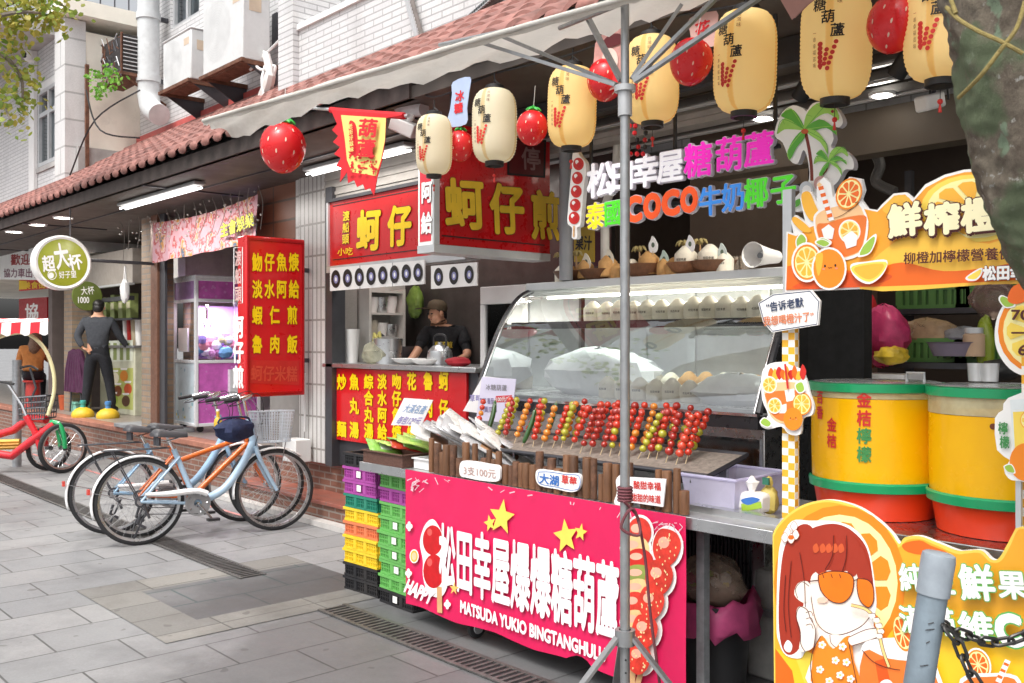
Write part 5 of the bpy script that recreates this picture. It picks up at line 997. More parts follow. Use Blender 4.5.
# palm tree plaque
pz = lambda L: [(560 + x / 3.413, 90 + y / 3.413) for x, y in L]
pl = ('Y', YS - .05); A = Art(pl); A.sm(pz([(735, 160), (738, 120), (760, 75), (795, 52), (828, 62), (842, 72), (862, 46), (902, 41), (946, 66), (966, 108), (950, 128), (926, 122), (934, 165), (926, 196), (972, 208), (1000, 238), (1000, 270), (972, 272), (950, 310), (928, 335), (920, 375), (880, 362), (850, 385), (836, 408), (800, 415), (790, 385), (818, 350), (850, 305), (845, 235), (830, 205), (812, 250), (785, 240), (760, 180)]), signwhite, 3, t=.035, edge=mat('plaque edge', 'c9c6cc', .5))
frd = mat('frond light', '9fd45e', .45, var=.1); frd2 = mat('frond mid', '5cae3c', .45, var=.1); trunkp = mat('trunk print', '7d2f22', .5)
def palm(cx, cy, s, fr_):
    for k, f in enumerate(fr_):
        pts = [(cx + a * s, cy + b * s) for a, b in f]; A.sm(pz(pts), frd if k % 2 == 0 else frd2, 3)
        A.ln(pz([pts[0], pts[len(pts) // 2 - 1], pts[len(pts) // 2]]), .6, frd2 if k % 2 == 0 else frd)
        for j in range(1, len(pts) // 2): A.ln(pz([pts[j], ((pts[j][0] + pts[-j][0]) / 2 + 3, (pts[j][1] + pts[-j][1]) / 2)]), .35, frd2, False)
fronds = [[(0, 0), (-40, -40), (-75, -35), (-95, 15), (-70, 0), (-35, 0)], [(0, 0), (-20, -45), (-45, -70), (-70, -60), (-80, -45), (-45, -30)], [(0, 0), (5, -50), (40, -88), (80, -88), (112, -60), (115, -30), (80, -55), (40, -40)], [(0, 0), (50, -35), (95, -10), (110, 20), (75, -5), (30, 5)], [(0, 0), (40, 5), (70, 40), (80, 85), (55, 45), (20, 20)], [(0, 0), (-30, 25), (-55, 70), (-50, 105), (-25, 60), (0, 30)]]
A.ln(pz([(836, 135), (850, 200), (858, 260), (860, 310)]), 3.2, trunkp); palm(836, 135, 1, fronds); A.el(*pz([(838, 142)])[0], 3.6, 2.6, mat('coconut print', 'c05a30', .5))
A.ln(pz([(920, 250), (912, 275), (900, 290)]), 1.4, trunkp); palm(922, 245, .55, fronds)
A.el(*pz([(846, 340)])[0], 7, 8, mat('print grey', 'c7ccd0', .5)); A.el(*pz([(848, 344)])[0], 4.5, 5.2, signwhite); A.el(*pz([(896, 320)])[0], 7, 7.5, mat('print dusty rose', 'c79a94', .5)); A.el(*pz([(898, 322)])[0], 4.5, 5, mat('print rose pale', 'e3c9c2', .5)); A.sm(pz([(800, 402), (808, 380), (828, 372), (822, 395)]), frd2)
A.el(*pz([(936, 75)])[0], 1.6, 1.6, mat('berry dot', '8d1c2a', .4)); solo('palm_plaque', A.mb, 'white cut-out plaque with two green palm trees above the juice board', 'sign')

# ---------------------------------------------------------------- juice bar boards
line = mat('print outline', '6a3a1c', .5); juice = mat('print juice', 'ea7a32', .4, var=.06); rose = mat('cheek', 'ec8f72', .5); glassp = mat('print glass', 'f6c690', .4, var=.05)
def slice_(A, cx, cy, rx, ry, rind=orange, pith=palelemon, flesh=lorange, n=8, tilt=0, rot=0):
    A.el(cx, cy, rx, ry, rind, tilt); A.el(cx, cy, rx * .88, ry * .88, pith, tilt); A.k += A.step
    t0 = R_(tilt)
    for k in range(n):
        a0 = 2 * math.pi * (k + .1) / n + rot; a1 = 2 * math.pi * (k + .9) / n + rot; P_ = []
        for r_, a in ((.14, (a0 + a1) / 2), (.72, a0), (.79, a0 + (a1 - a0) * .3), (.79, a0 + (a1 - a0) * .7), (.72, a1)): x, y = rx * r_ * math.cos(a), ry * r_ * math.sin(a); P_.append((cx + x * math.cos(t0) - y * math.sin(t0), cy + x * math.sin(t0) + y * math.cos(t0)))
        A.sh(P_, flesh, k=A.k)
    return A
def leaf(A, pts): A.sm(pts, signwhite); c = [sum(p[i] for p in pts) / len(pts) for i in (0, 1)]; A.sm([(c[0] + (x - c[0]) * .8, c[1] + (y - c[1]) * .8) for x, y in pts], leafg)
def face(A, cx, cy, s):
    A.el(cx - 4 * s, cy, .9 * s, 1.2 * s, ink); A.el(cx + 5 * s, cy - .6 * s, .9 * s, 1.2 * s, ink); A.ln([(cx - 1.3 * s, cy + 1 * s), (cx, cy + 2 * s), (cx + .6 * s, cy + 1 * s), (cx + 1.4 * s, cy + 1.8 * s), (cx + 2.4 * s, cy + .7 * s)], .5 * s, line); A.el(cx - 5 * s, cy + 2.6 * s, 1.3 * s, .8 * s, rose); A.el(cx + 6 * s, cy + 2 * s, 1.3 * s, .8 * s, rose)
tz_ = lambda L: [(764 + x / 3.104, 160 + y / 3.104) for x, y in L]
YB = 3.30; pl = ('Y', YB)
T = thing('juice_board', 'large orange cut-out signboard of juice and fruit above the drink barrels', 'sign', PY(905, 290, YB))
A = Art(pl); ol = [(65, 410), (70, 222), (92, 228), (84, 190), (96, 170), (128, 192), (112, 120), (120, 96), (145, 96), (164, 132), (164, 75), (185, 53), (207, 72), (214, 118), (236, 80), (266, 52), (302, 58), (310, 92), (300, 122), (320, 150), (352, 155), (366, 138), (402, 104), (440, 100), (464, 120), (500, 76), (560, 46), (620, 30), (660, 27), (740, 44), (800, 82), (845, 135), (900, 165), (960, 170), (960, 372)]
A.sh(tz_(ol), signwhite, t=.02); inner = [(69, 404), (74, 228), (100, 236), (140, 210), (300, 150), (352, 161), (370, 144), (404, 111), (438, 107), (462, 130), (502, 86), (562, 54), (622, 38), (660, 36), (738, 52), (796, 90), (840, 142), (898, 172), (955, 177), (955, 366)]
A.sh(tz_(inner), mat('board amber', 'f6a832', .4, var=.05)); 
A.sm(tz_([(372, 160), (372, 146), (404, 113), (436, 110), (456, 128), (430, 160), (400, 172)]), mat('board gold', 'f7bd45', .4)); slice_(A, 764 + 655 / 3.104, 160 + 150 / 3.104, 54, 34, lemon, palelemon, lorange, 9); A.sm(tz_([(300, 400), (400, 260), (560, 210), (700, 260), (950, 170), (953, 364), (700, 386)]), mat('board yellow', 'f9c348', .4, var=.05)); 
A.sh(tz_(crv([(74, 330), (150, 320), (240, 340), (330, 345), (430, 318), (560, 345), (720, 330), (860, 300), (953, 318)], 4, False) + [(953, 365), (500, 388), (70, 403)]), dorange); A.sm(tz_([(90, 395), (200, 355), (330, 350), (400, 360), (350, 385), (200, 400)]), mat('board red orange', 'dd5420', .4))
# splash, glass, straw, ice, slices
A.sm(tz_([(118, 122), (122, 102), (143, 100), (160, 136), (176, 178), (150, 190), (128, 160)]), lorange); A.sm(tz_([(90, 190), (98, 176), (130, 198), (150, 222), (120, 222)]), lorange)
A.sm(tz_([(160, 168), (190, 148), (240, 136), (296, 128), (304, 136), (326, 190), (318, 260), (300, 296), (240, 312), (190, 290), (164, 240), (156, 196)]), signwhite, 3); A.sm(tz_([(166, 172), (192, 154), (240, 142), (292, 134), (318, 192), (312, 256), (296, 288), (240, 304), (194, 284), (170, 238), (162, 198)]), glassp, 3); A.sm(tz_([(168, 200), (200, 196), (250, 180), (314, 172), (320, 200), (310, 256), (294, 286), (240, 302), (196, 282), (172, 238)]), juice, 3)
slice_(A, *tz_([(268, 222)])[0], 11, 12, signwhite, palelemon, lorange, 7); A.sh(tz_([(182, 216), (204, 200), (222, 214), (216, 246), (190, 244)]), signwhite); A.sh(tz_([(248, 240), (276, 220), (294, 236), (290, 266), (260, 276)]), signwhite)
A.ln(tz_([(200, 186), (246, 172), (300, 132)]), .6, line); st = tz_([(180, 82), (188, 108), (196, 134), (205, 160), (214, 188)]); A.ln(st, 5.5, signwhite)
for k in range(5): t = k / 5; x = st[0][0] + (st[-1][0] - st[0][0]) * t; y = st[0][1] + (st[-1][1] - st[0][1]) * t; A.sh([(x - 2.6, y + 1), (x + 2.4, y - .5), (x + 3.3, y + 3), (x - 1.7, y + 4.4)], dorange)
A.ln([st[0], tz_([(172, 74)])[0]], 4, glassp); slice_(A, *tz_([(268, 106)])[0], 12.5, 16.5, orange, palelemon, dorange, 9, 25); A.ln(tz_([(298, 130), (288, 134)]), .7, line)
leaf(A, tz_([(104, 250), (122, 226), (140, 246), (130, 272), (110, 278)])); leaf(A, tz_([(164, 256), (186, 240), (216, 254), (206, 270), (180, 272)])); leaf(A, tz_([(298, 296), (316, 262), (352, 230), (354, 252), (336, 290), (306, 302)]))
A.el(*tz_([(140, 318)])[0], 15.5, 20, signwhite); slice_(A, *tz_([(140, 318)])[0], 13.5, 17.8, orange, palelemon, lorange, 9, rot=.2); A.el(*tz_([(210, 338)])[0], 17.5, 21.5, signwhite); A.el(*tz_([(210, 338)])[0], 15.7, 19.5, orange); A.sm(tz_([(168, 300), (190, 290), (188, 330), (176, 360)]), lorange); face(A, *tz_([(212, 330)])[0], 1.15); leaf(A, tz_([(166, 256), (190, 246), (216, 260), (196, 272)]))
A.sm(tz_([(278, 326), (330, 316), (390, 312), (378, 356), (336, 386), (292, 366)]), signwhite, 4); A.sm(tz_([(284, 330), (386, 317), (372, 356), (336, 379), (298, 362)]), lemon, 4); A.sm(tz_([(292, 334), (378, 323), (366, 354), (336, 371), (304, 358)]), lorange, 3)
A.sm(tz_([(634, 366), (664, 344), (686, 336), (684, 356), (668, 374), (644, 376)]), signwhite); A.sm(tz_([(640, 366), (666, 348), (682, 341), (678, 358), (662, 371)]), lemon)
part('board', A.mb, T)
q = MB(); cream_ = mat('letter cream', 'fdf3c6', .4, var=.03)
LF = .003 + A.k
for body, p0, p1, h_, bd in (('鮮', (395, 195), (500, 180), 105, .05), ('榨', (508, 190), (618, 178), 100, .05), ('橙', (622, 178), (738, 164), 110, .05), ('汁', (746, 165), (850, 150), 105, .05)):
    a_, b_ = tz_([p0, p1]); text(q, body, pl, a_, b_, h_ / 3.104, cream_, bd, LF, outline=dbrown, ow=.085, em=True); text(q, body, pl, (a_[0] + .9, a_[1] + 1.3), (b_[0] + .9, b_[1] + 1.3), h_ / 3.104, dbrown, .085, LF - .002, em=True)
a_, b_ = tz_([(444, 307), (830, 287)]); text(q, '柳橙加檸檬營養健康', pl, a_, b_, 12, dbrown, .02, LF); a_, b_ = tz_([(690, 354), (860, 346)]); text(q, '松田幸屋', pl, a_, b_, 14, signwhite, .05, LF, outline=dbrown, ow=.09); part('lettering', q, T)
q = MB(); xx = XA(784, YB); q.b2((xx - .02, YB + .022, 1.55), (xx + .02, YB + .05, 2.2), alu); q.b2((xx, YB + .022, 1.86), (XA(1060, YB), YB + .05, 1.9), alu); q.b2((XA(1062, YB), YB + .022, .9), (XA(1062, YB) + .04, YB + .062, 2.9), alu); part('support_frame', q, T)
# checked posts
def checked_mat():
    m, n, l, p = nt('checked tape'); ch = n.new('ShaderNodeTexChecker'); ch.inputs['Scale'].default_value = 1 / .028; ch.inputs[1].default_value = (*hx('f4efe6'), 1); ch.inputs[2].default_value = (*hx('efb233'), 1)
    mp = n.new('ShaderNodeMapping'); mp.inputs['Location'].default_value = (.001, .003, .002); l.new(ocoord(n), mp.inputs[0]); l.new(mp.outputs[0], ch.inputs[0]); l.new(ch.outputs[0], p.inputs['Base Color']); p.inputs['Roughness'].default_value = .4; return m
CHK = checked_mat()
def chk(px, w, z0, z1, Y, lab):
    x = XA(px, Y); q = MB(); q.b2((x - w / 2, Y, z0), (x + w / 2, Y + .03, z1), CHK); return solo('checked_post', q, lab, 'post', origin=V((x, Y, z0)))
chk(788.5, .056, .6, 1.68, 3.27, 'post in orange and white checked tape left of the drink barrels'); chk(1030, .05, .6, 1.55, 3.22, 'checked orange post at the right edge of the frame')
pl = ('Y', 3.24); A = Art(pl); hexp = [(758, 303), (773, 294), (811, 290), (820, 301), (818, 325), (772, 332.5), (763, 322)]; A.sh(hexp, signwhite, t=.012); hp = [(x + (789 - x) * .04, y + (311 - y) * .06) for x, y in hexp]; A.ln(hp + [hp[0]], 1.0, mat('navy ink', '33405e', .5), False)
T = thing('speech_sign', 'white hexagonal speech sign with two lines of writing on the checked post', 'sign', PP(788, 332, pl)); part('board', A.mb, T); q = MB(); text(q, '“告诉老默', pl, (767, 307.5), (804, 302), 9.5, mat('navy ink', '33405e', .5), .025, .004); text(q, '我想喝橙汁了”', pl, (764, 321.5), (814, 316), 9.5, mat('peach ink', 'd9825a', .5), .025, .004); part('lettering', q, T)
def drinkplaque(cx, cy, s, lab, Y):
    pl = ('Y', Y); A = Art(pl); c = lambda L: [(cx + x * s, cy + y * s) for x, y in L]
    A.sm(c([(-27, -22), (-22, -34), (-8, -38), (4, -34), (14, -30), (20, -20), (24, -4), (28, 8), (26, 18), (16, 22), (14, 38), (2, 38), (-6, 30), (-20, 33), (-28, 28), (-20, 18), (-26, 2)]), signwhite, 3, t=.012)
    for k in range(9): a = k * .55; A.sm(c([(-20 + k * 4.2, -24 + 3 * math.sin(k * 2)), (-17 + k * 4.2, -32 + 4 * math.sin(k * 3)), (-13 + k * 4.2, -25 + 3 * math.sin(k * 2.2)), (-16 + k * 4.2, -19)]), (dorange, lorange, redink)[k % 3], 3)
    A.sm(c([(-21, -14), (12, -16), (18, -2), (12, 20), (-2, 27), (-16, 20), (-22, 2)]), glassp, 3); A.sm(c([(-20, -6), (14, -8), (16, 0), (10, 19), (-2, 25), (-15, 18), (-21, 2)]), juice, 3); A.sh(c([(-2, -8), (8, -10), (9, 2), (0, 4)]), signwhite); A.sh(c([(-8, 8), (0, 6), (0, 16), (-8, 16)]), signwhite)
    slice_(A, *c([(-18, -14)])[0], 8 * s, 9 * s, signwhite, palelemon, lorange, 7); slice_(A, *c([(-12, 8)])[0], 7.5 * s, 8.5 * s, signwhite, palelemon, lorange, 7); slice_(A, *c([(17, 6)])[0], 10 * s, 12 * s, orange, palelemon, lorange, 8); A.el(*c([(8, 22)])[0], 10 * s, 12 * s, orange); face(A, *c([(8, 21)])[0], .62 * s); leaf(A, c([(-27, 26), (-22, 20), (-14, 26), (-18, 31)])); leaf(A, c([(10, -14), (18, -18), (21, -8), (14, -5)])); A.ln(c([(0, -36), (3, -10)]), 2.2 * s, redink, False)
    return solo('drink_plaque', A.mb, lab, 'sign')
drinkplaque(787, 398, .95, 'cut-out plaque of an orange drink with fruit fixed to the checked post', 3.245)
pl = ('Y', 3.23); A = Art(pl); A.sm([(1052, 286), (1020, 291), (1002, 307), (995, 328), (997, 350), (1010, 369), (1030, 377), (1060, 374), (1080, 350), (1080, 305)], signwhite, 4, t=.014); slice_(A, 1040, 331, 42, 43, orange, palelemon, lemon, 9); leaf(A, [(999, 300), (1002, 295), (1012, 300), (1016, 306), (1006, 308)]); A.sm([(1008, 300), (1014, 286), (1030, 284), (1034, 296), (1018, 304)], dorange)
T = thing('round_price_sign', 'round orange slice sign with brown prices at the right frame edge', 'sign', PP(1040, 376, pl)); part('board', A.mb, T); q = MB(); 
for body, y, x1 in (('70元', 315, 1050), ('一杯', 333, 1044), ('60元', 350, 1056)): text(q, body, pl, (1013 if body != '60元' else 1020, y), (x1, y), 12, dbrown, .03, .012)
part('lettering', q, T)
pl = ('Y', 3.17); A = Art(pl); A.sm([(995, 418), (1003, 410), (1008, 398), (1050, 394), (1060, 480), (1020, 481), (1008, 478), (1004, 468), (1010, 460), (997, 450)], signwhite, 2, t=.012); A.sh([(1010, 400), (1045, 397), (1043, 470), (1015, 470)], mat('print pale glass', 'e6ecec', .4)); A.sh([(1013, 412), (1044, 410), (1042, 470), (1016, 470)], lemon); slice_(A, 1030, 420, 10, 10, lorange, palelemon, lemon, 7); A.el(1026, 462, 16, 19, orange); leaf(A, [(1004, 466), (1012, 464), (1016, 473), (1008, 472)]); 
T = thing('lemon_plaque', 'cut-out plaque of a lemon drink glass in front of the right barrel', 'sign', PP(1020, 480, pl)); part('board', A.mb, T); q = MB(); vtext(q, '檸檬', pl, (1004.5, 428), (1006, 442), 10, mat('print deep green', '3f8a4a', .5), .03, .012); part('lettering', q, T)
q = MB(); x = XA(1020, 3.2); q.b2((x - .008, 3.185, .87), (x + .008, 3.2, 1.2), alu); solo('plaque_stand', q, 'thin metal stake holding the lemon plaque', 'stand')

# ---------------------------------------------------------------- drink barrels on a steel table
tq = MB(); TX0, TX1 = -1.95, -.6; tz2 = .90
T = thing('barrel_table', 'steel table under the two big drink barrels', 'table', (-1.3, 3.7, 0)); q = MB(); q.b2((TX0, 3.36, tz2 - .05), (TX1, 4.1, tz2), ssteel); q.b2((TX0 + .01, 3.4, .3), (TX1, 4.05, .33), ssteel); part('tabletop', q, T, bevel=.004)
for x in (TX0 + .03, TX1 - .03):
    for y in (3.4, 4.05): q = MB(); q.b2((x - .02, y - .02, 0), (x + .02, y + .02, tz2 - .051), gpipe); part('leg', q, T)
q = MB(); q.b2((TX0, 3.45, 0), (TX0 + .02, 4.0, tz2 - .06), dsteel); part('side_panel', q, T)
tubm = mat('tub orange red', 'ef3f14', .35, var=.05, coat=.3, transl=.15); grn = mat('rim green', '149a62', .35, coat=.3); liq = mat('yellow drink', 'ffbe04', .25, var=.08, vs=3, transl=.12); shell = clear('barrel shell', (.99, .96, .86), .10, .38, (.85, .78, .5))
def barrel(cx, cy, lab, lvl, writing):
    T = thing('drink_barrel', lab, 'barrel', (cx, cy, tz2)); r = .255; zb_ = 1.01; zt_ = 1.43
    q = MB(); q.lathe([(0, .003), (r - .03, .003), (r - .012, zb_ - tz2), (0, zb_ - tz2)], (cx, cy, tz2), tubm, 48); part('base_tub', q, T)
    q = MB(); q.lathe([(r - .012, zb_ + .002), (r + .006, zb_ + .004), (r + .008, zb_ + .035), (r, zb_ + .042)], (cx, cy, 0), grn, 48); part('green_rim', q, T); q = MB(); q.lathe([(r, zt_ - .03), (r + .008, zt_ - .028), (r + .010, zt_ + .004), (r - .02, zt_ + .006), (r - .022, zt_ - .02)], (cx, cy, 0), grn, 48); part('green_rim', q, T)
    q = MB(); q.lathe([(0, zb_ + .006), (r - .006, zb_ + .006), (r - .0015, (zb_ + lvl) / 2), (r - .002, lvl), (0, lvl)], (cx, cy, 0), liq, 48); part('drink', q, T)
    q = MB(); q.lathe([(r - .001, lvl + .002), (r - .001, zt_ - .02)], (cx, cy, 0), shell, 48); part('clear_wall', q, T)
    q = MB(); q.lathe([(0, zt_ + .012), (r - .03, zt_ + .010), (r - .005, zt_ + .007)], (cx, cy, 0), clear('lid film', (.9, .92, .9), .1, .3, (.6, .62, .6)), 40); part('lid', q, T)
    if writing:
        q = MB(); va = math.atan2(-cy, -cx)
        for body, m_, dang, z_, s_ in writing:
            for i, ch in enumerate(body):
                def fn(a, b, k): an = va + dang + (a - .5) * s_ / r; return V((cx + (r + .001 + k) * math.cos(an), cy + (r + .001 + k) * math.sin(an), z_ - i * s_ * 1.28 + (b - .5) * s_ * 1.15))
                put(q, ch, fn, m_, .03, True)
        part('lettering', q, T)
B1 = PY(876, 400, 3.72); B2_ = PY(1003, 400, 3.70)
barrel(B1.x, B1.y, 'left yellow drink barrel lettered in red and green', 1.375, [('百香', redink, -.98, 1.375, .048), ('金桔', redink, -.70, 1.27, .05), ('金桔', redink, -.17, 1.375, .056), ('檸檬', mat('print deep green', '3f8a4a', .5), -.17, 1.235, .056)])
barrel(B2_.x, B2_.y, 'right yellow drink barrel with a dark spot on its wall', 1.335, [])
c = PY(968, 430, 3.72 - .258); q = MB(); va = math.atan2(-B2_.y, -B2_.x) - .12; q.lathe([(0, 0), (.011, 0)], V((B2_.x + .2565 * math.cos(va), B2_.y + .2565 * math.sin(va), 1.335 - .03)), mat('brown spot', '6e3212', .6), 12, axis=(math.cos(va), math.sin(va), 0)); solo('brown_label', q, 'small brown round spot stuck on the right drink barrel', 'sticker')
for i, px in enumerate((987, 1000)): p = PY(px, 383, 3.95); q = MB(); z_ = 1.445; q.lathe([(.03, 0), (.034, .07), (.0, .07)], (p.x, 3.85, z_), alu, 16); solo('steel_cup', q, 'steel cup upside down on the right barrel lid, %s of two' % ('left', 'right')[i], 'cup')
p = PY(912, 380, 3.7); q = MB(); q.tube([V((p.x - .03, 3.72, 1.44)), V((p.x - .03, 3.72, 1.475)), V((p.x + .04, 3.72, 1.475)), V((p.x + .04, 3.72, 1.44))], .006, alu, 6); solo('lid_handle', q, 'small steel handle on the left barrel lid', 'handle')

# ---------------------------------------------------------------- lower orange board
bz_ = lambda L: [(750 + x / 3.54, 490 + y / 3.54) for x, y in L]
YL = 3.14; pl = ('Y', YL); T = thing('orange_board', 'low orange cut-out board with a girl in sunglasses sipping juice', 'sign', (PY(900, 700, YL).x, YL, .02))
ol = [(88, 940), (80, 160), (95, 128), (130, 90), (180, 56), (240, 38), (300, 37), (380, 60), (450, 105), (500, 152), (528, 190), (548, 168), (600, 163), (660, 185), (735, 214), (772, 214), (820, 214), (856, 246), (882, 240), (912, 190), (940, 136), (970, 127), (1100, 127), (1150, 160), (1150, 1300)]
cs = lambda L, a, b: L[:a] + crv(L[a:b], 4, False) + L[b:]
A = Art(pl, step=.0002); A.sh(bz_(cs(ol, 1, 20)), mat('board edge yellow', 'f7cf58', .4), t=.022, edge=signwhite); A.sh(bz_(cs([(92, 936), (84, 166), (100, 134), (134, 97), (184, 64), (242, 46), (298, 45), (376, 68), (444, 112), (492, 160), (522, 204), (556, 178), (600, 173), (655, 194), (730, 226), (770, 224), (815, 224), (852, 256), (890, 250), (922, 196), (946, 146), (972, 138), (1100, 138), (1140, 165), (1140, 1290)], 1, 23)), mat('board warm', 'f4ac30', .4, var=.04))
A.sh(bz_(crv([(90, 560), (200, 600), (330, 560), (530, 470), (700, 440), (900, 520), (1138, 520)], 4, False) + [(1138, 1280), (92, 930)]), mat('board yellow low', 'f5c62e', .4, var=.04)); A.sh(bz_([(92, 934), (90, 560), (150, 640), (210, 980)]), dorange); A.sh(bz_([(150, 560), (260, 560), (250, 800), (200, 700)]), mat('board ray', 'f7d24a', .4))
A.sm(bz_([(540, 192), (600, 178), (640, 196), (700, 222), (640, 232), (560, 220)]), dorange, 3)
slice_(A, *bz_([(318, 330)])[0], 66, 78, orange, palelemon, orange, 11)
hair = mat('print hair', 'a4331f', .45, var=.06); hairl = mat('hair shine', 'd0592f', .45); skinp = mat('print skin', 'f7e9dc', .45, var=.02); lens = mat('print lens', 'ee7716', .4)
A.sm(bz_([(96, 480), (100, 280), (112, 180), (150, 110), (215, 108), (300, 110), (370, 135), (420, 200), (440, 300), (450, 400), (440, 480), (470, 520), (480, 690), (210, 690), (240, 560), (200, 570), (180, 595), (130, 585), (105, 540)]), signwhite, 4)
A.sm(bz_([(250, 125), (310, 120), (365, 145), (415, 205), (436, 310), (430, 380), (330, 430), (240, 400), (190, 330), (180, 220), (205, 150)]), hair, 4)
A.sm(bz_([(170, 130), (215, 125), (235, 180), (205, 300), (190, 420), (185, 540), (150, 582), (118, 562), (104, 470), (108, 320), (125, 200)]), hair, 4); A.sm(bz_([(122, 552), (136, 530), (152, 548), (146, 572), (130, 570)]), signwhite)
A.sm(bz_([(215, 330), (235, 290), (310, 285), (400, 300), (425, 380), (430, 440), (400, 480), (330, 510), (280, 508), (240, 480), (218, 420)]), skinp, 4); A.ln(bz_([(215, 330), (222, 400), (240, 470), (280, 506), (330, 510), (395, 482), (428, 446)]), .8, dbrown)
A.sm(bz_([(160, 370), (172, 330), (205, 322), (222, 350), (214, 390), (190, 398)]), skinp, 3); A.ln(bz_([(172, 382), (164, 350), (186, 324), (212, 340)]), .7, dbrown)
A.sm(bz_([(280, 512), (330, 516), (332, 545), (300, 560), (276, 540)]), skinp, 3); A.ln(bz_([(286, 512), (290, 540), (312, 556), (330, 530)]), .7, dbrown)
for b in ([(235, 280), (262, 200), (300, 160), (298, 240), (262, 296)], [(290, 290), (312, 200), (338, 170), (342, 250), (330, 300)], [(350, 300), (352, 210), (346, 160), (390, 190), (384, 290)], [(385, 310), (382, 230), (400, 200), (432, 290), (434, 322)]): A.sm(bz_(b), hair, 4)
for x in (226, 250, 272, 294, 316): A.sm(bz_([(x, 200), (x + 14, 188), (x + 22, 212), (x + 6, 222)]), hairl, 3)
for L in ([(180, 220), (196, 320), (200, 430)], [(150, 250), (140, 400), (150, 520)], [(130, 300), (124, 420), (132, 500)], [(300, 160), (296, 230), (270, 280)], [(346, 160), (346, 230), (330, 290)]): A.ln(bz_(L), .7, mat('hair line', '5c1710', .5))
A.sm(bz_([(246, 300), (290, 286), (352, 292), (372, 320), (362, 370), (330, 398), (288, 390), (254, 350)]), lens, 4); A.sm(bz_([(384, 312), (420, 316), (440, 340), (442, 390), (424, 414), (396, 392), (386, 350)]), lens, 4); A.ln(bz_([(246, 300), (290, 286), (352, 292), (372, 320), (362, 370), (330, 398), (288, 390), (254, 350), (246, 300)]), .9, dbrown); A.ln(bz_([(384, 312), (420, 316), (440, 340), (442, 390), (424, 414), (396, 392), (384, 350), (384, 312)]), .9, dbrown); A.ln(bz_([(372, 318), (386, 316)]), 1, dbrown, False); A.ln(bz_([(248, 318), (210, 322)]), 1, dbrown, False)
for x in (262, 292, 322): A.ln(bz_([(x, 296), (x + 5, 310)]), .7, dbrown, False)
A.el(*bz_([(262, 388)])[0], 5.5, 3, mat('blush', 'f3c3ad', .5)); 
for cx, cy in ((138, 150), (162, 128), (168, 158), (130, 168), (152, 172)): A.sm(bz_([(cx - 14, cy), (cx, cy - 20), (cx + 12, cy), (cx, cy + 16)]), signwhite, 4); A.ln(bz_([(cx - 14, cy), (cx, cy - 20), (cx + 12, cy), (cx, cy + 16), (cx - 14, cy)]), .5, mat('line pale', 'c7886a', .5))
A.el(*bz_([(152, 166)])[0], 3, 2.4, dorange)
# arm to the ear, dress, other arm and glass
A.sm(bz_([(236, 690), (226, 620), (236, 560), (262, 512), (300, 560), (340, 520), (366, 520), (374, 600), (392, 690)]), mat('print dress', 'f08a24', .45, var=.04), 3); 
for cx, cy in ((262, 545), (310, 600), (256, 632), (350, 606), (290, 672), (366, 664), (338, 550), (330, 650)):
    for k in range(5): A.el(*bz_([(cx + 9 * math.cos(k * 1.257), cy + 9 * math.sin(k * 1.257))])[0], 1.6, 1.6, signwhite, n=8)
    A.el(*bz_([(cx, cy)])[0], 1.1, 1.1, lemon, n=8)
A.ln(bz_([(262, 512), (236, 560), (226, 620), (236, 690)]), .8, dbrown); A.ln(bz_([(358, 520), (374, 600), (392, 690)]), .8, dbrown)
A.sm(bz_([(186, 560), (192, 500), (176, 440), (184, 410), (210, 412), (236, 440), (246, 490), (236, 550), (206, 566)]), skinp, 4); A.ln(bz_([(206, 566), (192, 540), (190, 500), (176, 444), (188, 410), (214, 420), (226, 450), (244, 490), (238, 550)]), .8, dbrown)
for y in (430, 452, 474): A.ln(bz_([(210, y), (228, y - 4), (236, y + 12)]), .6, dbrown)
A.sm(bz_([(362, 516), (420, 490), (466, 484), (470, 512), (420, 530), (374, 546)]), skinp, 3); A.ln(bz_([(362, 516), (420, 490), (462, 484)]), .8, dbrown); A.ln(bz_([(374, 546), (420, 532), (470, 514)]), .8, dbrown)
A.sm(bz_([(405, 560), (440, 525), (560, 520), (640, 560), (680, 640), (690, 760), (420, 760), (405, 660)]), signwhite, 3); A.sm(bz_([(414, 566), (500, 590), (600, 600), (654, 590), (668, 650), (676, 750), (424, 750)]), juice, 3); A.sh(bz_([(455, 600), (490, 590), (520, 720), (480, 740)]), mat('juice dark', 'd9581e', .4)); A.sm(bz_([(470, 680), (500, 664), (524, 690), (510, 740), (470, 730)]), signwhite, 3); slice_(A, *bz_([(552, 500)])[0], 9, 19, orange, palelemon, dorange, 8, -15)
A.ln(bz_([(372, 402), (430, 420), (462, 470), (484, 560), (506, 620)]), 3.4, dbrown); A.ln(bz_([(372, 402), (430, 420), (462, 470), (484, 560), (506, 620)]), 2.4, mat('print straw', 'f3cf86', .45))
for cx, cy in ((446, 440), (462, 455), (470, 474), (478, 494), (472, 510)): A.el(*bz_([(cx, cy)])[0], 3.4, 2.7, skinp, 20, 14); A.ln(bz_([(cx - 8, cy - 8), (cx + 8, cy - 9), (cx + 13, cy)]), .6, dbrown)
A.ln(bz_([(412, 560), (450, 600), (500, 622), (546, 630)]), .8, dbrown)
A.el(*bz_([(822, 610)])[0], 12.5, 17, signwhite, -18); slice_(A, *bz_([(822, 610)])[0], 11, 15, orange, palelemon, dorange, 9, -18); A.sm(bz_([(760, 660), (860, 640), (960, 650), (980, 720), (970, 800), (770, 800)]), signwhite, 3); A.sm(bz_([(770, 672), (860, 652), (950, 660), (968, 720), (960, 790), (780, 790)]), juice, 3); A.ln(bz_([(928, 594), (890, 680)]), 6, signwhite, False)
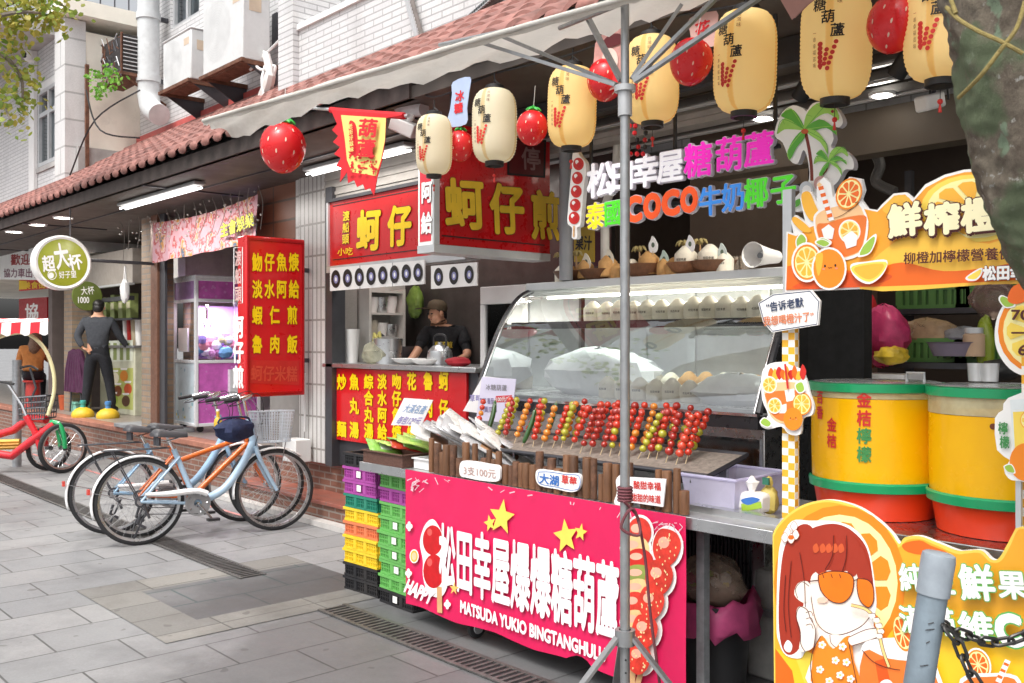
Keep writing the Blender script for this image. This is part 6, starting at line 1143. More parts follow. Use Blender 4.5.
for k in range(4): x, y = 924 - k * 11, 604 + k * 22; A.ln(bz_([(x, y), (x - 4, y + 9)]), 5.2, dorange, False)
part('board', A.mb, T); LF = .002 + A.k
q = MB(); gol = mat('print green edge', '5db55a', .45)
for ch, x0, x1, y0, y1, h_ in (('純', 546, 632, 302, 306, 102), ('生', 650, 742, 310, 314, 104), ('鮮', 756, 884, 318, 322, 130), ('果', 892, 1000, 326, 330, 104), ('滿', 548, 640, 448, 452, 98), ('滿', 652, 744, 456, 460, 100), ('維', 754, 882, 474, 478, 110)):
    a_, b_ = bz_([(x0, y0), (x1, y1)]); text(q, ch, pl, a_, b_, h_ / 3.54, signwhite, .032, LF, outline=gol, ow=.062, em=True)
a_, b_ = bz_([(892, 486), (975, 490)]); text(q, 'C', pl, a_, b_, 28, signwhite, .07, LF, outline=gol, ow=.11); part('lettering', q, T)
q = MB(); q.b2((PY(776, 600, YL).x + .0, YL + .024, .02), (PY(776, 600, YL).x + .03, YL + .05, .93), alu); q.b2((-1.25, YL + .024, .02), (-1.22, YL + .05, .7), alu); part('stand', q, T)

# ---------------------------------------------------------------- right hand shop: walls, rails, shelves
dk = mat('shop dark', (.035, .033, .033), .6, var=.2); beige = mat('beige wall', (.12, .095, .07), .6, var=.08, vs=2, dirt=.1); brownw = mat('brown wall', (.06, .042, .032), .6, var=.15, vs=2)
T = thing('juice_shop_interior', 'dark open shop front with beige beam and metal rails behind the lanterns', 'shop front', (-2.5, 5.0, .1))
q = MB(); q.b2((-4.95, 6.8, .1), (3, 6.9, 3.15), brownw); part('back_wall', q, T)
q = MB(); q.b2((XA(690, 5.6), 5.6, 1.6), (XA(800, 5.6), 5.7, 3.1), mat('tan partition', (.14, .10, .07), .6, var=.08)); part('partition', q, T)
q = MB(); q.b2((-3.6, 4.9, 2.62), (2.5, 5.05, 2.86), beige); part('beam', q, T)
q = MB(); q.b2((-4.9, 4.3, 3.02), (2.5, 4.36, 3.155), dsteel)
for i, (z, y) in enumerate(((2.98, 4.5), (2.93, 4.62), (2.88, 4.74))): q.b2((-4.9, y, z), (2.5, y + .09, z + .045), mat('rail steel', (.16, .155, .15), .35, .8)); q.b2((-4.9, y + .02, z - .012), (2.5, y + .05, z - .0005), alu)
part('shutter_rails', q, T)
q = MB(); q.b2((XA(783, 4.4), 4.42, .05), (XA(862, 4.4), 4.5, 1.95), mat('black board', (.006, .006, .006), .9)); part('black_panel', q, T)
q = MB(); x = XA(566, 4.45); q.tube([(x, 4.45, 2.0), (x, 4.45, 3.1)], .045, grey, 14); x = XA(603, 4.7); q.tube([(x, 4.72, 2.0), (x, 4.72, 2.5), (x + .1, 4.72, 2.7), (x + .12, 4.72, 3.1)], .03, mat('pvc', (.62, .6, .56), .5), 12); part('drain_pipe', q, T)
pl = ('Y', 4.9); A = Art(pl); A.sh([(574, 262), (594, 262), (594, 226), (574, 228)], mat('mustard card', 'b79a2c', .5), t=.01); q = A.mb; text(q, '果汁', pl, (576, 243), (592, 243), 14, ink, .03, .003); solo('mustard_card', q, 'mustard card with black writing behind the left coconuts', 'sign')
A = Art(('Y', 5.2)); A.sh([(594, 266), (604, 266), (604, 232), (594, 232)], mat('wine cloth', '4d1d2e', .8), t=.02); solo('wine_cloth', A.mb, 'dark wine cloth hanging beside the mustard card', 'cloth')
A = Art(('Y', 6.7)); A.sh([(668, 240), (690, 238), (690, 214), (668, 215)], mat('blue screen', '2c5a7a', .4, var=.2), t=.03); A.sh([(625, 236), (640, 235), (640, 216), (625, 217)], alu); A.sh([(641, 250), (657, 249), (657, 228), (641, 229)], signwhite); solo('wall_notices', A.mb, 'blue and white notices on the dim back wall of the juice shop', 'notice')
# ceiling downlights (lit) and spot lamps
for i, (px, py, z, lab) in enumerate(((882, 95, 0, 'lit oval downlight right of the largest golden lantern'), (762, 118, 0, 'lit oval downlight above the palm plaque on the left'), (902, 372, 0, ''))):
    if not lab: continue
    c = PY(px, py, 4.72); T2 = thing('downlight', lab, 'ceiling light', c, 'downlights in the juice shop'); q = MB(); q.lathe([(0, -.008), (.045, -.008), (.05, .01), (0, .01)], c, spotM, 20); part('lamp', q, T2); q = MB(); q.lathe([(.051, -.004), (.066, -.006), (.068, .01)], c, white, 20); part('rim', q, T2)
for i, (px, py) in enumerate(((805, 88), (903, 64))):
    c = PY(px, py, 4.25); ax = V((-.7, .2, -.75)).normalized(); T2 = thing('spot_lamp', 'black spot lamp on the ceiling rail, %s of two' % ('left', 'right')[i], 'spot lamp', c, 'spot lamps on the ceiling rail'); q = MB(); q.lathe([(0, -.09), (.035, -.09), (.042, -.05), (.042, .06), (.036, .06), (.034, .04)], c, black, 20, axis=ax); q.tube([c - ax * .08, V((c.x, 4.3, 3.15))], .01, black, 6); part('housing', q, T2); q = MB(); q.lathe([(.034, .045), (0, .045)], c, lamp_mat('lit spot', (1, .95, .85), 5), 16, axis=ax); part('bulb', q, T2)
    l = bpy.data.lights.new('spot', 'SPOT'); l.energy = 20; l.spot_size = R_(70); l.color = (1, .93, .82); lo = bpy.data.objects.new('spot_light', l); COL.objects.link(lo); lo.parent = T2; lo.location = ax * .08; lo.rotation_euler = ax.to_track_quat('-Z', 'Y').to_euler()
c = PY(930, 102, 4.6); T2 = thing('security_camera', 'white bullet security camera under the beige beam', 'camera', c); ax = (RT * -.7 - UP * .25 - FW * .5).normalized(); q = MB(); q.box(c, (.07, .17, .075), signwhite, ax.to_track_quat('Y', 'Z').to_matrix()); part('body', q, T2, bevel=.012); q = MB(); q.tube(crv([c + V((0, 0, .04)), c + V((.0, .03, .13)), c + V((.06, .03, .13)), c + V((.08, .02, .0))], 5, False), .006, black, 6); q.tube([c + V((0, .03, .04)), V((c.x, c.y + .1, 3.0))], .014, dsteel, 8); part('bracket', q, T2)
area('juice_shop_lamp', (-1.6, 5.2, 3.0), 1.2, .4, 3, (1, .92, .8)); area('juice_shop_lamp', (-3.4, 5.6, 3.0), 1.0, .4, 3, (1, .9, .76))
# shelf with green crates, bags and jars behind the barrels
SX0, SX1 = XA(858, 4.9), XA(1012, 4.9); zs1, zs2 = ZA(900, 291 + 18, 4.9), ZA(900, 362, 4.9)
T = thing('back_shelf', 'dark back shelf loaded with green crates and bags behind the barrels', 'shelf', ((SX0 + SX1) / 2, 5.1, 1.2)); 
for z in (zs2, ZA(930, 309, 5.3)): q = MB(); q.b2((SX0, 4.85 if z == zs2 else 5.2, z - .03), (SX1 + .6, 5.5, z), dsteel); part('shelf_board', q, T)
for x in (SX0 + .02, SX1 + .55): q = MB(); q.b2((x - .02, 5.45, .1), (x + .02, 5.49, 2.6), dsteel); part('upright', q, T)
def bigcrate(px, py, Y, z, lab, w=.5, cc='crate olive'):
    m = mat(cc, '5f8f4a', .5, var=.1, dirt=.2); p = PY(px, py, Y); q = MB(); h_ = .125
    q.b2((p.x - w / 2 + .01, Y + .011, z + .01), (p.x + w / 2 - .01, Y + .02, z + h_ - .02), mat('crate olive dark', '456b38', .5)); q.b2((p.x - w / 2, Y, z + h_ - .024), (p.x + w / 2, Y + .3, z + h_), m); q.b2((p.x - w / 2, Y, z + .001), (p.x + w / 2, Y + .3, z + .022), m)
    for k in range(9): x = p.x - w / 2 + .012 + k * (w - .024) / 8; q.b2((x - (.011 if k % 4 else .02), Y + .002, z + .022), (x + (.011 if k % 4 else .02), Y + .0109, z + h_ - .024), m)
    solo('produce_crate', q, lab, 'crate', 'green produce crates on the back shelf')
zu = ZA(930, 309, 5.3); bigcrate(933, 365, 4.9, zs2 + .001, 'green produce crate on the lower board below the clear bags', .34); bigcrate(985, 365, 4.9, zs2 + .001, 'green produce crate on the lower board nearest the price sign', .30); bigcrate(932, 309, 5.25, zu + .001, 'green produce crate on the upper board, left one', .40); bigcrate(978, 309, 5.25, zu + .001, 'green produce crate on the upper board, right one', .24)
pinkbag = mat('pink film bag', 'd2467a', .35, var=.25, vs=12, transl=.4); rb = mat('red film bag', 'c8323a', .35, var=.2, transl=.3)
def shopbag(px, py, Y, r, m, lab, s): c = PY(px, py, Y); q = bagmesh(c, r, m, s, 18); solo('plastic_bag', q, lab, 'bag', 'plastic bags on the back shelf')
shopbag(884, 336, 4.75, (.13, .1, .16), pinkbag, 'big crumpled pink plastic bag beside the black panel', 31); shopbag(866, 308, 5.0, (.05, .06, .09), rb, 'small red bag hanging beside the black panel', 32); shopbag(927, 335, 5.0, (.17, .1, .09), clear('bag clear peach', (1, .9, .8), .2, .45, (.75, .5, .3)), 'clear bag of orange fruit on the green crate', 33); shopbag(962, 340, 5.0, (.12, .1, .07), clear('bag clear grey', (.9, .9, .95), .2, .5, (.5, .5, .55)), 'greyish clear bag lying right of the orange fruit bag', 34); shopbag(995, 300, 5.0, (.12, .1, .1), clear('bag smoky', (.8, .7, .65), .2, .5, (.3, .2, .17)), 'smoky brown clear bag at the upper right of the shelf', 35); shopbag(985, 345, 4.85, (.045, .04, .14), mat('olive bottle', '8a9a2c', .3), 'tall olive green bag right of the jar', 36); shopbag(891, 355, 4.7, (.085, .07, .05), mat('yellow pack', 'e6c23a', .4, var=.3, vs=18), 'yellow and blue packet below the pink bag', 37); shopbag(868, 360, 4.8, (.05, .05, .05), mat('rust pack', '9a4a2c', .5), 'rust coloured packet left of the yellow packet', 38); shopbag(1000, 370, 4.7, (.10, .07, .05), mat('black bag', (.02, .02, .02), .4), 'black bag in the lower right of the shelf', 39)
for i, (px, py, r, h_, cc, lab) in enumerate(((901, 352, .028, .10, 'b9b4ae', 'grey capped jar beside the pink bag'), (974, 342, .05, .14, 'c9a98a', 'tan lidded tub standing between the clear bags'), (876, 322, .04, .12, 'e6e6e2', 'white bottle with red cap behind the pink bag'))):
    p = PY(px, py, 4.8); q = MB(); q.lathe([(0, 0), (r, 0), (r, h_ * .75), (r * .8, h_ * .8), (0, h_ * .8)], p - V((0, 0, h_ / 2)), mat('jar %d' % i, cc, .4), 18); q.lathe([(r * .85, h_ * .8), (r * .85, h_), (0, h_)], p - V((0, 0, h_ / 2)), redink if i == 2 else alu, 18); solo('jar', q, lab, 'jar')
p = PY(885, 365, 4.7); q = MB(); q.b2((p.x - .14, 4.62, p.z - .1), (p.x + .14, 4.84, p.z - .045), signwhite); solo('white_tray', q, 'shallow white tray under the yellow packet', 'tray')
q = MB(); p = PY(945, 360, 4.85); q.lathe([(.0, 0), (.10, .0), (.13, .07), (.135, .07), (.125, .06), (0, .02)], V((PY(955, 350, 4.82).x, 4.82, PY(955, 356, 4.82).z)), mat('mauve bowl', '8a7f90', .4), 24); solo('mauve_bowl', q, 'mauve plastic bowl beside the tan tub', 'bowl')
q = MB(); q.b2((XA(835, 5.8), 5.8, .1), (XA(870, 5.8), 5.9, 2.0), mat('brown door', (.16, .10, .07), .5)); q.tube(crv([PY(857, 140, 5.2), PY(872, 150, 5.2), PY(880, 165, 5.2), PY(876, 182, 5.2), PY(895, 192, 5.2)], 5, False), .03, mat('duct', (.09, .085, .08), .5), 10); solo('ceiling_duct', q, 'dark bent duct in the gloom above the juice board', 'duct')

# ---------------------------------------------------------------- bin and clutter under the table end
c = V((PY(716, 640, 3.62).x, 3.62, 0)); T = thing('rubbish_bin', 'black rubbish bin lined with a pink bag under the table end', 'bin', c); q = MB(); q.lathe([(0, .01), (.13, .01), (.165, .40), (.172, .40), (.172, .42), (.16, .42), (.13, .06), (0, .05)], c, mat('bin black', (.015, .015, .017), .45), 28); part('tub', q, T)
q = MB(); rnd = random.Random(41); n = 26; lv = []
for j, (r0, z0_) in enumerate(((.150, .36), (.158, .425), (.180, .44), (.196, .40), (.198, .33), (.190, .28))):
    for k in range(n): a = 2 * math.pi * k / n; w_ = (1 + .09 * math.sin(k * 2.7 + j) + rnd.uniform(-.04, .04)) if j > 1 else 1; lv.append(c + V((r0 * w_ * math.cos(a), r0 * w_ * math.sin(a), z0_ + (.025 * math.sin(k * 1.9) + rnd.uniform(-.02, .02)) * (j > 1))))
q.add(lv, [(j * n + k, j * n + (k + 1) % n, (j + 1) * n + (k + 1) % n, (j + 1) * n + k) for j in range(5) for k in range(n)], mat('bin liner pink', 'dd5f95', .35, var=.2, transl=.45)); part('liner', q, T, ang=180)
q = bagmesh(c + V((-.03, 0, .50)), (.17, .14, .12), clear('bag refuse', (.95, .92, .88), .2, .4, (.6, .45, .35)), 43, 18); rnd = random.Random(44)
for i in range(18): q.sph(c + V((rnd.uniform(-.12, .08), rnd.uniform(-.09, .09), .44 + rnd.random() * .1)), rnd.uniform(.015, .035), rnd.choice((palelemon, leafg, signwhite, mat('scrap brown', (.25, .14, .08), .7), pinkbag)), 7)
solo('refuse_bag', q, 'clear bag of scraps bulging out of the pink lined bin', 'bag', origin=c + V((0, 0, .4)))
stone = mat('old stone block', (.42, .41, .39), .8, var=.35, vs=5, bump=.4, bs=14); rnd = random.Random(50)
for i, (x0_, x1_, z0_, z1_) in enumerate(((-2.62, -2.2, 0, .3), (-2.19, -1.98, 0, .33), (-2.5, -2.1, .302, .56), (-2.62, -2.52, .302, .5), (-2.4, -2.05, .562, .66))):
    q = MB(); q.b2((x0_, 3.9 + .02 * i, z0_), (x1_, 4.3, z1_), stone if i != 4 else mat('rusty wood', (.35, .14, .10), .7, var=.3)); solo('stone_block', q, ('grey stone block at the bottom left behind the bin', 'grey stone block at the bottom right behind the bin', 'upper grey stone block stacked behind the bin', 'small grey block beside the table leg', 'reddish plank lying on the stone blocks')[i], 'block', None, .015)
q = MB(); q.b2((XA(694, 3.4), 3.36, tz2 - .06), (-1.99, 3.42, tz2 - .012), steel); solo('steel_bar', q, 'steel bar bridging the stall table and the orange board', 'bar')

# ---------------------------------------------------------------- facade fittings high up
T = thing('drain_duct', 'fat grey drain duct running down between the two buildings', 'pipe', PY(148, 100, 5.6)); duct = mat('grey duct', (.62, .64, .65), .55, var=.1, dirt=.2)
c0 = PY(148.5, 96, 5.6); r = 10.5 * mpp(c0); q = MB(); q.tube([V((c0.x, 5.6, 9.8)), c0 + V((0, 0, .1))] + [c0 + V((0, 0, 0)), c0 + V((.06, 0, -.16)), c0 + V((.2, 0, -.27)), c0 + V((.42, 0, -.36))], r, duct, 20)
part('duct', q, T, ang=60); q = MB()
for z in (c0.z + .25, c0.z + 1.2): q.lathe([(r, -.05), (r + .02, -.05), (r + .02, .05), (r, .05)], (c0.x, 5.6, z), duct, 24); q.b2((c0.x - .03, 5.6 + r, z - .03), (c0.x + .03, MY - .003, z + .03), dsteel)
part('clamp', q, T)
rust = mat('rusty iron', (.17, .08, .05), .8, .3, .4, 14, bump=.3); acw = mat('ac white', (.66, .67, .67), .45, var=.05, dirt=.12)
def aircon(px0, px1, pyb, h_, Y, lab, dpt=.36, m=acw, py_top=None):
    x0, x1 = XA(px0, Y), XA(px1, Y); zb_ = ZA(px1, pyb, Y); T = thing('air_conditioner', lab, 'air conditioner', ((x0 + x1) / 2, Y + dpt / 2, zb_)); w = x1 - x0
    q = MB(); q.b2((x0, Y, zb_), (x1, Y + dpt, zb_ + h_), m); q.b2((x0 - .01, Y - .012, zb_ + h_), (x1 + .01, Y + dpt, zb_ + h_ + .03), m); part('casing', q, T, bevel=.015)
    q = MB(); cx = x0 + w * .36; cz = zb_ + h_ * .5
    for k in range(12): rr = .03 + k * min(w * .33, h_ * .42) / 12; q.lathe([(rr, -.004), (rr + .006, -.004)], (cx, Y - .004, cz), mat('grille grey', (.62, .63, .63), .5), 32, axis=(0, 1, 0))
    part('fan_grille', q, T)
    q = MB(); q.b2((x0 + w * .76, Y - .003, zb_ + h_ * .72), (x0 + w * .93, Y - .0005, zb_ + h_ * .86), mat('label tan', (.62, .5, .38), .6)); q.b2((x1 + .0005, Y + .08, zb_ + h_ * .6), (x1 + .003, Y + .24, zb_ + h_ * .8), mat('label tan', (.62, .5, .38), .6)); part('sticker', q, T)
    return T, x0, x1, zb_
def acbracket(x0, x1, zb_, Y, lab):
    T = thing('wall_bracket', lab, 'bracket', ((x0 + x1) / 2, Y + .2, zb_ - .3)); q = MB()
    for x in (x0 + .03, x1 - .08):
        q.b2((x, Y - .04, zb_ - .06), (x + .05, MY - .006, zb_ - .004), rust); q.add([V((x + .025 + s, Y + .05, zb_ - .06)) for s in (-.006, .006)] + [V((x + .025 + s, MY - .01, zb_ - .06)) for s in (-.006, .006)] + [V((x + .025 + s, MY - .01, zb_ - .36)) for s in (-.006, .006)], [(0, 2, 4), (1, 5, 3), (0, 4, 5, 1), (0, 1, 3, 2), (2, 3, 5, 4)], dsteel)
    q.b2((x0, Y - .05, zb_ - .05), (x1, Y - .005, zb_ - .006), rust); q.b2((x0 + .1, Y + .05, zb_ - .03), (x1 - .1, Y + .3, zb_ - .004), rust); part('frame', q, T)
Ya = 5.30
T, x0, x1, zb_ = aircon(203, 243, 58, 1.0, Ya, 'larger white air conditioner on rusty wall brackets'); acbracket(x0 - .02, x1 + .06, zb_, Ya, 'rusty bracket under the larger white air conditioner')
T, x0, x1, zb_ = aircon(163, 191, 78, .66, Ya, 'smaller white air conditioner beside the grey drain duct'); acbracket(x0 - .05, x1 + .02, zb_, Ya, 'rusty bracket under the smaller white air conditioner')
# wrecked fan unit
Yw = 5.2; x0, x1 = XA(102, Yw), XA(121, Yw); zb_ = ZA(130, 66, Yw); zt_ = ZA(130, 27, Yw); T = thing('wrecked_fan_unit', 'rusted open fan unit with dark coils on the cream wall corner', 'air conditioner', ((x0 + x1) / 2, Yw + .2, zb_)); dkr = mat('burnt black', (.035, .03, .03), .7, var=.5, vs=20)
q = MB(); q.b2((x0, Yw + .02, zb_), (x1, Yw + .34, zt_), dkr)
for x in (x0, x1 - .03):
    for y in (Yw, Yw + .32): q.b2((x, y, zb_), (x + .03, y + .03, zt_ + .02), rust)
part('casing', q, T); q = MB(); rnd = random.Random(3)
for i in range(30): a = V((rnd.uniform(x0, x1), Yw - .01, rnd.uniform(zb_, zt_))); q.tube([a, a + V((rnd.uniform(-.12, .12), rnd.uniform(-.03, .01), rnd.uniform(-.2, .2)))], .008, rnd.choice((alu, dsteel, rust)), 5)
for i in range(9): y = zb_ + .05 + i * (zt_ - zb_ - .1) / 8; q.tube([(x1 + .01, Yw + .03, y), (x1 + .01, Yw + .31, y)], .008, alu, 5)
part('coils', q, T); q = MB(); q.b2((x0 - .15, Yw - .03, zb_ - .05), (x1 + .05, Yw + .38, zb_ - .005), rust); q.tube([(x1, Yw + .02, zb_ - .05), (x1, Yw + .68, zb_ - .4)], .02, rust, 6); part('shelf', q, T); q = MB(); q.tube([V((x0 - .16, Yw + .1, zb_ + .38)), V((x0 + .02, Yw + .1, zb_ + .34))], [.07, .05], dkr, 10); part('motor', q, T)
# pipe elbow, grey camera below the eave
T = thing('pipe_elbow', 'grey plastic pipe elbow coming out under the tile eave', 'pipe', PY(400, 110, 3.75)); q = MB(); q.tube(crv([PY(394, 88, 3.8), PY(396, 100, 3.76), PY(404, 108, 3.75), PY(424, 109, 3.78)], 5, False), .05, duct, 14); part('pipe', q, T)
c = PY(404, 127, 3.7); q = MB(); q.box(c, (.18, .09, .09), signwhite, MX.Rotation(.5, 3, 'Y') @ MX.Rotation(.5, 3, 'Z')); q.tube([c, c + V((.05, .1, .15))], .02, signwhite, 8); solo('security_camera', q, 'small white camera beside the yellow pennant pole', 'camera', bevel=.01)
# cables on the facade
q = MB(); 
for pts in ([(262, 50, 5.6), (270, 60, 5.5), (268, 75, 5.5), (258, 98, 5.5)], [(252, 62, 5.5), (262, 70, 5.45), (275, 66, 5.5), (272, 82, 5.5)], [(265, 66, 5.5), (262, 80, 5.4), (264, 96, 5.4)], [(280, 40, 5.6), (262, 58, 5.55), (250, 70, 5.5)]): q.tube(crv([PY(*p) for p in pts], 6, False), .018, white, 6)
q.tube(crv([PY(266, 55, 5.45), PY(270, 76, 5.45), PY(263, 98, 5.45)], 5, False), [.05] * 5 + [.07] * 6, mat('cable wrap', (.72, .70, .68), .7), 8); solo('cable_bundle', q, 'bundle of pale cables beside the larger air conditioner', 'cables')
q = MB(); q.tube(crv([PY(70, 175, 4.7), PY(95, 120, 4.75), PY(140, 90, 5.3)], 6, False), .012, black, 5); q.tube(crv([PY(86, 90, 4.78), PY(100, 130, 4.7), PY(140, 138, 5.2)], 6, False), .012, (black), 5); q.b2((LX + .1, 5.0, 4.3), (LX + .16, 5.05, 5.9), rust); solo('wall_cables', q, 'dark cables drooping over the cream side wall', 'cables')

# ---------------------------------------------------------------- foliage helpers
def foliage_mat(name, a, b):
    if name in MATS: return MATS[name]
    m, n, l, p = nt(name); g_ = n.new('ShaderNodeNewGeometry'); c = mixc(n, l, g_.outputs['Random Per Island'], hx(a), hx(b)); l.new(c, p.inputs['Base Color']); p.inputs['Roughness'].default_value = .5
    t = n.new('ShaderNodeBsdfTranslucent'); l.new(c, t.inputs[0]); mx = n.new('ShaderNodeMixShader'); mx.inputs[0].default_value = .4; l.new(p.outputs[0], mx.inputs[1]); l.new(t.outputs[0], mx.inputs[2]); l.new(mx.outputs[0], n['Material Output'].inputs[0]); MATS[name] = m; return m
def leaves(q, c, r, n, size, m, rnd):
    for i in range(n):
        d = V((rnd.gauss(0, 1), rnd.gauss(0, 1), rnd.gauss(0, 1))).normalized() * rnd.random() ** .4; p = V(c) + V((d.x * r[0], d.y * r[1], d.z * r[2])); s = size * rnd.uniform(.6, 1.25)
        a = V((rnd.uniform(-1, 1), rnd.uniform(-1, 1), rnd.uniform(-.9, .3))).normalized(); b = a.cross(V((rnd.uniform(-1, 1), rnd.uniform(-1, 1), rnd.uniform(-1, 1)))).normalized() * .36; k = a.cross(b).normalized() * .12
        q.add([p, p + (a * .35 + b) * s, p + (a * .5 + k) * s, p + (a * .35 - b) * s, p + (a * .75 + b * .75) * s, p + (a * .75 - b * .75) * s, p + a * s], [(0, 1, 2), (0, 2, 3), (1, 4, 2), (2, 5, 3), (4, 6, 2), (2, 6, 5)], m)
barkg = mat('street bark', (.20, .17, .14), .85, var=.35, vs=8, bump=.4, bs=20)
lfm = foliage_mat('street leaf', '6f8f3a', 'aebb5c'); lfy = foliage_mat('yellow leaf', '8a9a38', 'c4b85c')
# street tree whose branches hang in at the top left
base = V((-9.6, 1.0, 0)); T = thing('street_tree', 'street tree with yellow green leaves hanging in at the top left corner', 'tree', base); tips = []
q = MB(); q.tube(crv([base, base + V((.05, .05, 1.5)), base + V((-.05, .15, 3.0)), base + V((-.1, .35, 4.6)), base + V((-.2, .4, 6.5))], 4, False), [.17 - .0075 * i for i in range(17)], barkg, 10)
rnd = random.Random(77); D = 9.4
for pts in ([(-60, 60), (-10, 20), (30, 12), (55, 18)], [(-60, 60), (-8, 50), (20, 75), (22, 105)], [(-40, 20), (5, 5), (40, -5), (70, 10)], [(-50, 50), (-5, 90), (10, 120)], [(-40, 0), (20, -30), (60, -25)]):
    w_ = [base + V((-.05, .3, 4.2))] + [PD(x, y, D + rnd.uniform(-.4, .4)) for x, y in pts]; cv = crv(w_, 4, False); q.tube(cv, [.045 - .04 * i / len(cv) for i in range(len(cv))], barkg, 6); tips.append(cv)
part('trunk', q, T); q = MB()
for cv in tips:
    for i in range(8, len(cv)): leaves(q, cv[i], (.28, .28, .24), 12, .075, rnd.choice((lfm, lfy)), rnd)
for px, py, n_ in ((15, 18, 60), (38, 10, 60), (50, 25, 30), (8, 40, 40), (12, 100, 30), (24, 84, 30), (10, 58, 30), (62, 18, 10), (16, 118, 12), (35, 2, 40), (2, 12, 40), (25, 30, 30)): leaves(q, PD(px, py, D), (.17, .2, .15), n_, .075, rnd.choice((lfm, lfy)), rnd)
for k in range(5): leaves(q, base + V((rnd.uniform(-1.5, 1.2), rnd.uniform(-1.6, .6), rnd.uniform(5.2, 7.5))), (.7, .7, .5), 60, .14, rnd.choice((lfm, lfy)), rnd)
part('crown', q, T)
# sprig growing out of the wall
q = MB(); rnd = random.Random(5); c = PY(105, 80, 4.95); gp = foliage_mat('wall plant leaf', '5c9a2e', '8cc04a')
for px, py in ((98, 88), (104, 72), (112, 70), (118, 78), (108, 84), (95, 76), (101, 92)): t_ = PY(px, py, 4.85); q.tube([PY(112, 66, 5.05), t_], .01, barkg, 5); leaves(q, t_, (.13, .12, .12), 20, .075, gp, rnd)
solo('wall_plant', q, 'leafy sprig growing under the wrecked fan unit', 'plant')

# ---------------------------------------------------------------- umbrella over the stall
PB = PD(625, 341, 3.72); PB.z = 0; gal = mat('umbrella pole', (.36, .37, .38), .4, .7, .12, 20)
def canvas_mat():
    m, n, l, p = nt('canopy canvas'); co = ocoord(n); c = mixc(n, l, ramp(n, l, noise(n, l, co, 2.5, 7, .7), .45, .75), (.68, .655, .61), (.52, .48, .43)); l.new(c, p.inputs['Base Color']); p.inputs['Roughness'].default_value = .8; bumpn(n, l, p, noise(n, l, co, 9), .3, .03)
    t = n.new('ShaderNodeBsdfTranslucent'); l.new(c, t.inputs[0]); mx = n.new('ShaderNodeMixShader'); mx.inputs[0].default_value = .28; l.new(p.outputs[0], mx.inputs[1]); l.new(t.outputs[0], mx.inputs[2]); l.new(mx.outputs[0], n['Material Output'].inputs[0]); return m
CAN = canvas_mat()
T = thing('stall_umbrella', 'large off white stall umbrella on a grey steel pole with tripod foot', 'umbrella', PB)
zh = EYE + (341.5 - 88) * 3.72 / FPX; q = MB(); q.tube([PB + V((0, 0, .02)), PB + V((0, 0, zh))], .0195, gal, 18); q.tube([PB + V((0, 0, zh)), PB + V((0, 0, 3.16))], .0165, gal, 16); part('pole', q, T)
q = MB(); q.lathe([(.022, -.11), (.028, -.11), (.028, -.015), (.042, -.015), (.042, .008), (.02, .01)], PB + V((0, 0, zh)), mat('hub grey', (.45, .46, .47), .45, .3), 20); part('hub', q, T)
zr = EYE - (637 - 341.5) * 3.72 / FPX; q = MB(); q.lathe([(.024, -.03), (.04, -.03), (.04, .03), (.024, .03)], PB + V((0, 0, zr)), gal, 18); part('leg_ring', q, T)
for a in (200, 335, 90): d = FW.cross(UP) * 0; u = RT * math.cos(R_(a)) + (-FW) * -math.sin(R_(a)); q = MB(); e = PB + u * .42; e.z = .02; A = PB + V((0, 0, zr)) + u * .035; n_ = (e - A).normalized(); rot = n_.to_track_quat('Z', 'X').to_matrix(); q.box((A + e) / 2, (.012, .034, (e - A).length), gal, rot); q.box(e, (.06, .06, .016), rubber); part('leg', q, T)
q = MB()
for k in range(9): q.lathe([(0, 0), (.0042, 0)], PB + V((0, 0, .06 + k * .05)) - FW * .0238, black, 8, axis=-FW)
part('adjuster_holes', q, T)
# canopy: the rim nearest the lens, the far rim, and a slack ridge between
near = [PD(203, 121, 5.30), PD(240, 110, 5.08), PD(300, 93, 4.75), PD(400, 63, 4.30), PD(500, 33, 3.92), PD(600, 5, 3.58), PD(660, -12, 3.40), PD(800, -50, 3.1), PD(900, -76, 2.9)]
far = [PD(212, 128, 5.55), PD(250, 134, 5.45), PD(320, 106, 5.30), PD(400, 86, 5.05), PD(500, 61, 4.72), PD(600, 34, 4.42), PD(660, 17, 4.25), PD(800, -25, 3.95), PD(900, -52, 3.75)]
nc, fc = crv(near, 8, False), crv(far, 8, False); NN = len(nc); K = 12; pts = []; rnd = random.Random(12)
for i in range(NN):
    a, b = V(nc[i]), V(fc[i])
    for k in range(K + 1):
        t = k / K; p = a.lerp(b, t); p.z += .05 * math.sin(math.pi * t) * min(1, i / 10) + .012 * math.sin(i * .9 + k) + (.011 * math.sin(i * 2.1) + .008 * math.sin(i * .7) if k == K else 0) + (.006 * math.sin(i * 1.3) if k == 0 else 0); pts.append(p)
q = MB(); q.add(pts, [(i * (K + 1) + k, i * (K + 1) + k + 1, (i + 1) * (K + 1) + k + 1, (i + 1) * (K + 1) + k) for i in range(NN - 1) for k in range(K)], CAN); q.tube(nc, .011, CAN, 6)
vn = [V(p) - V((0, 0, .022 + .004 * math.sin(i * 1.7))) for i, p in enumerate(nc)]; q.add([x for i in range(NN) for x in (V(nc[i]), vn[i] + (V(fc[i]) - V(nc[i])) * .04)], [(2 * i, 2 * i + 1, 2 * i + 3, 2 * i + 2) for i in range(NN - 1)], CAN)
part('canopy', q, T, ang=70)
H = PB + V((0, 0, zh))
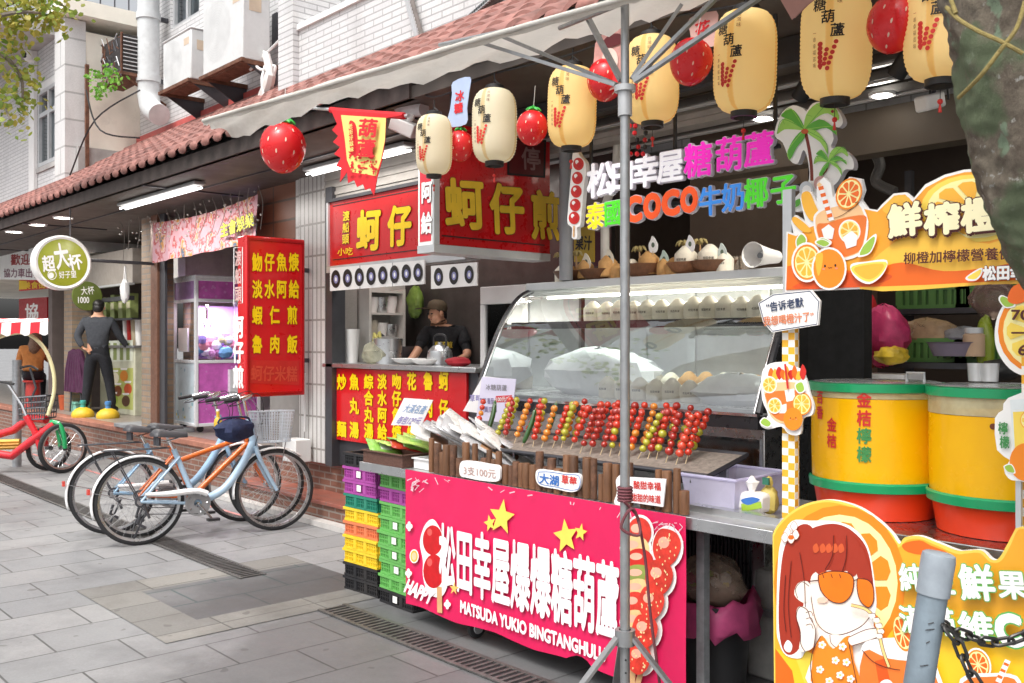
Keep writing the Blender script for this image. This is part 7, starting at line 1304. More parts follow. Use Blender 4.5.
for px, py, D in ((472, 40, 4.15), (501, 36, 4.3), (588, 18, 4.0), (682, 4, 3.72), (716, -2, 3.55), (768, -8, 3.4)):
    e = PD(px, py, D); d = (e - H); q = MB(); rot = d.normalized().to_track_quat('Z', 'X').to_matrix(); q.box(H + d * .5 + d.normalized() * .02, (.014, .024, d.length - .05), gal, rot); part('strut', q, T)
for px, py, D, p2 in ((440, 45, 4.45, (520, 28, 3.9)), (560, 28, 4.2, (640, -4, 3.5))): a = PD(px, py, D); b = PD(*p2); q = MB(); q.tube([a, b], .011, gal, 8); part('rib', q, T)
# cord knotted round the pole
q = MB(); cm_ = mat('dark red cord', (.14, .04, .05), .8, bump=.3); zc = EYE - (500 - 341.5) * 3.72 / FPX
for k in range(5): q.lathe([(.026 + .006 * math.cos(a_), .006 * math.sin(a_)) for a_ in [i * math.pi / 3 for i in range(7)]], PB + V((0, 0, zc + k * .012)), cm_, 18)
q.tube(crv([PB + V((.02, -.03, zc)), PB + RT * .06 + V((0, -.02, zc - .06)), PB + RT * .05 - FW * .04 + V((0, 0, zc - .13)), PB - RT * .02 - FW * .04 + V((0, 0, zc - .10)), PB + RT * .03 - FW * .03 + V((0, 0, zc - .03)), PB + RT * .075 + V((0, 0, zc - .2)), PB + RT * .10 + V((0, 0, zc - .45)), PB + RT * .14 + V((0, 0, zc - .75))], 6, False), .006, cm_, 6); solo('knotted_rope', q, 'dark red cord knotted round the umbrella pole and hanging down', 'cord')
# second canopy corner, top right
q = MB(); a = [PD(776, -8, 3.6), PD(792, 20, 3.6), PD(806, 6, 3.55), PD(840, -20, 3.4), PD(800, -40, 3.5)]; q.add(a + [p + V((0, .02, .01)) for p in a], [(0, 1, 2, 3, 4), (5, 6, 7, 8, 9)], mat('dusty pink canvas', 'b98a80', .8)); solo('canvas_flap', q, 'dusty pink corner of a second canopy at the top edge', 'canopy')

# ---------------------------------------------------------------- lanterns, balloons, flags
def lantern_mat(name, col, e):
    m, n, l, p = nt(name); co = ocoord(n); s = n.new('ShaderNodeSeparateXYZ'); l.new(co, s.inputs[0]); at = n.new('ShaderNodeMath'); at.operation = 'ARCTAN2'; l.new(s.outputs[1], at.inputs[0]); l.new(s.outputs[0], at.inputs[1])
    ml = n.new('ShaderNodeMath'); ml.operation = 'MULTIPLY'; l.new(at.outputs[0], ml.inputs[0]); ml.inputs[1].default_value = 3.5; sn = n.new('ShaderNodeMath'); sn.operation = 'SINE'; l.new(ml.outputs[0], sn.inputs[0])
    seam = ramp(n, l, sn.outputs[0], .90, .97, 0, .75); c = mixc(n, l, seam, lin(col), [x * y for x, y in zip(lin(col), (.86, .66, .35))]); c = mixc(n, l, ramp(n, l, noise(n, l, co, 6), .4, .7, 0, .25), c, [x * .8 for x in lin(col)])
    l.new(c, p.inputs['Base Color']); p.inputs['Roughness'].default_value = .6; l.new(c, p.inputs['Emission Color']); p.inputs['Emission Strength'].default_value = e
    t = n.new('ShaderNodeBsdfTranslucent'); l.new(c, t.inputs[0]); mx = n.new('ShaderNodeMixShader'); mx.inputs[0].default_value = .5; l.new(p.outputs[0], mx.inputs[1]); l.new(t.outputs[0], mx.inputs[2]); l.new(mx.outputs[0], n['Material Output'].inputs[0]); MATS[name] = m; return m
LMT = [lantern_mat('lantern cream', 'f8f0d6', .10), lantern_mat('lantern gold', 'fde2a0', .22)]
Hh = .43
def lprof(z): t = z / Hh * 2; return .052 + .080 * (1 - abs(t) ** 4.2) ** .5 if abs(t) < 1 else .052
def lantern_shell(m):
    q = MB(); pr = []; n = 27
    for i in range(n * 2 + 1): z = -Hh / 2 + Hh * i / (2 * n); pr.append((lprof(z * .999) + (.002 if i % 2 == 0 else -.0015), z))
    q.lathe(pr, (0, 0, 0), m, 40); return q.mesh('paper_shell', ang=60)
va = math.atan2(-FW.y, -FW.x)
def wrapfn(u0, u1, z0, z1):
    def fn(a, b, k): z = z0 + (z1 - z0) * b; r = lprof(z) + .006 + k; an = va + (u0 + (u1 - u0) * a) / .132; return V((r * math.cos(an), r * math.sin(an), z))
    return fn
lt = MB()
for ch, u, z in zip('糖葫蘆', (-.118, -.086, -.052), (.115, .065, .012)): put(lt, ch, wrapfn(u - .026, u + .026, z - .026, z + .026), ink, .018, True)
for ch, z in zip('台灣味', (.17, .145, .12)): put(lt, ch, wrapfn(-.055, -.035, z - .011, z + .011), mat('brown ink', '7a4a20', .6), .0, True)
for i, ch in enumerate('一串幸福滋味'): z = .01 - i * .024; put(lt, ch, wrapfn(-.142, -.128, z - .010, z + .010), mat('brown ink', '7a4a20', .6), .0, True)
def dot(u, z, r, m): 
    c = [wrapfn(u, u + 1, z, z + 1)(0, 0, 0)]; n_ = 10; pts_ = [wrapfn(u + r * math.cos(i * 2 * math.pi / n_), 0, z + r * math.sin(i * 2 * math.pi / n_), 0)(0, 0, 0) for i in range(n_)]; lt.add(pts_, [tuple(range(n_))], m)
for i in range(6): dot(-.112, -.035 - i * .016, .010, redink); dot(-.112, -.035 - i * .016 - .008, .006, redink)
for i in range(4): dot(-.088 - .003 * i, -.058 - i * .017, .0085, redink)
for i in range(6): dot(-.056 - .006 * i, -.032 - i * .019, .0085, redink)
LTM = lt.mesh('lantern_lettering')
def lantern(px, py, Dy, k, lab, s=1.0, cord_to=None):
    c = PY(px, py, Dy); T = thing('paper_lantern', lab, 'lantern', c, 'paper lanterns strung across the stall'); T.scale = (s, s, s)
    if k not in LS: LS[k] = lantern_shell(LMT[k])
    T.rotation_euler = (.03 * math.sin(px), .03 * math.cos(px * 2), .12 * math.sin(px * 3)); link('paper_shell', LS[k], T); link('lettering', LTM, T); link('top_cap', LCT, T); link('bottom_ring', LCB, T); link('tassel', LTS, T); link('hanger', LHG, T); return T
LS = {}
q = MB(); q.lathe([(.056, Hh / 2 - .012), (.056, Hh / 2 + .022), (.04, Hh / 2 + .03), (.038, Hh / 2 + .0)], (0, 0, 0), black, 24); LCT = q.mesh('top_cap')
q = MB(); q.lathe([(.056, -Hh / 2 + .012), (.056, -Hh / 2 - .024), (.044, -Hh / 2 - .026), (.04, -Hh / 2 + .005)], (0, 0, 0), black, 24); LCB = q.mesh('bottom_ring')
q = MB(); q.tube([(0, 0, -Hh / 2), (0, 0, -Hh / 2 - .07)], .0015, black, 4); q.sph((0, 0, -Hh / 2 - .08), .011, redink, 8); q.tube([(0, 0, -Hh / 2 - .09), (0, 0, -Hh / 2 - .12)], [.003, .007], redink, 6); LTS = q.mesh('tassel')
q = MB(); q.tube([(0, 0, Hh / 2 + .0), (0, 0, Hh / 2 + .11)], .004, black, 5); q.tube([(-.05, 0, Hh / 2 + .02), (0, 0, Hh / 2 + .06), (.05, 0, Hh / 2 + .02)], .003, black, 5); LHG = q.mesh('hanger')
for i, (px, py, Y, k, s) in enumerate(((434, 145, 3.38, 0, .80), (494.5, 126, 3.62, 0, .98), (572, 107, 3.64, 1, .98), (652, 80, 3.62, 1, .98), (745, 62, 3.62, 1, 1.04), (836, 43, 3.60, 1, 1.06), (942, 22, 3.55, 1, 1.0))):
    lantern(px, py, Y, k, ('smallest cream paper lantern, furthest left above the red lightbox', 'cream paper lantern above the projecting red lightbox', 'golden paper lantern between a strawberry balloon and the fabric streamer', 'golden paper lantern just right of the steel pole', 'golden paper lantern under the umbrella strut tip', 'largest golden paper lantern left of the big strawberry balloon', 'golden paper lantern half hidden by the tree trunk')[i], s)
# cord that carries them
q = MB(); cp = [PY(x, y, 3.64) for x, y in ((405, 80), (434, 97), (494, 74), (572, 54), (652, 22), (745, 4), (836, -20), (942, -35), (1040, -60))]; q.tube(crv(cp, 8, False), .006, black, 6); solo('rope_line', q, 'black cord carrying the paper lanterns and balloons', 'cord')
balm = mat('balloon red', 'ea2a30', .3, coat=.4, var=.05, transl=.3); sdm = mat('balloon seed', 'f3c4b0', .4)
def balloon_mesh(r=.1):
    q = MB(); q.sph((0, 0, 0), (r, r, r * 1.12), balm, 28); rows = 6
    for p in q.v: p.x *= 1 + .12 * p.z / r * .5; p.y *= 1 + .12 * p.z / r * .5
    for j in range(1, rows + 1):
        t = math.pi * j / (rows + 1); n_ = max(4, int(9 * math.sin(t)))
        for k in range(n_):
            a = 2 * math.pi * (k + .5 * (j % 2)) / n_; f = 1 + .06 * math.cos(t) * 1.12; d = V((math.sin(t) * math.cos(a) * r * f, math.sin(t) * math.sin(a) * r * f, math.cos(t) * r * 1.12)); nrm = V((d.x, d.y, d.z * .8)).normalized(); tn = V((0, 0, 1)).cross(nrm).normalized(); bn = nrm.cross(tn); L = r * .10; Wd_ = r * .036
            q.add([d + nrm * .002 * r / .1 + tn * (Wd_ * math.cos(i * math.pi / 4)) + bn * (L * math.sin(i * math.pi / 4)) for i in range(8)], [tuple(range(8))], sdm)
    return q.mesh('balloon', ang=60)
BM = balloon_mesh(); q = MB(); lg = mat('balloon leaf', '3fae4a', .4)
for k in range(6): a = k * 1.05; q.tube(crv([(0, 0, .112), (.025 * math.cos(a), .025 * math.sin(a), .12), (.05 * math.cos(a), .05 * math.sin(a), .108)], 3, False), [.004, .008, .012, .012, .009, .006, .002], lg, 5)
q.tube([(0, 0, .11), (0, 0, .14)], .008, lg, 6); BLF = q.mesh('leaf_cap'); q = MB(); q.tube([(0, 0, .13), (0, 0, .26)], .0018, mat('string', (.6, .6, .58), .6), 4); BST = q.mesh('string')
for i, (px, py, Y, w, lf) in enumerate(((283, 148, 3.4, 47, 1), (460, 146, 3.55, 29, 1), (532, 128, 3.55, 33, 1), (606, 80, 3.66, 40, 0), (691, 62, 3.5, 44, 0), (894, 24, 3.5, 55, 0), (1029, 2, 3.4, 30, 0))):
    c = PY(px, py, Y); T = thing('strawberry_balloon', ('large lone strawberry balloon by the tile eave', 'smallest strawberry balloon below the pale blue flag', 'strawberry balloon over the projecting red lightbox', 'strawberry balloon behind the steel pole and fabric streamer', 'strawberry balloon between two umbrella struts', 'big strawberry balloon near the tree trunk', 'strawberry balloon peeping past the tree trunk at right edge')[i], 'balloon', c, 'strawberry balloons'); s = w * mpp(c) / .208; T.scale = (s, s, s); T.rotation_euler = (0.05 * i, .08, .4 * i)
    link('balloon', BM, T); link('string', BST, T)
    if lf: link('leaf_cap', BLF, T)
# pennant
pl = ('Y', 3.5); T = thing('pennant', 'yellow pennant with ragged red edge hanging from a slanted pole', 'flag', PY(360, 190, 3.5)); q = MB(); q.tube([PY(300, 107, 3.55), PY(408, 116, 3.55)], .012, alu, 8); part('pole', q, T); redc = mat('pennant red', 'd2232c', .75, var=.1); yelc = mat('pennant yellow', 'e9d77a', .75, var=.08)
A = Art(pl); body = [(331, 110), (402, 115), (386, 118), (385, 140), (382, 160), (377, 178), (374, 196), (370, 188), (365, 190), (363, 184), (357, 187), (354, 180), (348, 183), (347, 172), (340, 182), (341, 168), (336, 166), (341, 158), (334, 154), (340, 147), (333, 142), (338, 136), (332, 130), (337, 124)]
A.sh(body, redc, t=.004); A.sh([(341, 115), (386, 118), (385, 140), (381, 160), (376, 176), (352, 172), (347, 160), (345, 140)], yelc); A.sm([(349, 123), (354, 122), (357, 130), (358, 152), (353, 155), (350, 150)], redc); 
rnd = random.Random(8)
for i in range(60): x = rnd.uniform(350, 378); y = rnd.uniform(148, 176); A.el(x, y, rnd.uniform(.6, 2.2), rnd.uniform(.6, 1.6), redc, n=7)
part('cloth', A.mb, T); q = MB(); text(q, '葫', pl, (361, 128), (381, 129), 19, redc, .03, .024, em=True); text(q, '蘆', pl, (359, 148), (379, 149), 19, redc, .03, .024, em=True); vtext(q, '老街好滋味', pl, (353.3, 127), (354.5, 150), 5, yelc, .02, .025); part('lettering', q, T)
q = MB(); q.tube(crv([PY(331, 110, 3.54), PY(350, 112, 3.54), PY(370, 113.5, 3.54), PY(404, 116, 3.54)], 4, False), .022, redc, 8); part('sleeve', q, T)
def flag(pts, Y, m, lab, txt=None, tm=None, vt=None):
    pl = ('Y', Y); T = thing('hanging_flag', lab, 'flag', PP(*pts[0], pl)); A = Art(pl); A.sm(pts, m, 3, t=.003); part('cloth', A.mb, T)
    if txt: q = MB(); vtext(q, txt, pl, vt[0], vt[1], vt[2], tm, .03, .004); part('lettering', q, T)
    return T
flag([(453, 82), (470, 77), (469, 92), (467, 108), (466, 124), (447, 126), (450, 110), (452, 94)], 3.52, mat('pale blue cloth', 'a9b8d6', .7, var=.1), 'pale blue flag with red characters beside the first cream lantern', '冰糖', redc, ((460, 96), (459, 108), 9))
T = flag([(598, 38), (622, 28), (622, 60), (620, 84), (600, 92), (592, 80), (594, 58)], 3.62, mat('rose streamer', 'c9928a', .7, var=.25, vs=14), 'rose printed cloth streamer behind the steel pole', '進', mat('dark ink', '3a1a1a', .6), ((603, 66), (603, 67), 10)); A = Art(('Y', 3.615)); A.el(610, 60, 8, 12, mat('pale print', 'ddc9bd', .6)); A.sm([(600, 48), (608, 36), (620, 34), (620, 44)], mat('dark print', '5a1015', .4)); A.sm([(596, 74), (612, 70), (620, 80), (606, 88)], redc); part('print', A.mb, T)
flag([(690, 18), (716, 10), (717, 30), (716, 44), (708, 47), (694, 46), (690, 32)], 3.68, mat('pink cloth', 'dcb3ac', .7, var=.1), 'pale pink flag with red flower print between golden lanterns', '花', redc, ((703, 28), (703, 29), 16))
q = MB(); rnd = random.Random(6)
for k in range(3):
    x = 628 + k * 8; 
    for j in range(5): q.sph(PY(x + rnd.uniform(-3, 3), 126 + j * 7, 3.7), .014, rnd.choice((redc, ink, deepred)), 6)
    q.tube([PY(x, 118, 3.7), PY(x, 156, 3.7)], .002, black, 4)
solo('bead_tassels', q, 'dark red bead tassels hanging below the golden lantern by the pole', 'ornament')

# ---------------------------------------------------------------- leaning trunk, bollard and chain in the foreground
def trunk_mat():
    m, n, l, p = nt('lichen bark'); co = ocoord(n); c = mixc(n, l, ramp(n, l, noise(n, l, co, 9, 9, .75), .35, .68), (.13, .095, .07), (.42, .36, .27)); c = mixc(n, l, ramp(n, l, noise(n, l, co, 40, 3, .6), .62, .70), c, (.60, .58, .53))
    c = mixc(n, l, ramp(n, l, noise(n, l, co, 3.6, 5, .6), .49, .56, 0, .85), c, (.17, .235, .12)); c = mixc(n, l, ramp(n, l, noise(n, l, co, 11, 3, .55), .63, .67, 0, .8), c, (.30, .42, .28)); c = mixc(n, l, ramp(n, l, noise(n, l, co, 2.7, 8, .8), .58, .66, 0, .75), c, (.08, .066, .054)); l.new(c, p.inputs['Base Color']); p.inputs['Roughness'].default_value = .85
    mp = n.new('ShaderNodeMapping'); mp.inputs['Scale'].default_value = (1, 1, .4); l.new(co, mp.inputs[0]); bumpn(n, l, p, noise(n, l, mp.outputs[0], 15, 12, .8), 1.0, .06); return m
from mathutils.noise import noise as nz
TBM = trunk_mat(); D = 2.35; bp = PD(1500, 990, 2.9); bp.z = 0; T = thing('leaning_tree', 'leaning grey tree trunk with green lichen at the upper right', 'tree', bp)
cl = [bp, PD(1330, 620, 2.7), PD(1196, 400, 2.5), PD(1106, 260, D), PD(1046, 130, D), PD(1022, 0, D), PD(1008, -160, D), PD(985, -420, D)]; cv = crv(cl, 44, False)
i0 = len(cv); q = MB(); q.tube(cv, [.25 - .055 * min(1, i / 132) - .02 * i / i0 for i in range(i0)], TBM, 72)
rnd = random.Random(9)
cen = [V(p) for p in cv]
for i, p in enumerate(q.v): 
    c_ = cen[min(i // 72, i0 - 1)]; d = p - c_; f = 1 + .12 * nz(p * 3.5) + .10 * nz(V((p.x * 14, p.y * 14, p.z * 5))) + .05 * nz(p * 34) - .10 * max(0, nz(V((p.x * 5, p.y * 5, p.z * 11)) + V((7, 0, 0))) - .25); q.v[i] = c_ + d * f
part('trunk', q, T, ang=80)
q = MB(); lm_ = mat('lichen', (.17, .25, .15), .9, var=.35, vs=30, bump=.5)
def onbark(px, py): 
    # nearest point of the bark towards the viewer
    best = min(range(i0), key=lambda k: abs(pj(cen[k])[1] - py)); c_ = cen[best]; p = PD(px, py, dep(c_)); off = (p - c_).dot(RT); r_ = .25 - .055 * min(1, best / 132) - .02 * best / i0; return PD(px, py, dep(c_) - math.sqrt(max(.0004, (r_ * 1.10) ** 2 - off * off)))
q = MB()
for k in range(5): e = cen[-1] + V((rnd.uniform(-1, 1), rnd.uniform(-1, 1), rnd.uniform(.5, 1.1))); q.tube([cen[-1], cen[-1].lerp(e, .5) + V((0, 0, .1)), e], [.12, .06, .02], TBM, 10)
part('limb', q, T); q = MB()
for k in range(14): leaves(q, cen[-1] + V((rnd.uniform(-1.0, 1.3), rnd.uniform(-.6, 1.3), rnd.uniform(.9, 2.0))), (.5, .5, .35), 36, .14, lfm, rnd)
part('crown', q, T)
q = MB(); rope = mat('yellow rope', (.27, .21, .07), .8, var=.25, vs=60, bump=.6, bs=200)
for pts in ([(946, 8), (958, 20), (978, 32), (1000, 42), (1022, 54)], [(1024, 2), (1016, 28), (1000, 50), (980, 76), (958, 98)], [(950, 0), (955, 14)]): q.tube(crv([onbark(x, y) - FW * .004 for x, y in pts], 6, False), .0052, rope, 8)
solo('rope', q, 'yellow rope crossed round the leaning tree trunk', 'rope')
# bollard
D = 2.25; topc = PD(939, 555, D); bot = PD(866, 1017, D); bot.z = 0; ax = (topc - bot).normalized(); r = 15.8 * D / FPX * 1.0
pipe = mat('bollard grey', (.22, .275, .32), .5, .25, .22, 8, dirt=.35, bump=.12); T = thing('bollard', 'leaning grey steel bollard with plain cap in the foreground', 'bollard', bot)
L = (topc - bot).length; q = MB(); q.lathe([(0, 0), (r * .90, .0), (r * .90, L - .08)], bot, pipe, 32, axis=ax); part('post', q, T); q = MB(); q.lathe([(r * .90, L - .095), (r, L - .095), (r * 1.03, L - .01), (r * .98, L + .002), (r * .8, L + .006), (0, L + .008)], bot, mat('cap grey', (.30, .34, .38), .5, .15, .15, 12), 32, axis=ax); part('cap', q, T)
q = MB(); rnd = random.Random(5); an = math.atan2(-FW.y, -FW.x)
for h_, w_ in ((L - .17, .02), (L - .155, .012), (L - .255, .018), (L - .2, .008)):
    b_ = bot + ax * h_; d_ = (-FW - ax * (-FW).dot(ax)).normalized(); s_ = ax.cross(d_); q.tube([b_ + d_ * (r * .905) + s_ * (w_ * k / 2 - .01) + ax * (.003 * math.sin(k * 2)) for k in (-1, 0, 1)], .0012, black, 5)
part('scratch', q, T)
ringc = topc + ax * (-.19); q = MB()
# chain
T = thing('barrier_chain', 'dark steel chain hanging from the leaning bollard', 'chain', PD(950, 628, D)); chm = mat('chain steel', (.07, .068, .066), .4, .8, .3, 30)
lk = MB(); nL = 10; stad = [(.011 * math.cos(a) , .013 * (1 if math.sin(a) > 0 else -1) * 1 + .011 * math.sin(a)) for a in [2 * math.pi * (i + .5) / 16 for i in range(16)]]; lk.tube([(x, 0, y) for x, y in stad], .0042, chm, 8, closed=True); LK = lk.mesh('link')
def chain(pts, k):
    cv = [V(p) for p in crv(pts, 12, False)]; acc = [0]
    for i in range(1, len(cv)): acc.append(acc[-1] + (cv[i] - cv[i - 1]).length)
    step = .037; n_ = int(acc[-1] / step); j = 0
    for i in range(n_):
        s_ = (i + .5) * step
        while acc[j + 1] < s_: j += 1
        p = cv[j].lerp(cv[j + 1], (s_ - acc[j]) / (acc[j + 1] - acc[j])); d = (cv[j + 1] - cv[j]).normalized(); o = link('link', LK, T, p - T.location); o.rotation_mode = 'QUATERNION'; o.rotation_quaternion = d.to_track_quat('Z', 'Y') @ MX.Rotation(R_(90 * (i % 2) + 20), 3, 'Z').to_quaternion()
chain([PD(944, 626, D - .03), PD(962, 634, D - .02), PD(990, 642, D), PD(1010, 640, D), PD(1030, 632, D), PD(1080, 600, D), PD(1140, 540, D)], 0); chain([PD(946, 628, D - .04), PD(958, 644, D - .05), PD(968, 668, D - .06), PD(988, 700, D - .08)], 1)
q = MB(); c_ = PD(941, 624, D); q.tube([c_ + (RT * math.cos(a) * .012 + UP * math.sin(a) * .012) - FW * (r * .4) for a in [i * math.pi / 6 for i in range(12)]], .004, chm, 6, closed=True); part('eye_ring', q, T)

# ---------------------------------------------------------------- bicycles
spk = mat('spoke steel', (.35, .35, .36), .45, .5)
def wheel_parts(root, x, R, tm, rm, spokes=28, fwd=1):
    t = MB(); t.lathe([(R - .030, -.017), (R - .012, -.019), (R, -.008), (R, .008), (R - .012, .019), (R - .030, .017)], (x, 0, R), tm, 56, axis=(0, 1, 0)); wo = part('wheel', t, root, False, ang=60)
    t = MB(); t.lathe([(R - .048, -.012), (R - .030, -.015), (R - .029, .015), (R - .048, .012), (R - .048, -.012)], (x, 0, R), rm, 56, axis=(0, 1, 0)); part('rim', t, wo, False, ang=60)
    t = MB(); t.tube([(x, -.05, R), (x, .05, R)], .011, chrome, 10); t.lathe([(.0, -.03), (.026, -.03), (.026, -.025), (.014, -.022), (.014, .022), (.026, .025), (.026, .03), (0, .03)], (x, 0, R), chrome, 16, axis=(0, 1, 0))
    for k in range(spokes):
        a = 2 * math.pi * k / spokes; s = 1 if k % 2 else -1; b = a + s * (.5 if k % 4 < 2 else -.5); t.tube([(x + .024 * math.cos(b), s * .026, R + .024 * math.sin(b)), (x + (R - .045) * math.cos(a), 0, R + (R - .045) * math.sin(a))], .0011, spk, 4, cap=False)
    part('spokes', t, wo, False); return wo
def bike(label, fm, kind, loc, rz, lean=.0, basket=False, bag=False, steer=0.):
    root = thing('bicycle', label, 'bicycle', loc, 'bicycles parked before the brick step'); R = .335; WB = 1.07; rim = mat('alloy rim', (.62, .62, .63), .3, .9); city = kind == 'city'
    wheel_parts(root, 0, R, rubber, rim); wf = wheel_parts(root, WB, R, rubber, rim)
    f = MB(); bb = (.43, 0, .285); st = (.26, 0, .72); hd = (WB - .215, 0, .93); hb = (WB - .165, 0, .70)
    if city:
        f.tube(crv([(WB - .175, 0, .74), (WB - .27, 0, .56), (WB - .43, 0, .37), bb], 6, False), .033, fm, 12); f.tube([hd, hb], .030, fm, 12)
    else:
        f.tube([hb, bb], .024, fm, 12); f.tube([(WB - .192, 0, .75), (.30, 0, .58)], .021, fm, 12); f.tube([hd, hb], .024, fm, 12)
    f.tube([bb, st], .022, fm, 12)
    for s in (-1, 1): f.tube([(bb[0] - .03, s * .03, bb[2]), (.0, s * .055, R)], .012, fm, 8); f.tube([(.302, s * .02, .66), (.0, s * .055, R)], .010, fm, 8)
    f.lathe([(.034, -.035), (.034, .035)], bb, fm, 16, axis=(0, 1, 0)); part('frame', f, root, False, ang=60)
    f = MB()
    for s in (-1, 1): f.tube(crv([(WB - .163, s * .03, .69), (WB - .135, s * .052, .60), (WB - .06, s * .056, .45), (WB, s * .056, R)], 5, False), [.019] * 6 + [.015] * 10, fm, 10)
    f.tube([(WB - .163, -.045, .69), (WB - .163, .045, .69)], .018, fm, 10); part('fork', f, root, False, ang=60)
    f = MB(); f.tube([hd, (WB - .25, 0, 1.09)], .0125, chrome, 10)
    if city: f.tube(crv([(WB - .47, .27, 1.09), (WB - .36, .27, 1.105), (WB - .25, .2, 1.13), (WB - .25, 0, 1.09), (WB - .25, -.2, 1.13), (WB - .36, -.27, 1.105), (WB - .47, -.27, 1.09)], 5, False), .011, chrome, 10)
    else: f.tube(crv([(WB - .30, .30, 1.08), (WB - .27, .12, 1.09), (WB - .25, 0, 1.08), (WB - .27, -.12, 1.09), (WB - .30, -.30, 1.08)], 5, False), .0125, chrome, 10)
    hbar = part('handlebar', f, root, False, ang=60)
    for s in (-1, 1):
        g = MB(); g.tube([(WB - .37, s * .27, 1.103), (WB - .485, s * .27, 1.087)] if city else [(WB - .28, s * .19, 1.085), (WB - .305, s * .32, 1.075)], .0165, black, 10); part('grip', g, hbar, False); g = MB(); g.tube(crv([(WB - .33, s * .25, 1.08), (WB - .37, s * .245, 1.055), (WB - .44, s * .25, 1.045)], 4, False), .005, dsteel, 6); part('brake_lever', g, hbar, False)
    f = MB(); sp = (.225, 0, .79 if city else .83); f.tube([st, sp], .0125, chrome, 10); part('seat_post', f, root, False)
    f = MB(); sd_ = mat('saddle', (.05, .05, .056), .5, bump=.1); N = 12; ring = []
    for i in range(N + 1):
        t = i / N; x = sp[0] - .13 + .27 * t; w_ = .105 * (1 - t) ** .9 * min(1, (t + .06) * 7) ** .5 + .020; z = sp[2] + .035 + .022 * (1 - t) ** 2
        for k in range(9): a = math.pi * k / 8; ring.append((x, w_ * math.cos(a), z - .016 + (.068 if city else .05) * min(1, (t + .02) * 7) ** .5 * (1 - .45 * t) * math.sin(a) ** .8))
    f.add(ring, [(i * 9 + k, i * 9 + k + 1, (i + 1) * 9 + k + 1, (i + 1) * 9 + k) for i in range(N) for k in range(8)] + [tuple(range(9)), tuple(range(N * 9, N * 9 + 9))] + [(i * 9, (i + 1) * 9, (i + 1) * 9 + 8, i * 9 + 8) for i in range(N)], sd_); so_ = part('saddle', f, root, False, ang=60)
    f = MB()
    for s in (-1, 1): f.tube(crv([(sp[0] - .10, s * .05, sp[2] + .03), (sp[0] - .02, s * .03, sp[2]), (sp[0] + .11, s * .012, sp[2] + .03)], 4, False), .004, chrome, 6); f.tube([(sp[0] - .09, s * .05, sp[2] - .035), (sp[0] - .09, s * .05, sp[2] + .03)], .018, dsteel, 8)
    part('saddle_spring', f, so_, False)
    f = MB(); f.lathe([(.03, .047), (.098, .047), (.10, .050), (.098, .053), (.085, .053)] if city else [(.06, .047), (.08, .047), (.08, .053), (.06, .053)], bb, spk, 32, axis=(0, -1, 0))
    for k in range(5): a = k * 1.257; f.tube([bb, (bb[0] + .078 * math.cos(a), -.05, bb[2] + .078 * math.sin(a))], .007, chrome, 6)
    f.tube([(bb[0], -.065, bb[2]), (bb[0] + .10, -.075, bb[2] - .13)], .010, chrome, 8); f.tube([(bb[0], .065, bb[2]), (bb[0] - .10, .075, bb[2] + .13)], .010, chrome, 8); f.tube([(bb[0], -.065, bb[2]), (bb[0], .065, bb[2])], .012, chrome, 8); cr = part('crank', f, root, False)
    for s in (-1, 1): g = MB(); g.box((bb[0] - s * -.10 * -1 if s > 0 else bb[0] + .10, s * .115, bb[2] + s * .13), (.09, .07, .02), black); part('pedal', g, cr, False)
    f = MB(); f.lathe([(.03, .04), (.045, .042), (.045, .052), (.03, .054)], (0, 0, R), dsteel, 18, axis=(0, -1, 0)); f.tube([(.0, -.05, R + .043), bb[:2] and (bb[0], -.05, bb[2] + .082)], .0035, dsteel, 5); f.tube([(.0, -.05, R - .043), (.06, -.05, R - .10), (bb[0], -.05, bb[2] - .082)], .0035, dsteel, 5); f.tube([(.02, -.055, R - .03), (.06, -.06, R - .13)], .011, dsteel, 6); part('chain', f, root, False)
    if city:
        wm = mat('white guard', (.82, .82, .82), .3, var=.04); f = MB(); f.tube(crv([(.03, -.066, R + .055), (.2, -.066, R + .045), (bb[0] - .02, -.066, bb[2] + .10), (bb[0] + .07, -.066, bb[2] + .07)], 5, False), [.012 + .012 * min(1, i / 6) for i in range(16)], wm, 8); part('chain_guard', f, root, False)
        for cx, a0, a1 in ((0, 58, 198), (WB, 48, 188)):
            f = MB(); n = 20; vs_ = []
            for i in range(n + 1):
                a = R_(a0 + (a1 - a0) * i / n)
                for k in range(5): ph = (k - 2) / 2; rr_ = R + .022 - .012 * ph * ph; vs_.append((cx + rr_ * math.cos(a), ph * .028, R + rr_ * math.sin(a)))
            f.add(vs_, [(i * 5 + k, i * 5 + k + 1, (i + 1) * 5 + k + 1, (i + 1) * 5 + k) for i in range(n) for k in range(4)], wm); o = part('mudguard', f, root, False, ang=70); o.modifiers.new('thickness', 'SOLIDIFY').thickness = .003
            f = MB(); a = R_(165); 
            for s in (-1, 1): f.tube([(cx, s * .05, R), (cx + (R + .015) * math.cos(a), s * .025, R + (R + .015) * math.sin(a))], .003, chrome, 5)
            part('stay', f, o, False)
        f = MB()
        for y in (-.05, .05): f.tube([(-.26, y, R + .40), (.22, y, R + .40)], .006, dsteel, 6); f.tube([(-.2, y, R + .40), (0, y, R)], .005, dsteel, 6)
        for x in (-.26, -.12, .02, .16): f.tube([(x, -.05, R + .40), (x, .05, R + .40)], .005, dsteel, 6)
        part('rear_rack', f, root, False); f = MB(); f.box((-R - .03, 0, R + .10), (.02, .05, .04), mat('reflector', (.7, .08, .06), .25)); part('reflector', f, root, False)
    else:
        f = MB(); 
        for s_, x in ((1, WB),): f.tube(crv([(WB - .163, .02, .72), (WB - .02, 0, .73), (WB + .12, 0, .67)], 4, False), .004, dsteel, 5)
        part('cable', f, root, False)
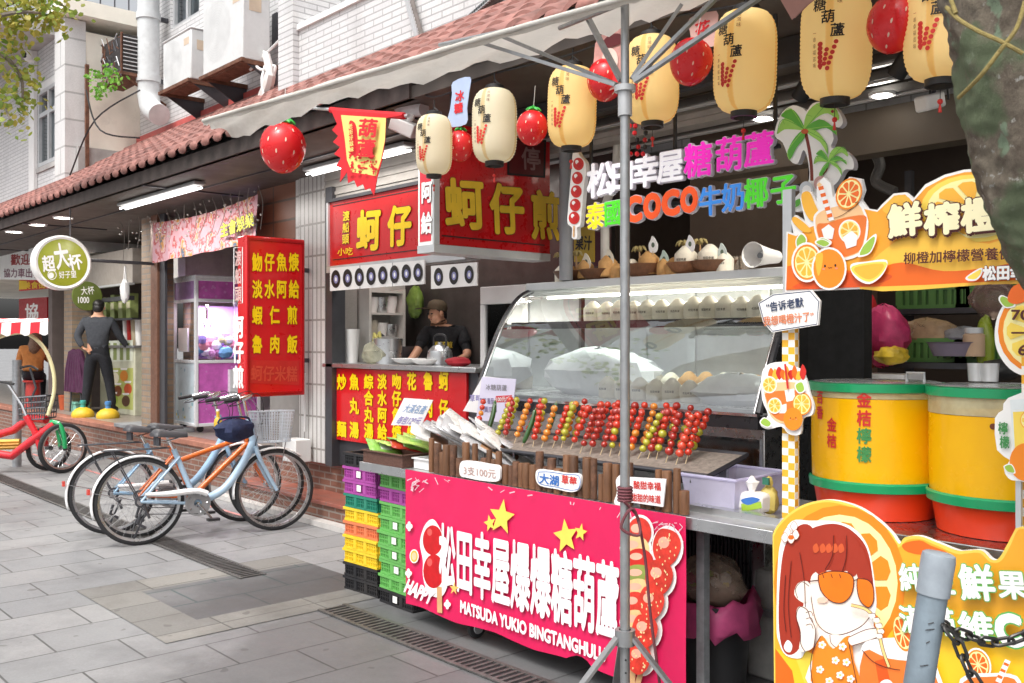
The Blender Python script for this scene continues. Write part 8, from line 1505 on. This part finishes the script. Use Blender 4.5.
        f = MB(); put(f, 'SAKURA' if False else '', lambda a, b, k: V((0, 0, 0)), white)
    f = MB(); f.tube([(.08, .06, R - .05), (-.02, .17, .01)] if True else [], .008, dsteel, 8); part('kickstand', f, root, False)
    if basket:
        f = MB(); bm_ = mat('basket mesh', (.55, .6, .66), .4, .6); x0, x1, y_, z0, z1 = WB - .17, WB + .12, .17, .735, .99; 
        for k in range(13):
            t = k / 12; 
            for s in (-1, 1): f.tube([(x0 + .03 + (x1 - x0 - .06) * t, s * y_ * .82, z0), (x0 + (x1 - x0) * t, s * y_, z1)], .003, bm_, 4)
            f.tube([(x1 - .03, y_ * .82 * (2 * t - 1), z0), (x1, y_ * (2 * t - 1), z1)], .003, bm_, 4); f.tube([(x0 + .03, y_ * .82 * (2 * t - 1), z0), (x0, y_ * (2 * t - 1), z1)], .003, bm_, 4); f.tube([(x0 + .03 + (x1 - x0 - .06) * t, -y_ * .82, z0), (x0 + .03 + (x1 - x0 - .06) * t, y_ * .82, z0)], .0022, bm_, 4)
        for j in range(10):
            t = j / 9; e = .03 * (1 - t); yy = y_ * (.82 + .18 * t); z = z0 + (z1 - z0) * t; f.tube([(x0 + e, -yy, z), (x1 - e, -yy, z), (x1 - e, yy, z), (x0 + e, yy, z)], .0022 if j < 9 else .006, bm_, 5, closed=True)
        part('basket', f, root, False); f = MB(); f.tube([(WB, -.06, R), (WB + .06, -.12, z0)], .004, chrome, 5); f.tube([(WB, .06, R), (WB + .06, .12, z0)], .004, chrome, 5); part('basket_stay', f, root, False)
    f = MB()
    for s in (-1, 1): f.tube(crv([(WB - .44, s * .25, 1.05 if city else 1.07), (WB - .20, s * .20, 1.14), (WB - .10, s * .05, .96), (WB - .17, s * .03, .70), (WB - .1, s * .03, .66)], 5, False), .0032, black, 5)
    f.tube([(-.01, -.08, R - .09), (-.03, -.07, R - .16), (.03, -.07, R - .2)], .012, dsteel, 6); part('brake_cable', f, root, False)
    root.rotation_euler = (lean, 0, rz); root.scale = (1.02,) * 3
    return root
ligh = mat('bike pale blue', 'a9c3d9', .28, coat=.5, var=.03); ligh2 = mat('bike dull blue', '8fb2cf', .3, coat=.4, var=.05); ora = mat('bike orange', 'd96a24', .3, coat=.4, var=.05)
hd_ = math.atan2(G(276, 530).y - G(140, 545).y, G(276, 530).x - G(140, 545).x)
p = G(140, 545); p.z = 0; bike('pale blue step through bicycle with white mudguards and front basket', ligh, 'city', p, hd_, -.05, basket=True)
bike('orange framed bicycle without mudguards between the two blue ones', ora, 'mtb', V((-7.66, 2.96, 0)) if False else p + V((-.30, .10, 0)), hd_ + .03, -.06)
p2 = G(113, 534); p2.z = 0; bike('dull blue bicycle with white mudguards, furthest behind the orange one', ligh2, 'city', p2, hd_ - .02, -.05)
# navy bag and drink bottle on the blue bike
M_ = MX.Translation(p) @ MX.Rotation(hd_, 4, 'Z'); c = M_ @ V((.70, -.14, .89)); q = bagmesh(c, (.09, .17, .11), mat('navy bag', '20294a', .8, var=.25, vs=20, bump=.4), 9, 18)
for i, v_ in enumerate(q.v): v_.z = c.z + (v_.z - c.z) * (1 if v_.z < c.z else .75); v_.x += .012 * math.sin(v_.y * 40)
q.tube(crv([c + V((0, -.14, .05)), c + V((.0, -.1, .09)), c + V((0, .1, .09)), c + V((0, .14, .05))], 4, False), .009, mat('navy bag', '20294a'), 6); solo('navy_bag', q, 'navy cloth bag slung on the handlebar of the pale blue bicycle', 'bag')
c = PD(218, 422, dep(c) + .1); q = MB(); q.lathe([(0, 0), (.03, 0), (.034, .06), (.03, .09), (.014, .11), (.014, .16), (0, .16)], c - V((0, 0, .07)), mat('drink bottle', 'e9c34a', .3, transl=.3), 16); q.lathe([(.014, .155), (.014, .175), (0, .175)], c - V((0, 0, .07)), signwhite, 12); solo('drink_bottle', q, 'small yellow drink bottle behind the handlebar of the pale blue bicycle', 'bottle')

# ---------------------------------------------------------------- red four wheeled pedal cart at the left edge
cm = mat('cart red', 'd01f2c', .3, coat=.4, var=.05); cg = mat('cart green', '1f9a5a', .3, coat=.3); cy_ = mat('cart hoop', 'e9dfae', .4); Dw = 11.55
T = thing('pedal_cart', 'red pedal cart with striped canopy, green fork and wire basket', 'pedal cart', V((PD(20, 470, Dw).x, PD(20, 470, Dw).y, 0)))
def cwheel(px, pyb, D, r, ang):
    c = PD(px, pyb, D); c.z = r; axx = RT * math.cos(ang) * 0 + (V((math.cos(ang), math.sin(ang), 0))); t = MB(); t.lathe([(r - .045, -.022), (r - .012, -.024), (r, -.008), (r, .008), (r - .012, .024), (r - .045, .022)], c, rubber, 40, axis=axx); w = part('wheel', t, T, ang=60)
    t = MB(); t.lathe([(r - .065, -.014), (r - .045, -.018), (r - .044, .018), (r - .065, .014), (r - .065, -.014)], c, chrome, 40, axis=axx); t.lathe([(0, -.05), (.03, -.05), (.03, .05), (0, .05)], c, dsteel, 14, axis=axx); part('rim', t, w); t = MB(); u = axx.cross(UP).normalized()
    for k in range(24): a = k * math.pi / 12; t.tube([c + axx * (.04 if k % 2 else -.04), c + (u * math.cos(a) + UP * math.sin(a)) * (r - .06)], .0022, chrome, 4, cap=False)
    part('spokes', t, w); return c
wa = math.atan2(FW.y, FW.x) - math.pi / 2 - R_(38)
c1 = cwheel(63, 473, Dw, .305, wa); c2 = cwheel(49, 468, Dw + .25, .28, wa)
q = MB(); q.tube([PD(-14, 452, Dw), PD(12, 456, Dw), PD(30, 442, Dw), PD(55, 424, Dw)], .05, cm, 10); q.tube([PD(-6, 436, Dw + .3), PD(14, 430, Dw + .3), PD(30, 418, Dw + .3), PD(46, 420, Dw + .2)], .05, cm, 10); q.tube([PD(26, 416, Dw), PD(34, 430, Dw), PD(40, 446, Dw), PD(42, 456, Dw)], .04, cm, 8); q.tube([PD(44, 428, Dw + .1), PD(44, 446, Dw + .1)], .055, cm, 10); part('frame', q, T, ang=60)
q = MB(); dx = V((math.cos(wa), math.sin(wa), 0))
for s in (-1, 1): q.tube(crv([PD(51, 422, Dw) + dx * .0, PD(57, 424, Dw) + dx * s * .05, PD(61, 434, Dw) + dx * s * .06, c1 + dx * s * .05], 4, False), .028, cg, 8)
part('fork', q, T); q = MB(); wv = mat('wood yellow', 'd8a53a', .5)
for k in range(3): q.tube([PD(-12, 442 + k * 3, Dw + .1 + k * .1), PD(20, 441 + k * 3, Dw + .1 + k * .1)], .03, wv, 6)
part('footboard', q, T); A_ = [PD(17, 398, Dw), PD(46, 396, Dw), PD(44, 419, Dw), PD(20, 420, Dw)]; q = MB(); dd = FW * .3
for k in range(11):
    t = k / 10
    for o_ in (V((0, 0, 0)), dd): q.tube([A_[0].lerp(A_[1], t) + o_, A_[3].lerp(A_[2], t) + o_], .006, dsteel, 4)
for j in range(5):
    t = j / 4; l_, r_2 = A_[0].lerp(A_[3], t), A_[1].lerp(A_[2], t); q.tube([l_, r_2, r_2 + dd, l_ + dd], .008 if j else .012, dsteel, 5, closed=True)
part('basket', q, T)
for o_ in (0, .5): q = MB(); q.tube(crv([PD(-8, 340 - o_ * 8, Dw + o_), PD(10, 334 - o_ * 6, Dw + o_), PD(28, 334, Dw + o_), PD(44, 348, Dw + o_), PD(53, 370, Dw + o_), PD(54, 392, Dw + o_), PD(48, 415, Dw + o_)], 6, False), .022, cy_, 10); part('hoop', q, T, ang=60)
q = MB(); q.tube([PD(8, 384, Dw), PD(22, 405, Dw), PD(32, 430, Dw)], .018, chrome, 8); q.tube([PD(-4, 381, Dw), PD(14, 384, Dw - .05)], .014, black, 8); q.tube(crv([PD(20, 368, Dw + .1), PD(30, 366, Dw + .1), PD(38, 370, Dw + .1)], 4, False), .014, black, 8); q.tube([PD(30, 368, Dw + .1), PD(36, 388, Dw + .1), PD(30, 402, Dw + .1)], .014, dsteel, 8); part('handlebar', q, T)
def stripe_mat():
    m, n, l, p = nt('striped canopy'); co = ocoord(n); dt = n.new('ShaderNodeVectorMath'); dt.operation = 'DOT_PRODUCT'; l.new(co, dt.inputs[0]); dt.inputs[1].default_value = RT; w = n.new('ShaderNodeMath'); w.operation = 'MULTIPLY'; l.new(dt.outputs['Value'], w.inputs[0]); w.inputs[1].default_value = 2 * math.pi / .23; s = n.new('ShaderNodeMath'); s.operation = 'SINE'; l.new(w.outputs[0], s.inputs[0]); c = mixc(n, l, ramp(n, l, s.outputs[0], -.05, .05), (.8, .78, .76), hx('cf2030')); l.new(c, p.inputs['Base Color']); p.inputs['Roughness'].default_value = .7; return m
q = MB(); n = 30; pts = []
for i in range(n + 1):
    x = -30 + 78 * i / n; sc_ = 4.5 * abs(math.sin((x + 30) / 78 * math.pi * 4.2)); a = PD(x, 323 + (x > 40) * 0 - x * .02, Dw - .2); b = PD(x, 337 - sc_ * .8 - x * .02, Dw - .22); up_ = PD(x, 318.5, Dw + .9); pts += [up_, a, b]
q.add(pts, [(i * 3 + k, i * 3 + k + 1, (i + 1) * 3 + k + 1, (i + 1) * 3 + k) for i in range(n) for k in range(2)], stripe_mat()); part('canopy', q, T, ang=60)
q = MB(); q.tube([PD(17, 480, Dw + .6), PD(17, 360, Dw + .6)], .055, gpipe, 12); solo('grey_post', q, 'grey metal post behind the red pedal cart', 'post', origin=V((PD(17, 480, Dw + .6).x, PD(17, 480, Dw + .6).y, 0)))

# ---------------------------------------------------------------- people
def skinned(joints, edges, sub=2):
    names = list(joints); me = bpy.data.meshes.new('sk'); me.from_pydata([joints[k][0] for k in names], [(names.index(a), names.index(b)) for a, b in edges], []); o = bpy.data.objects.new('sk', me); COL.objects.link(o)
    o.modifiers.new('skin', 'SKIN'); sv = me.skin_vertices[0].data
    for i, k in enumerate(names): r_ = joints[k][1]; sv[i].radius = r_ if hasattr(r_, '__len__') else (r_, r_); sv[i].use_root = (i == 0)
    o.modifiers.new('sub', 'SUBSURF').levels = sub; dg = bpy.context.evaluated_depsgraph_get(); m2 = bpy.data.meshes.new_from_object(o.evaluated_get(dg)); vs_ = [v.co.copy() for v in m2.vertices]; fs = [tuple(f.vertices) for f in m2.polygons]
    bpy.data.objects.remove(o); bpy.data.meshes.remove(me); bpy.data.meshes.remove(m2); return vs_, fs
skinm = mat('skin', 'c9977a', .5, var=.05, sss=.1); hairm = mat('black hair', (.012, .010, .010), .45, var=.3, vs=60); lip = mat('lips', 'a4605a', .5); eyem = mat('eye', (.02, .015, .015), .3)
def hand(q, w, d, m, s=1.0, side=1):
    """palm and five curled fingers from the wrist w along d"""
    d = V(d).normalized(); a = d.cross(UP).normalized() if abs(d.z) < .9 else V((1, 0, 0)); b = a.cross(d).normalized(); w = V(w)
    q.sph(w + d * .045 * s, (.040 * s, .016 * s, .048 * s), m, 10, MX((a, b, d)).transposed())
    for i, (off, L) in enumerate(((-.028, .055), (-.010, .068), (.010, .072), (.028, .062))): k = w + d * .085 * s + a * off * s; q.tube([k, k + d * L * .5 * s - b * .006 * s, k + d * L * .85 * s - b * .028 * s], [.0085 * s, .008 * s, .006 * s], m, 6)
    k = w + d * .03 * s + a * -.036 * s * side; q.tube([k, k + (d * .6 - a * .6 * side) * .035 * s, k + (d * 1. - a * .5 * side) * .06 * s], [.0105 * s, .009 * s, .007 * s], m, 6)
def head_bits(q, c, face, m, r=.095):
    """nose, ears, mouth and eyes on a head at c looking along face"""
    f = V(face).normalized(); s = UP.cross(f).normalized(); u = f.cross(s)
    q.sph(c + f * .022 - u * .05, (.058, .062, .058), m, 12, MX((s, f, u)).transposed())
    q.sph(c + f * (r * .96) + u * -.012, (.014, .014, .022), m, 8); 
    for k in (-1, 1): q.sph(c + s * (k * r * .84) + u * -.01, (.012, .022, .03), m, 8, MX((s, f, u)).transposed()); q.sph(c + f * (r * .84) + s * (k * .033) + u * .012, (.012, .010, .008), eyem, 8)
    q.sph(c + f * (r * .88) + u * -.042, (.016, .006, .004), lip, 8, MX((s, f, u)).transposed())
def person(label, loc, rz, J, E_, sets, face, hands, hair, bare=()):
    J.pop('chin', 0); J['collar'] = (tuple(V(J['chest'][0]).lerp(V(J['neck'][0]), .72)), (.066, .062))
    J['belt'] = (tuple(V(J['hip'][0]).lerp(V(J['waist'][0]), .4)), J['hip'][1])
    J['hem'] = (tuple(V(J['hip'][0]).lerp(V(J['waist'][0]), .22)), tuple(x + .012 for x in J['hip'][1]))
    T = thing('person', label, 'person', loc); T.rotation_euler = (0, 0, rz); vs_, fs = skinned({k: v for k, v in J.items() if k not in ('hem', 'collar', 'belt')}, E_); q = MB(); KS = [k for k in J if k not in ('hem', 'collar', 'belt')]
    for k in KS: q.mi(skinm)
    q.add(vs_, fs, skinm)
    for i, f in enumerate(q.f):
        c = sum((q.v[j] for j in f), V()) / len(f); k = min(KS, key=lambda k: (V(J[k][0]) - c).length); q.m[i] = q.mi(skinm if k in ('chin', 'head', 'crown', 'lw', 'rw') + tuple(bare) or (k == 'neck' and c.z > J['neck'][0][2] - .01) else sets[1][3] if k[1:] in ('h', 'k', 'a', 't', 'ip') else sets[0][3])
    head_bits(q, V(J['head'][0]), face, skinm)
    for w, d, sd_ in hands: hand(q, w, d, skinm, 1.0, sd_)
    part('body', q, T, False, ang=180)
    for nm, ed, grow, m in sets:
        ks = []; 
        for a, b in ed:
            for k in (a, b):
                if k not in ks: ks.append(k)
        vs_, fs = skinned({k: (J[k][0], tuple(x + grow.get(k, grow['*']) for x in (J[k][1] if hasattr(J[k][1], '__len__') else (J[k][1],) * 2))) for k in ks}, ed); q = MB(); q.add(vs_, fs, m); part(nm, q, T, False, ang=180)
    q = MB(); hair(q); part('hair', q, T, False, ang=180); return T
BE = [('hip', 'waist'), ('waist', 'chest'), ('chest', 'neck'), ('neck', 'head'), ('head', 'crown'), ('chest', 'ls'), ('ls', 'le'), ('le', 'lw'), ('chest', 'rs'), ('rs', 're'), ('re', 'rw'), ('hip', 'lh'), ('lh', 'lk'), ('lk', 'la'), ('la', 'lt'), ('hip', 'rh'), ('rh', 'rk'), ('rk', 'ra'), ('ra', 'rt')]
TOPS = [e for e in BE if e[0] in ('waist', 'ls', 'le', 'rs', 're') or e in (('hip', 'waist'), ('chest', 'ls'), ('chest', 'rs'))]
LEGS = [('belt', 'hip'), ('hip', 'lh'), ('lh', 'lk'), ('lk', 'la'), ('hip', 'rh'), ('rh', 'rk'), ('rk', 'ra')]; SHOES = [('la', 'lt')], [('ra', 'rt')]
RZ = math.atan2(FW.y, FW.x) - math.pi / 2
TOPS = [('hem', 'waist'), ('chest', 'collar')] + [e for e in TOPS if e != ('hip', 'waist')]
# man in grey seen from behind
p = G(98, 413, FL + .05)
J = dict(hip=((0, 0, .93), (.155, .11)), waist=((0, 0, 1.06), (.14, .105)), chest=((0, .01, 1.30), (.165, .12)), neck=((0, .02, 1.46), .055), chin=((0, .045, 1.53), .068), head=((0, .05, 1.595), (.078, .09)), crown=((0, .04, 1.645), .07), ls=((-.19, 0, 1.385), .066), le=((-.29, -.05, 1.15), .047), lw=((-.19, -.10, .99), .03), rs=((.19, .02, 1.385), .066), re=((.285, .08, 1.17), .047), rw=((.37, .20, 1.0), .03), lh=((-.09, 0, .86), .095), lk=((-.145, .02, .48), .062), la=((-.19, 0, .085), .042), lt=((-.20, .15, .04), .036), rh=((.09, 0, .86), .095), rk=((.155, .03, .48), .062), ra=((.215, 0, .085), .042), rt=((.235, .15, .04), .036))
grey_s = mat('charcoal sweater', '3f4248', .9, var=.14, vs=30, bump=.9, bs=22); navy = mat('black trousers', '191b22', .8, var=.2, vs=20, bump=.8, bs=16)
def hair1(q):
    q.sph((0, .035, 1.635), (.088, .100, .085), hairm, 14); q.sph((0, -.005, 1.585), (.080, .065, .075), hairm, 12)
person('man in charcoal sweater and black trousers seen from behind, hand on hip', p, RZ + .15, J, BE, [('sweater', TOPS, {'*': .014, 'hip': .012, 'lw': .012, 'rw': .012}, grey_s), ('trousers', LEGS, {'*': .016, 'hip': .012, 'belt': .01}, navy), ('shoe', SHOES[0], {'*': .010, 'la': -.002}, black), ('shoe', SHOES[1], {'*': .010, 'ra': -.002}, black)], (0, 1, 0), [((-.19, -.10, .99), (.8, -.1, -.5), 1), ((.37, .20, 1.0), (.6, .7, -.35), -1)], hair1)
# cook behind the counter
p = PY(446, 340, 5.45); p.z = FL; hz = PY(441, 305, 5.45).z - FL; k = hz / 1.52
J = dict(hip=((0.04, 0, .93), (.15, .11)), waist=((.03, -.01, 1.04), (.145, .11)), chest=((0.0, -.05, 1.25), (.165, .12)), neck=((-.045, -.11, 1.39), .052), chin=((-.075, -.16, 1.45), .062), head=((-.07, -.15, 1.52), (.075, .088)), crown=((-.055, -.135, 1.575), .068), ls=((-.17, -.10, 1.32), .062), le=((-.24, -.26, 1.12), .044), lw=((-.30, -.44, 1.0), .028), rs=((.17, -.03, 1.32), .062), re=((.24, -.17, 1.09), .044), rw=((.06, -.36, .99), .028), lh=((-.05, 0, .86), .09), lk=((-.06, 0, .48), .06), la=((-.06, 0, .085), .04), lt=((-.07, -.14, .04), .034), rh=((.13, 0, .86), .09), rk=((.14, 0, .48), .06), ra=((.14, 0, .085), .04), rt=((.13, -.14, .04), .034))
J = {n_: ((a[0], a[1], a[2] * k), r_) for n_, (a, r_) in J.items()}
SH = [('hem', 'waist'), ('chest', 'collar'), ('waist', 'chest'), ('chest', 'ls'), ('ls', 'lm'), ('chest', 'rs'), ('rs', 'rm')]
for a, b, c_ in (('ls', 'le', 'lm'), ('rs', 're', 'rm')): J[c_] = (tuple(V(J[a][0]).lerp(V(J[b][0]), .62)), .046)
E2 = [e for e in BE if e not in (('ls', 'le'), ('rs', 're'))] + [('ls', 'lm'), ('lm', 'le'), ('rs', 'rm'), ('rm', 're')]
blk = mat('black tee', '16171b', .85, var=.2, vs=25, bump=.9, bs=20); capm = mat('olive cap', '4d4230', .8, var=.15, vs=40)
def hair2(q):
    h = V(J['head'][0]); q.sph(h + V((.02, .025, .03)), (.084, .09, .075), hairm, 12); q.sph(h + V((.05, .05, -.03)), (.05, .05, .06), hairm, 10)
P_ = person('cook in black T shirt and olive cap bent over the counter', p, RZ - .1, J, E2, [('shirt', SH, {'*': .016, 'lm': .020, 'rm': .020}, blk), ('trousers', LEGS, {'*': .014}, navy), ('shoe', SHOES[0], {'*': .01}, black), ('shoe', SHOES[1], {'*': .01}, black)], (-.62, -.7, -.35), [(J['lw'][0], (-.45, -.6, -.4), 1), (J['rw'][0], (-.7, -.5, -.3), -1)], hair2, ('le', 're'))
P_.scale = (.95,) * 3; q = MB(); h = V(J['head'][0]); q.lathe([(.094, -.01), (.097, .03), (.088, .065), (.05, .092), (0, .098)], h + V((.008, .012, .025)), capm, 22, axis=(.12, .1, 1)); q.slab([h + V((-.05 + .085 * math.cos(a) * 1.0 - .055, -.05 + .075 * math.sin(a) - .045, .042 - .012 * abs(math.cos(a)))) for a in [math.pi * i / 9 * 2 for i in range(9)]], (0, 0, 1), .006, capm); part('cap', q, P_, False, ang=60)
q = MB(); ctr = V(J['chest'][0]) + V((.0, -.145, -.05)); ym = mat('tee yellow print', 'c9b03a', .6)
for i, (body, dz) in enumerate((('蚵仔煎', 0), ('渡船頭', -.075))): put(q, body, (lambda a, b, kk, dz=dz: ctr + V((-.09 + .18 * a, .014 * (2 * a - 1) ** 2 * 3 - kk - .012 - dz * .35, dz - .03 + .06 * b))), ym, .03)
part('shirt_print', q, P_, False)
# seated woman in a brown jacket
p = PY(33, 420, 4.9); p.z = FL; S_ = .46
J = dict(hip=((0, 0, S_ + .10), (.17, .14)), waist=((0, .0, S_ + .24), (.155, .125)), chest=((.0, .03, S_ + .44), (.17, .13)), neck=((.03, .06, S_ + .60), .05), chin=((.06, .09, S_ + .665), .06), head=((.055, .085, S_ + .735), (.078, .088)), crown=((.045, .075, S_ + .785), .068), ls=((-.17, .0, S_ + .53), .062), le=((-.21, .08, S_ + .29), .046), lw=((-.06, .28, S_ + .25), .028), rs=((.17, .06, S_ + .53), .062), re=((.26, .16, S_ + .33), .046), rw=((.33, .33, S_ + .42), .028), lh=((-.09, .08, S_ + .07), .09), lk=((-.06, .46, S_ + .05), .065), la=((-.06, .50, .085), .042), lt=((-.05, .64, .04), .035), rh=((.10, .08, S_ + .07), .09), rk=((.16, .46, S_ + .05), .065), ra=((.16, .50, .085), .042), rt=((.17, .64, .04), .035))
jac = mat('tan jacket', 'a0632f', .85, var=.18, vs=18, bump=.9, bs=18); brh = mat('brown hair', '5a3a22', .5, var=.4, vs=50)
def hair3(q):
    h = V(J['head'][0]); q.sph(h + V((-.015, -.02, .02)), (.098, .102, .095), brh, 14); rnd = random.Random(3)
    for k_ in range(26): a = -2.6 + k_ * .16; b = V((.085 * math.cos(a), .085 * math.sin(a), 0)); q.tube(crv([h + b * .9 + V((-.015, -.02, .05)), h + b * 1.12 + V((-.02, -.03, -.08)), h + b * 1.35 + V((-.05, -.06, -.20)), h + b * 1.2 + V((-.06 + rnd.uniform(-.02, .02), -.07, -.30 - rnd.random() * .06))], 3, False), [.016, .017, .018, .018, .018, .017, .016, .014, .010, .004], brh, 6)
W_ = person('seated woman with long brown hair in a tan jacket behind the cart hoop', p, RZ + .5, J, BE, [('jacket', TOPS, {'*': .022, 'hip': .02, 'lw': .014, 'rw': .014}, jac), ('trousers', LEGS, {'*': .014, 'hip': .01, 'belt': .006}, navy), ('shoe', SHOES[0], {'*': .01}, black), ('shoe', SHOES[1], {'*': .01}, black)], (.5, .85, -.1), [((-.06, .28, S_ + .25), (.6, .7, 0), 1), ((.33, .33, S_ + .42), (.2, .6, .6), -1)], hair3)
q = MB(); q.lathe([(.14, 0), (.13, .03), (.11, S_ - .04), (.16, S_ - .03), (.165, S_ + .0), (0, S_ + .0)], (p.x, p.y, FL + .001), mat('red stool', 'a8322c', .45), 20); solo('stool', q, 'small red plastic stool under the seated woman', 'stool')
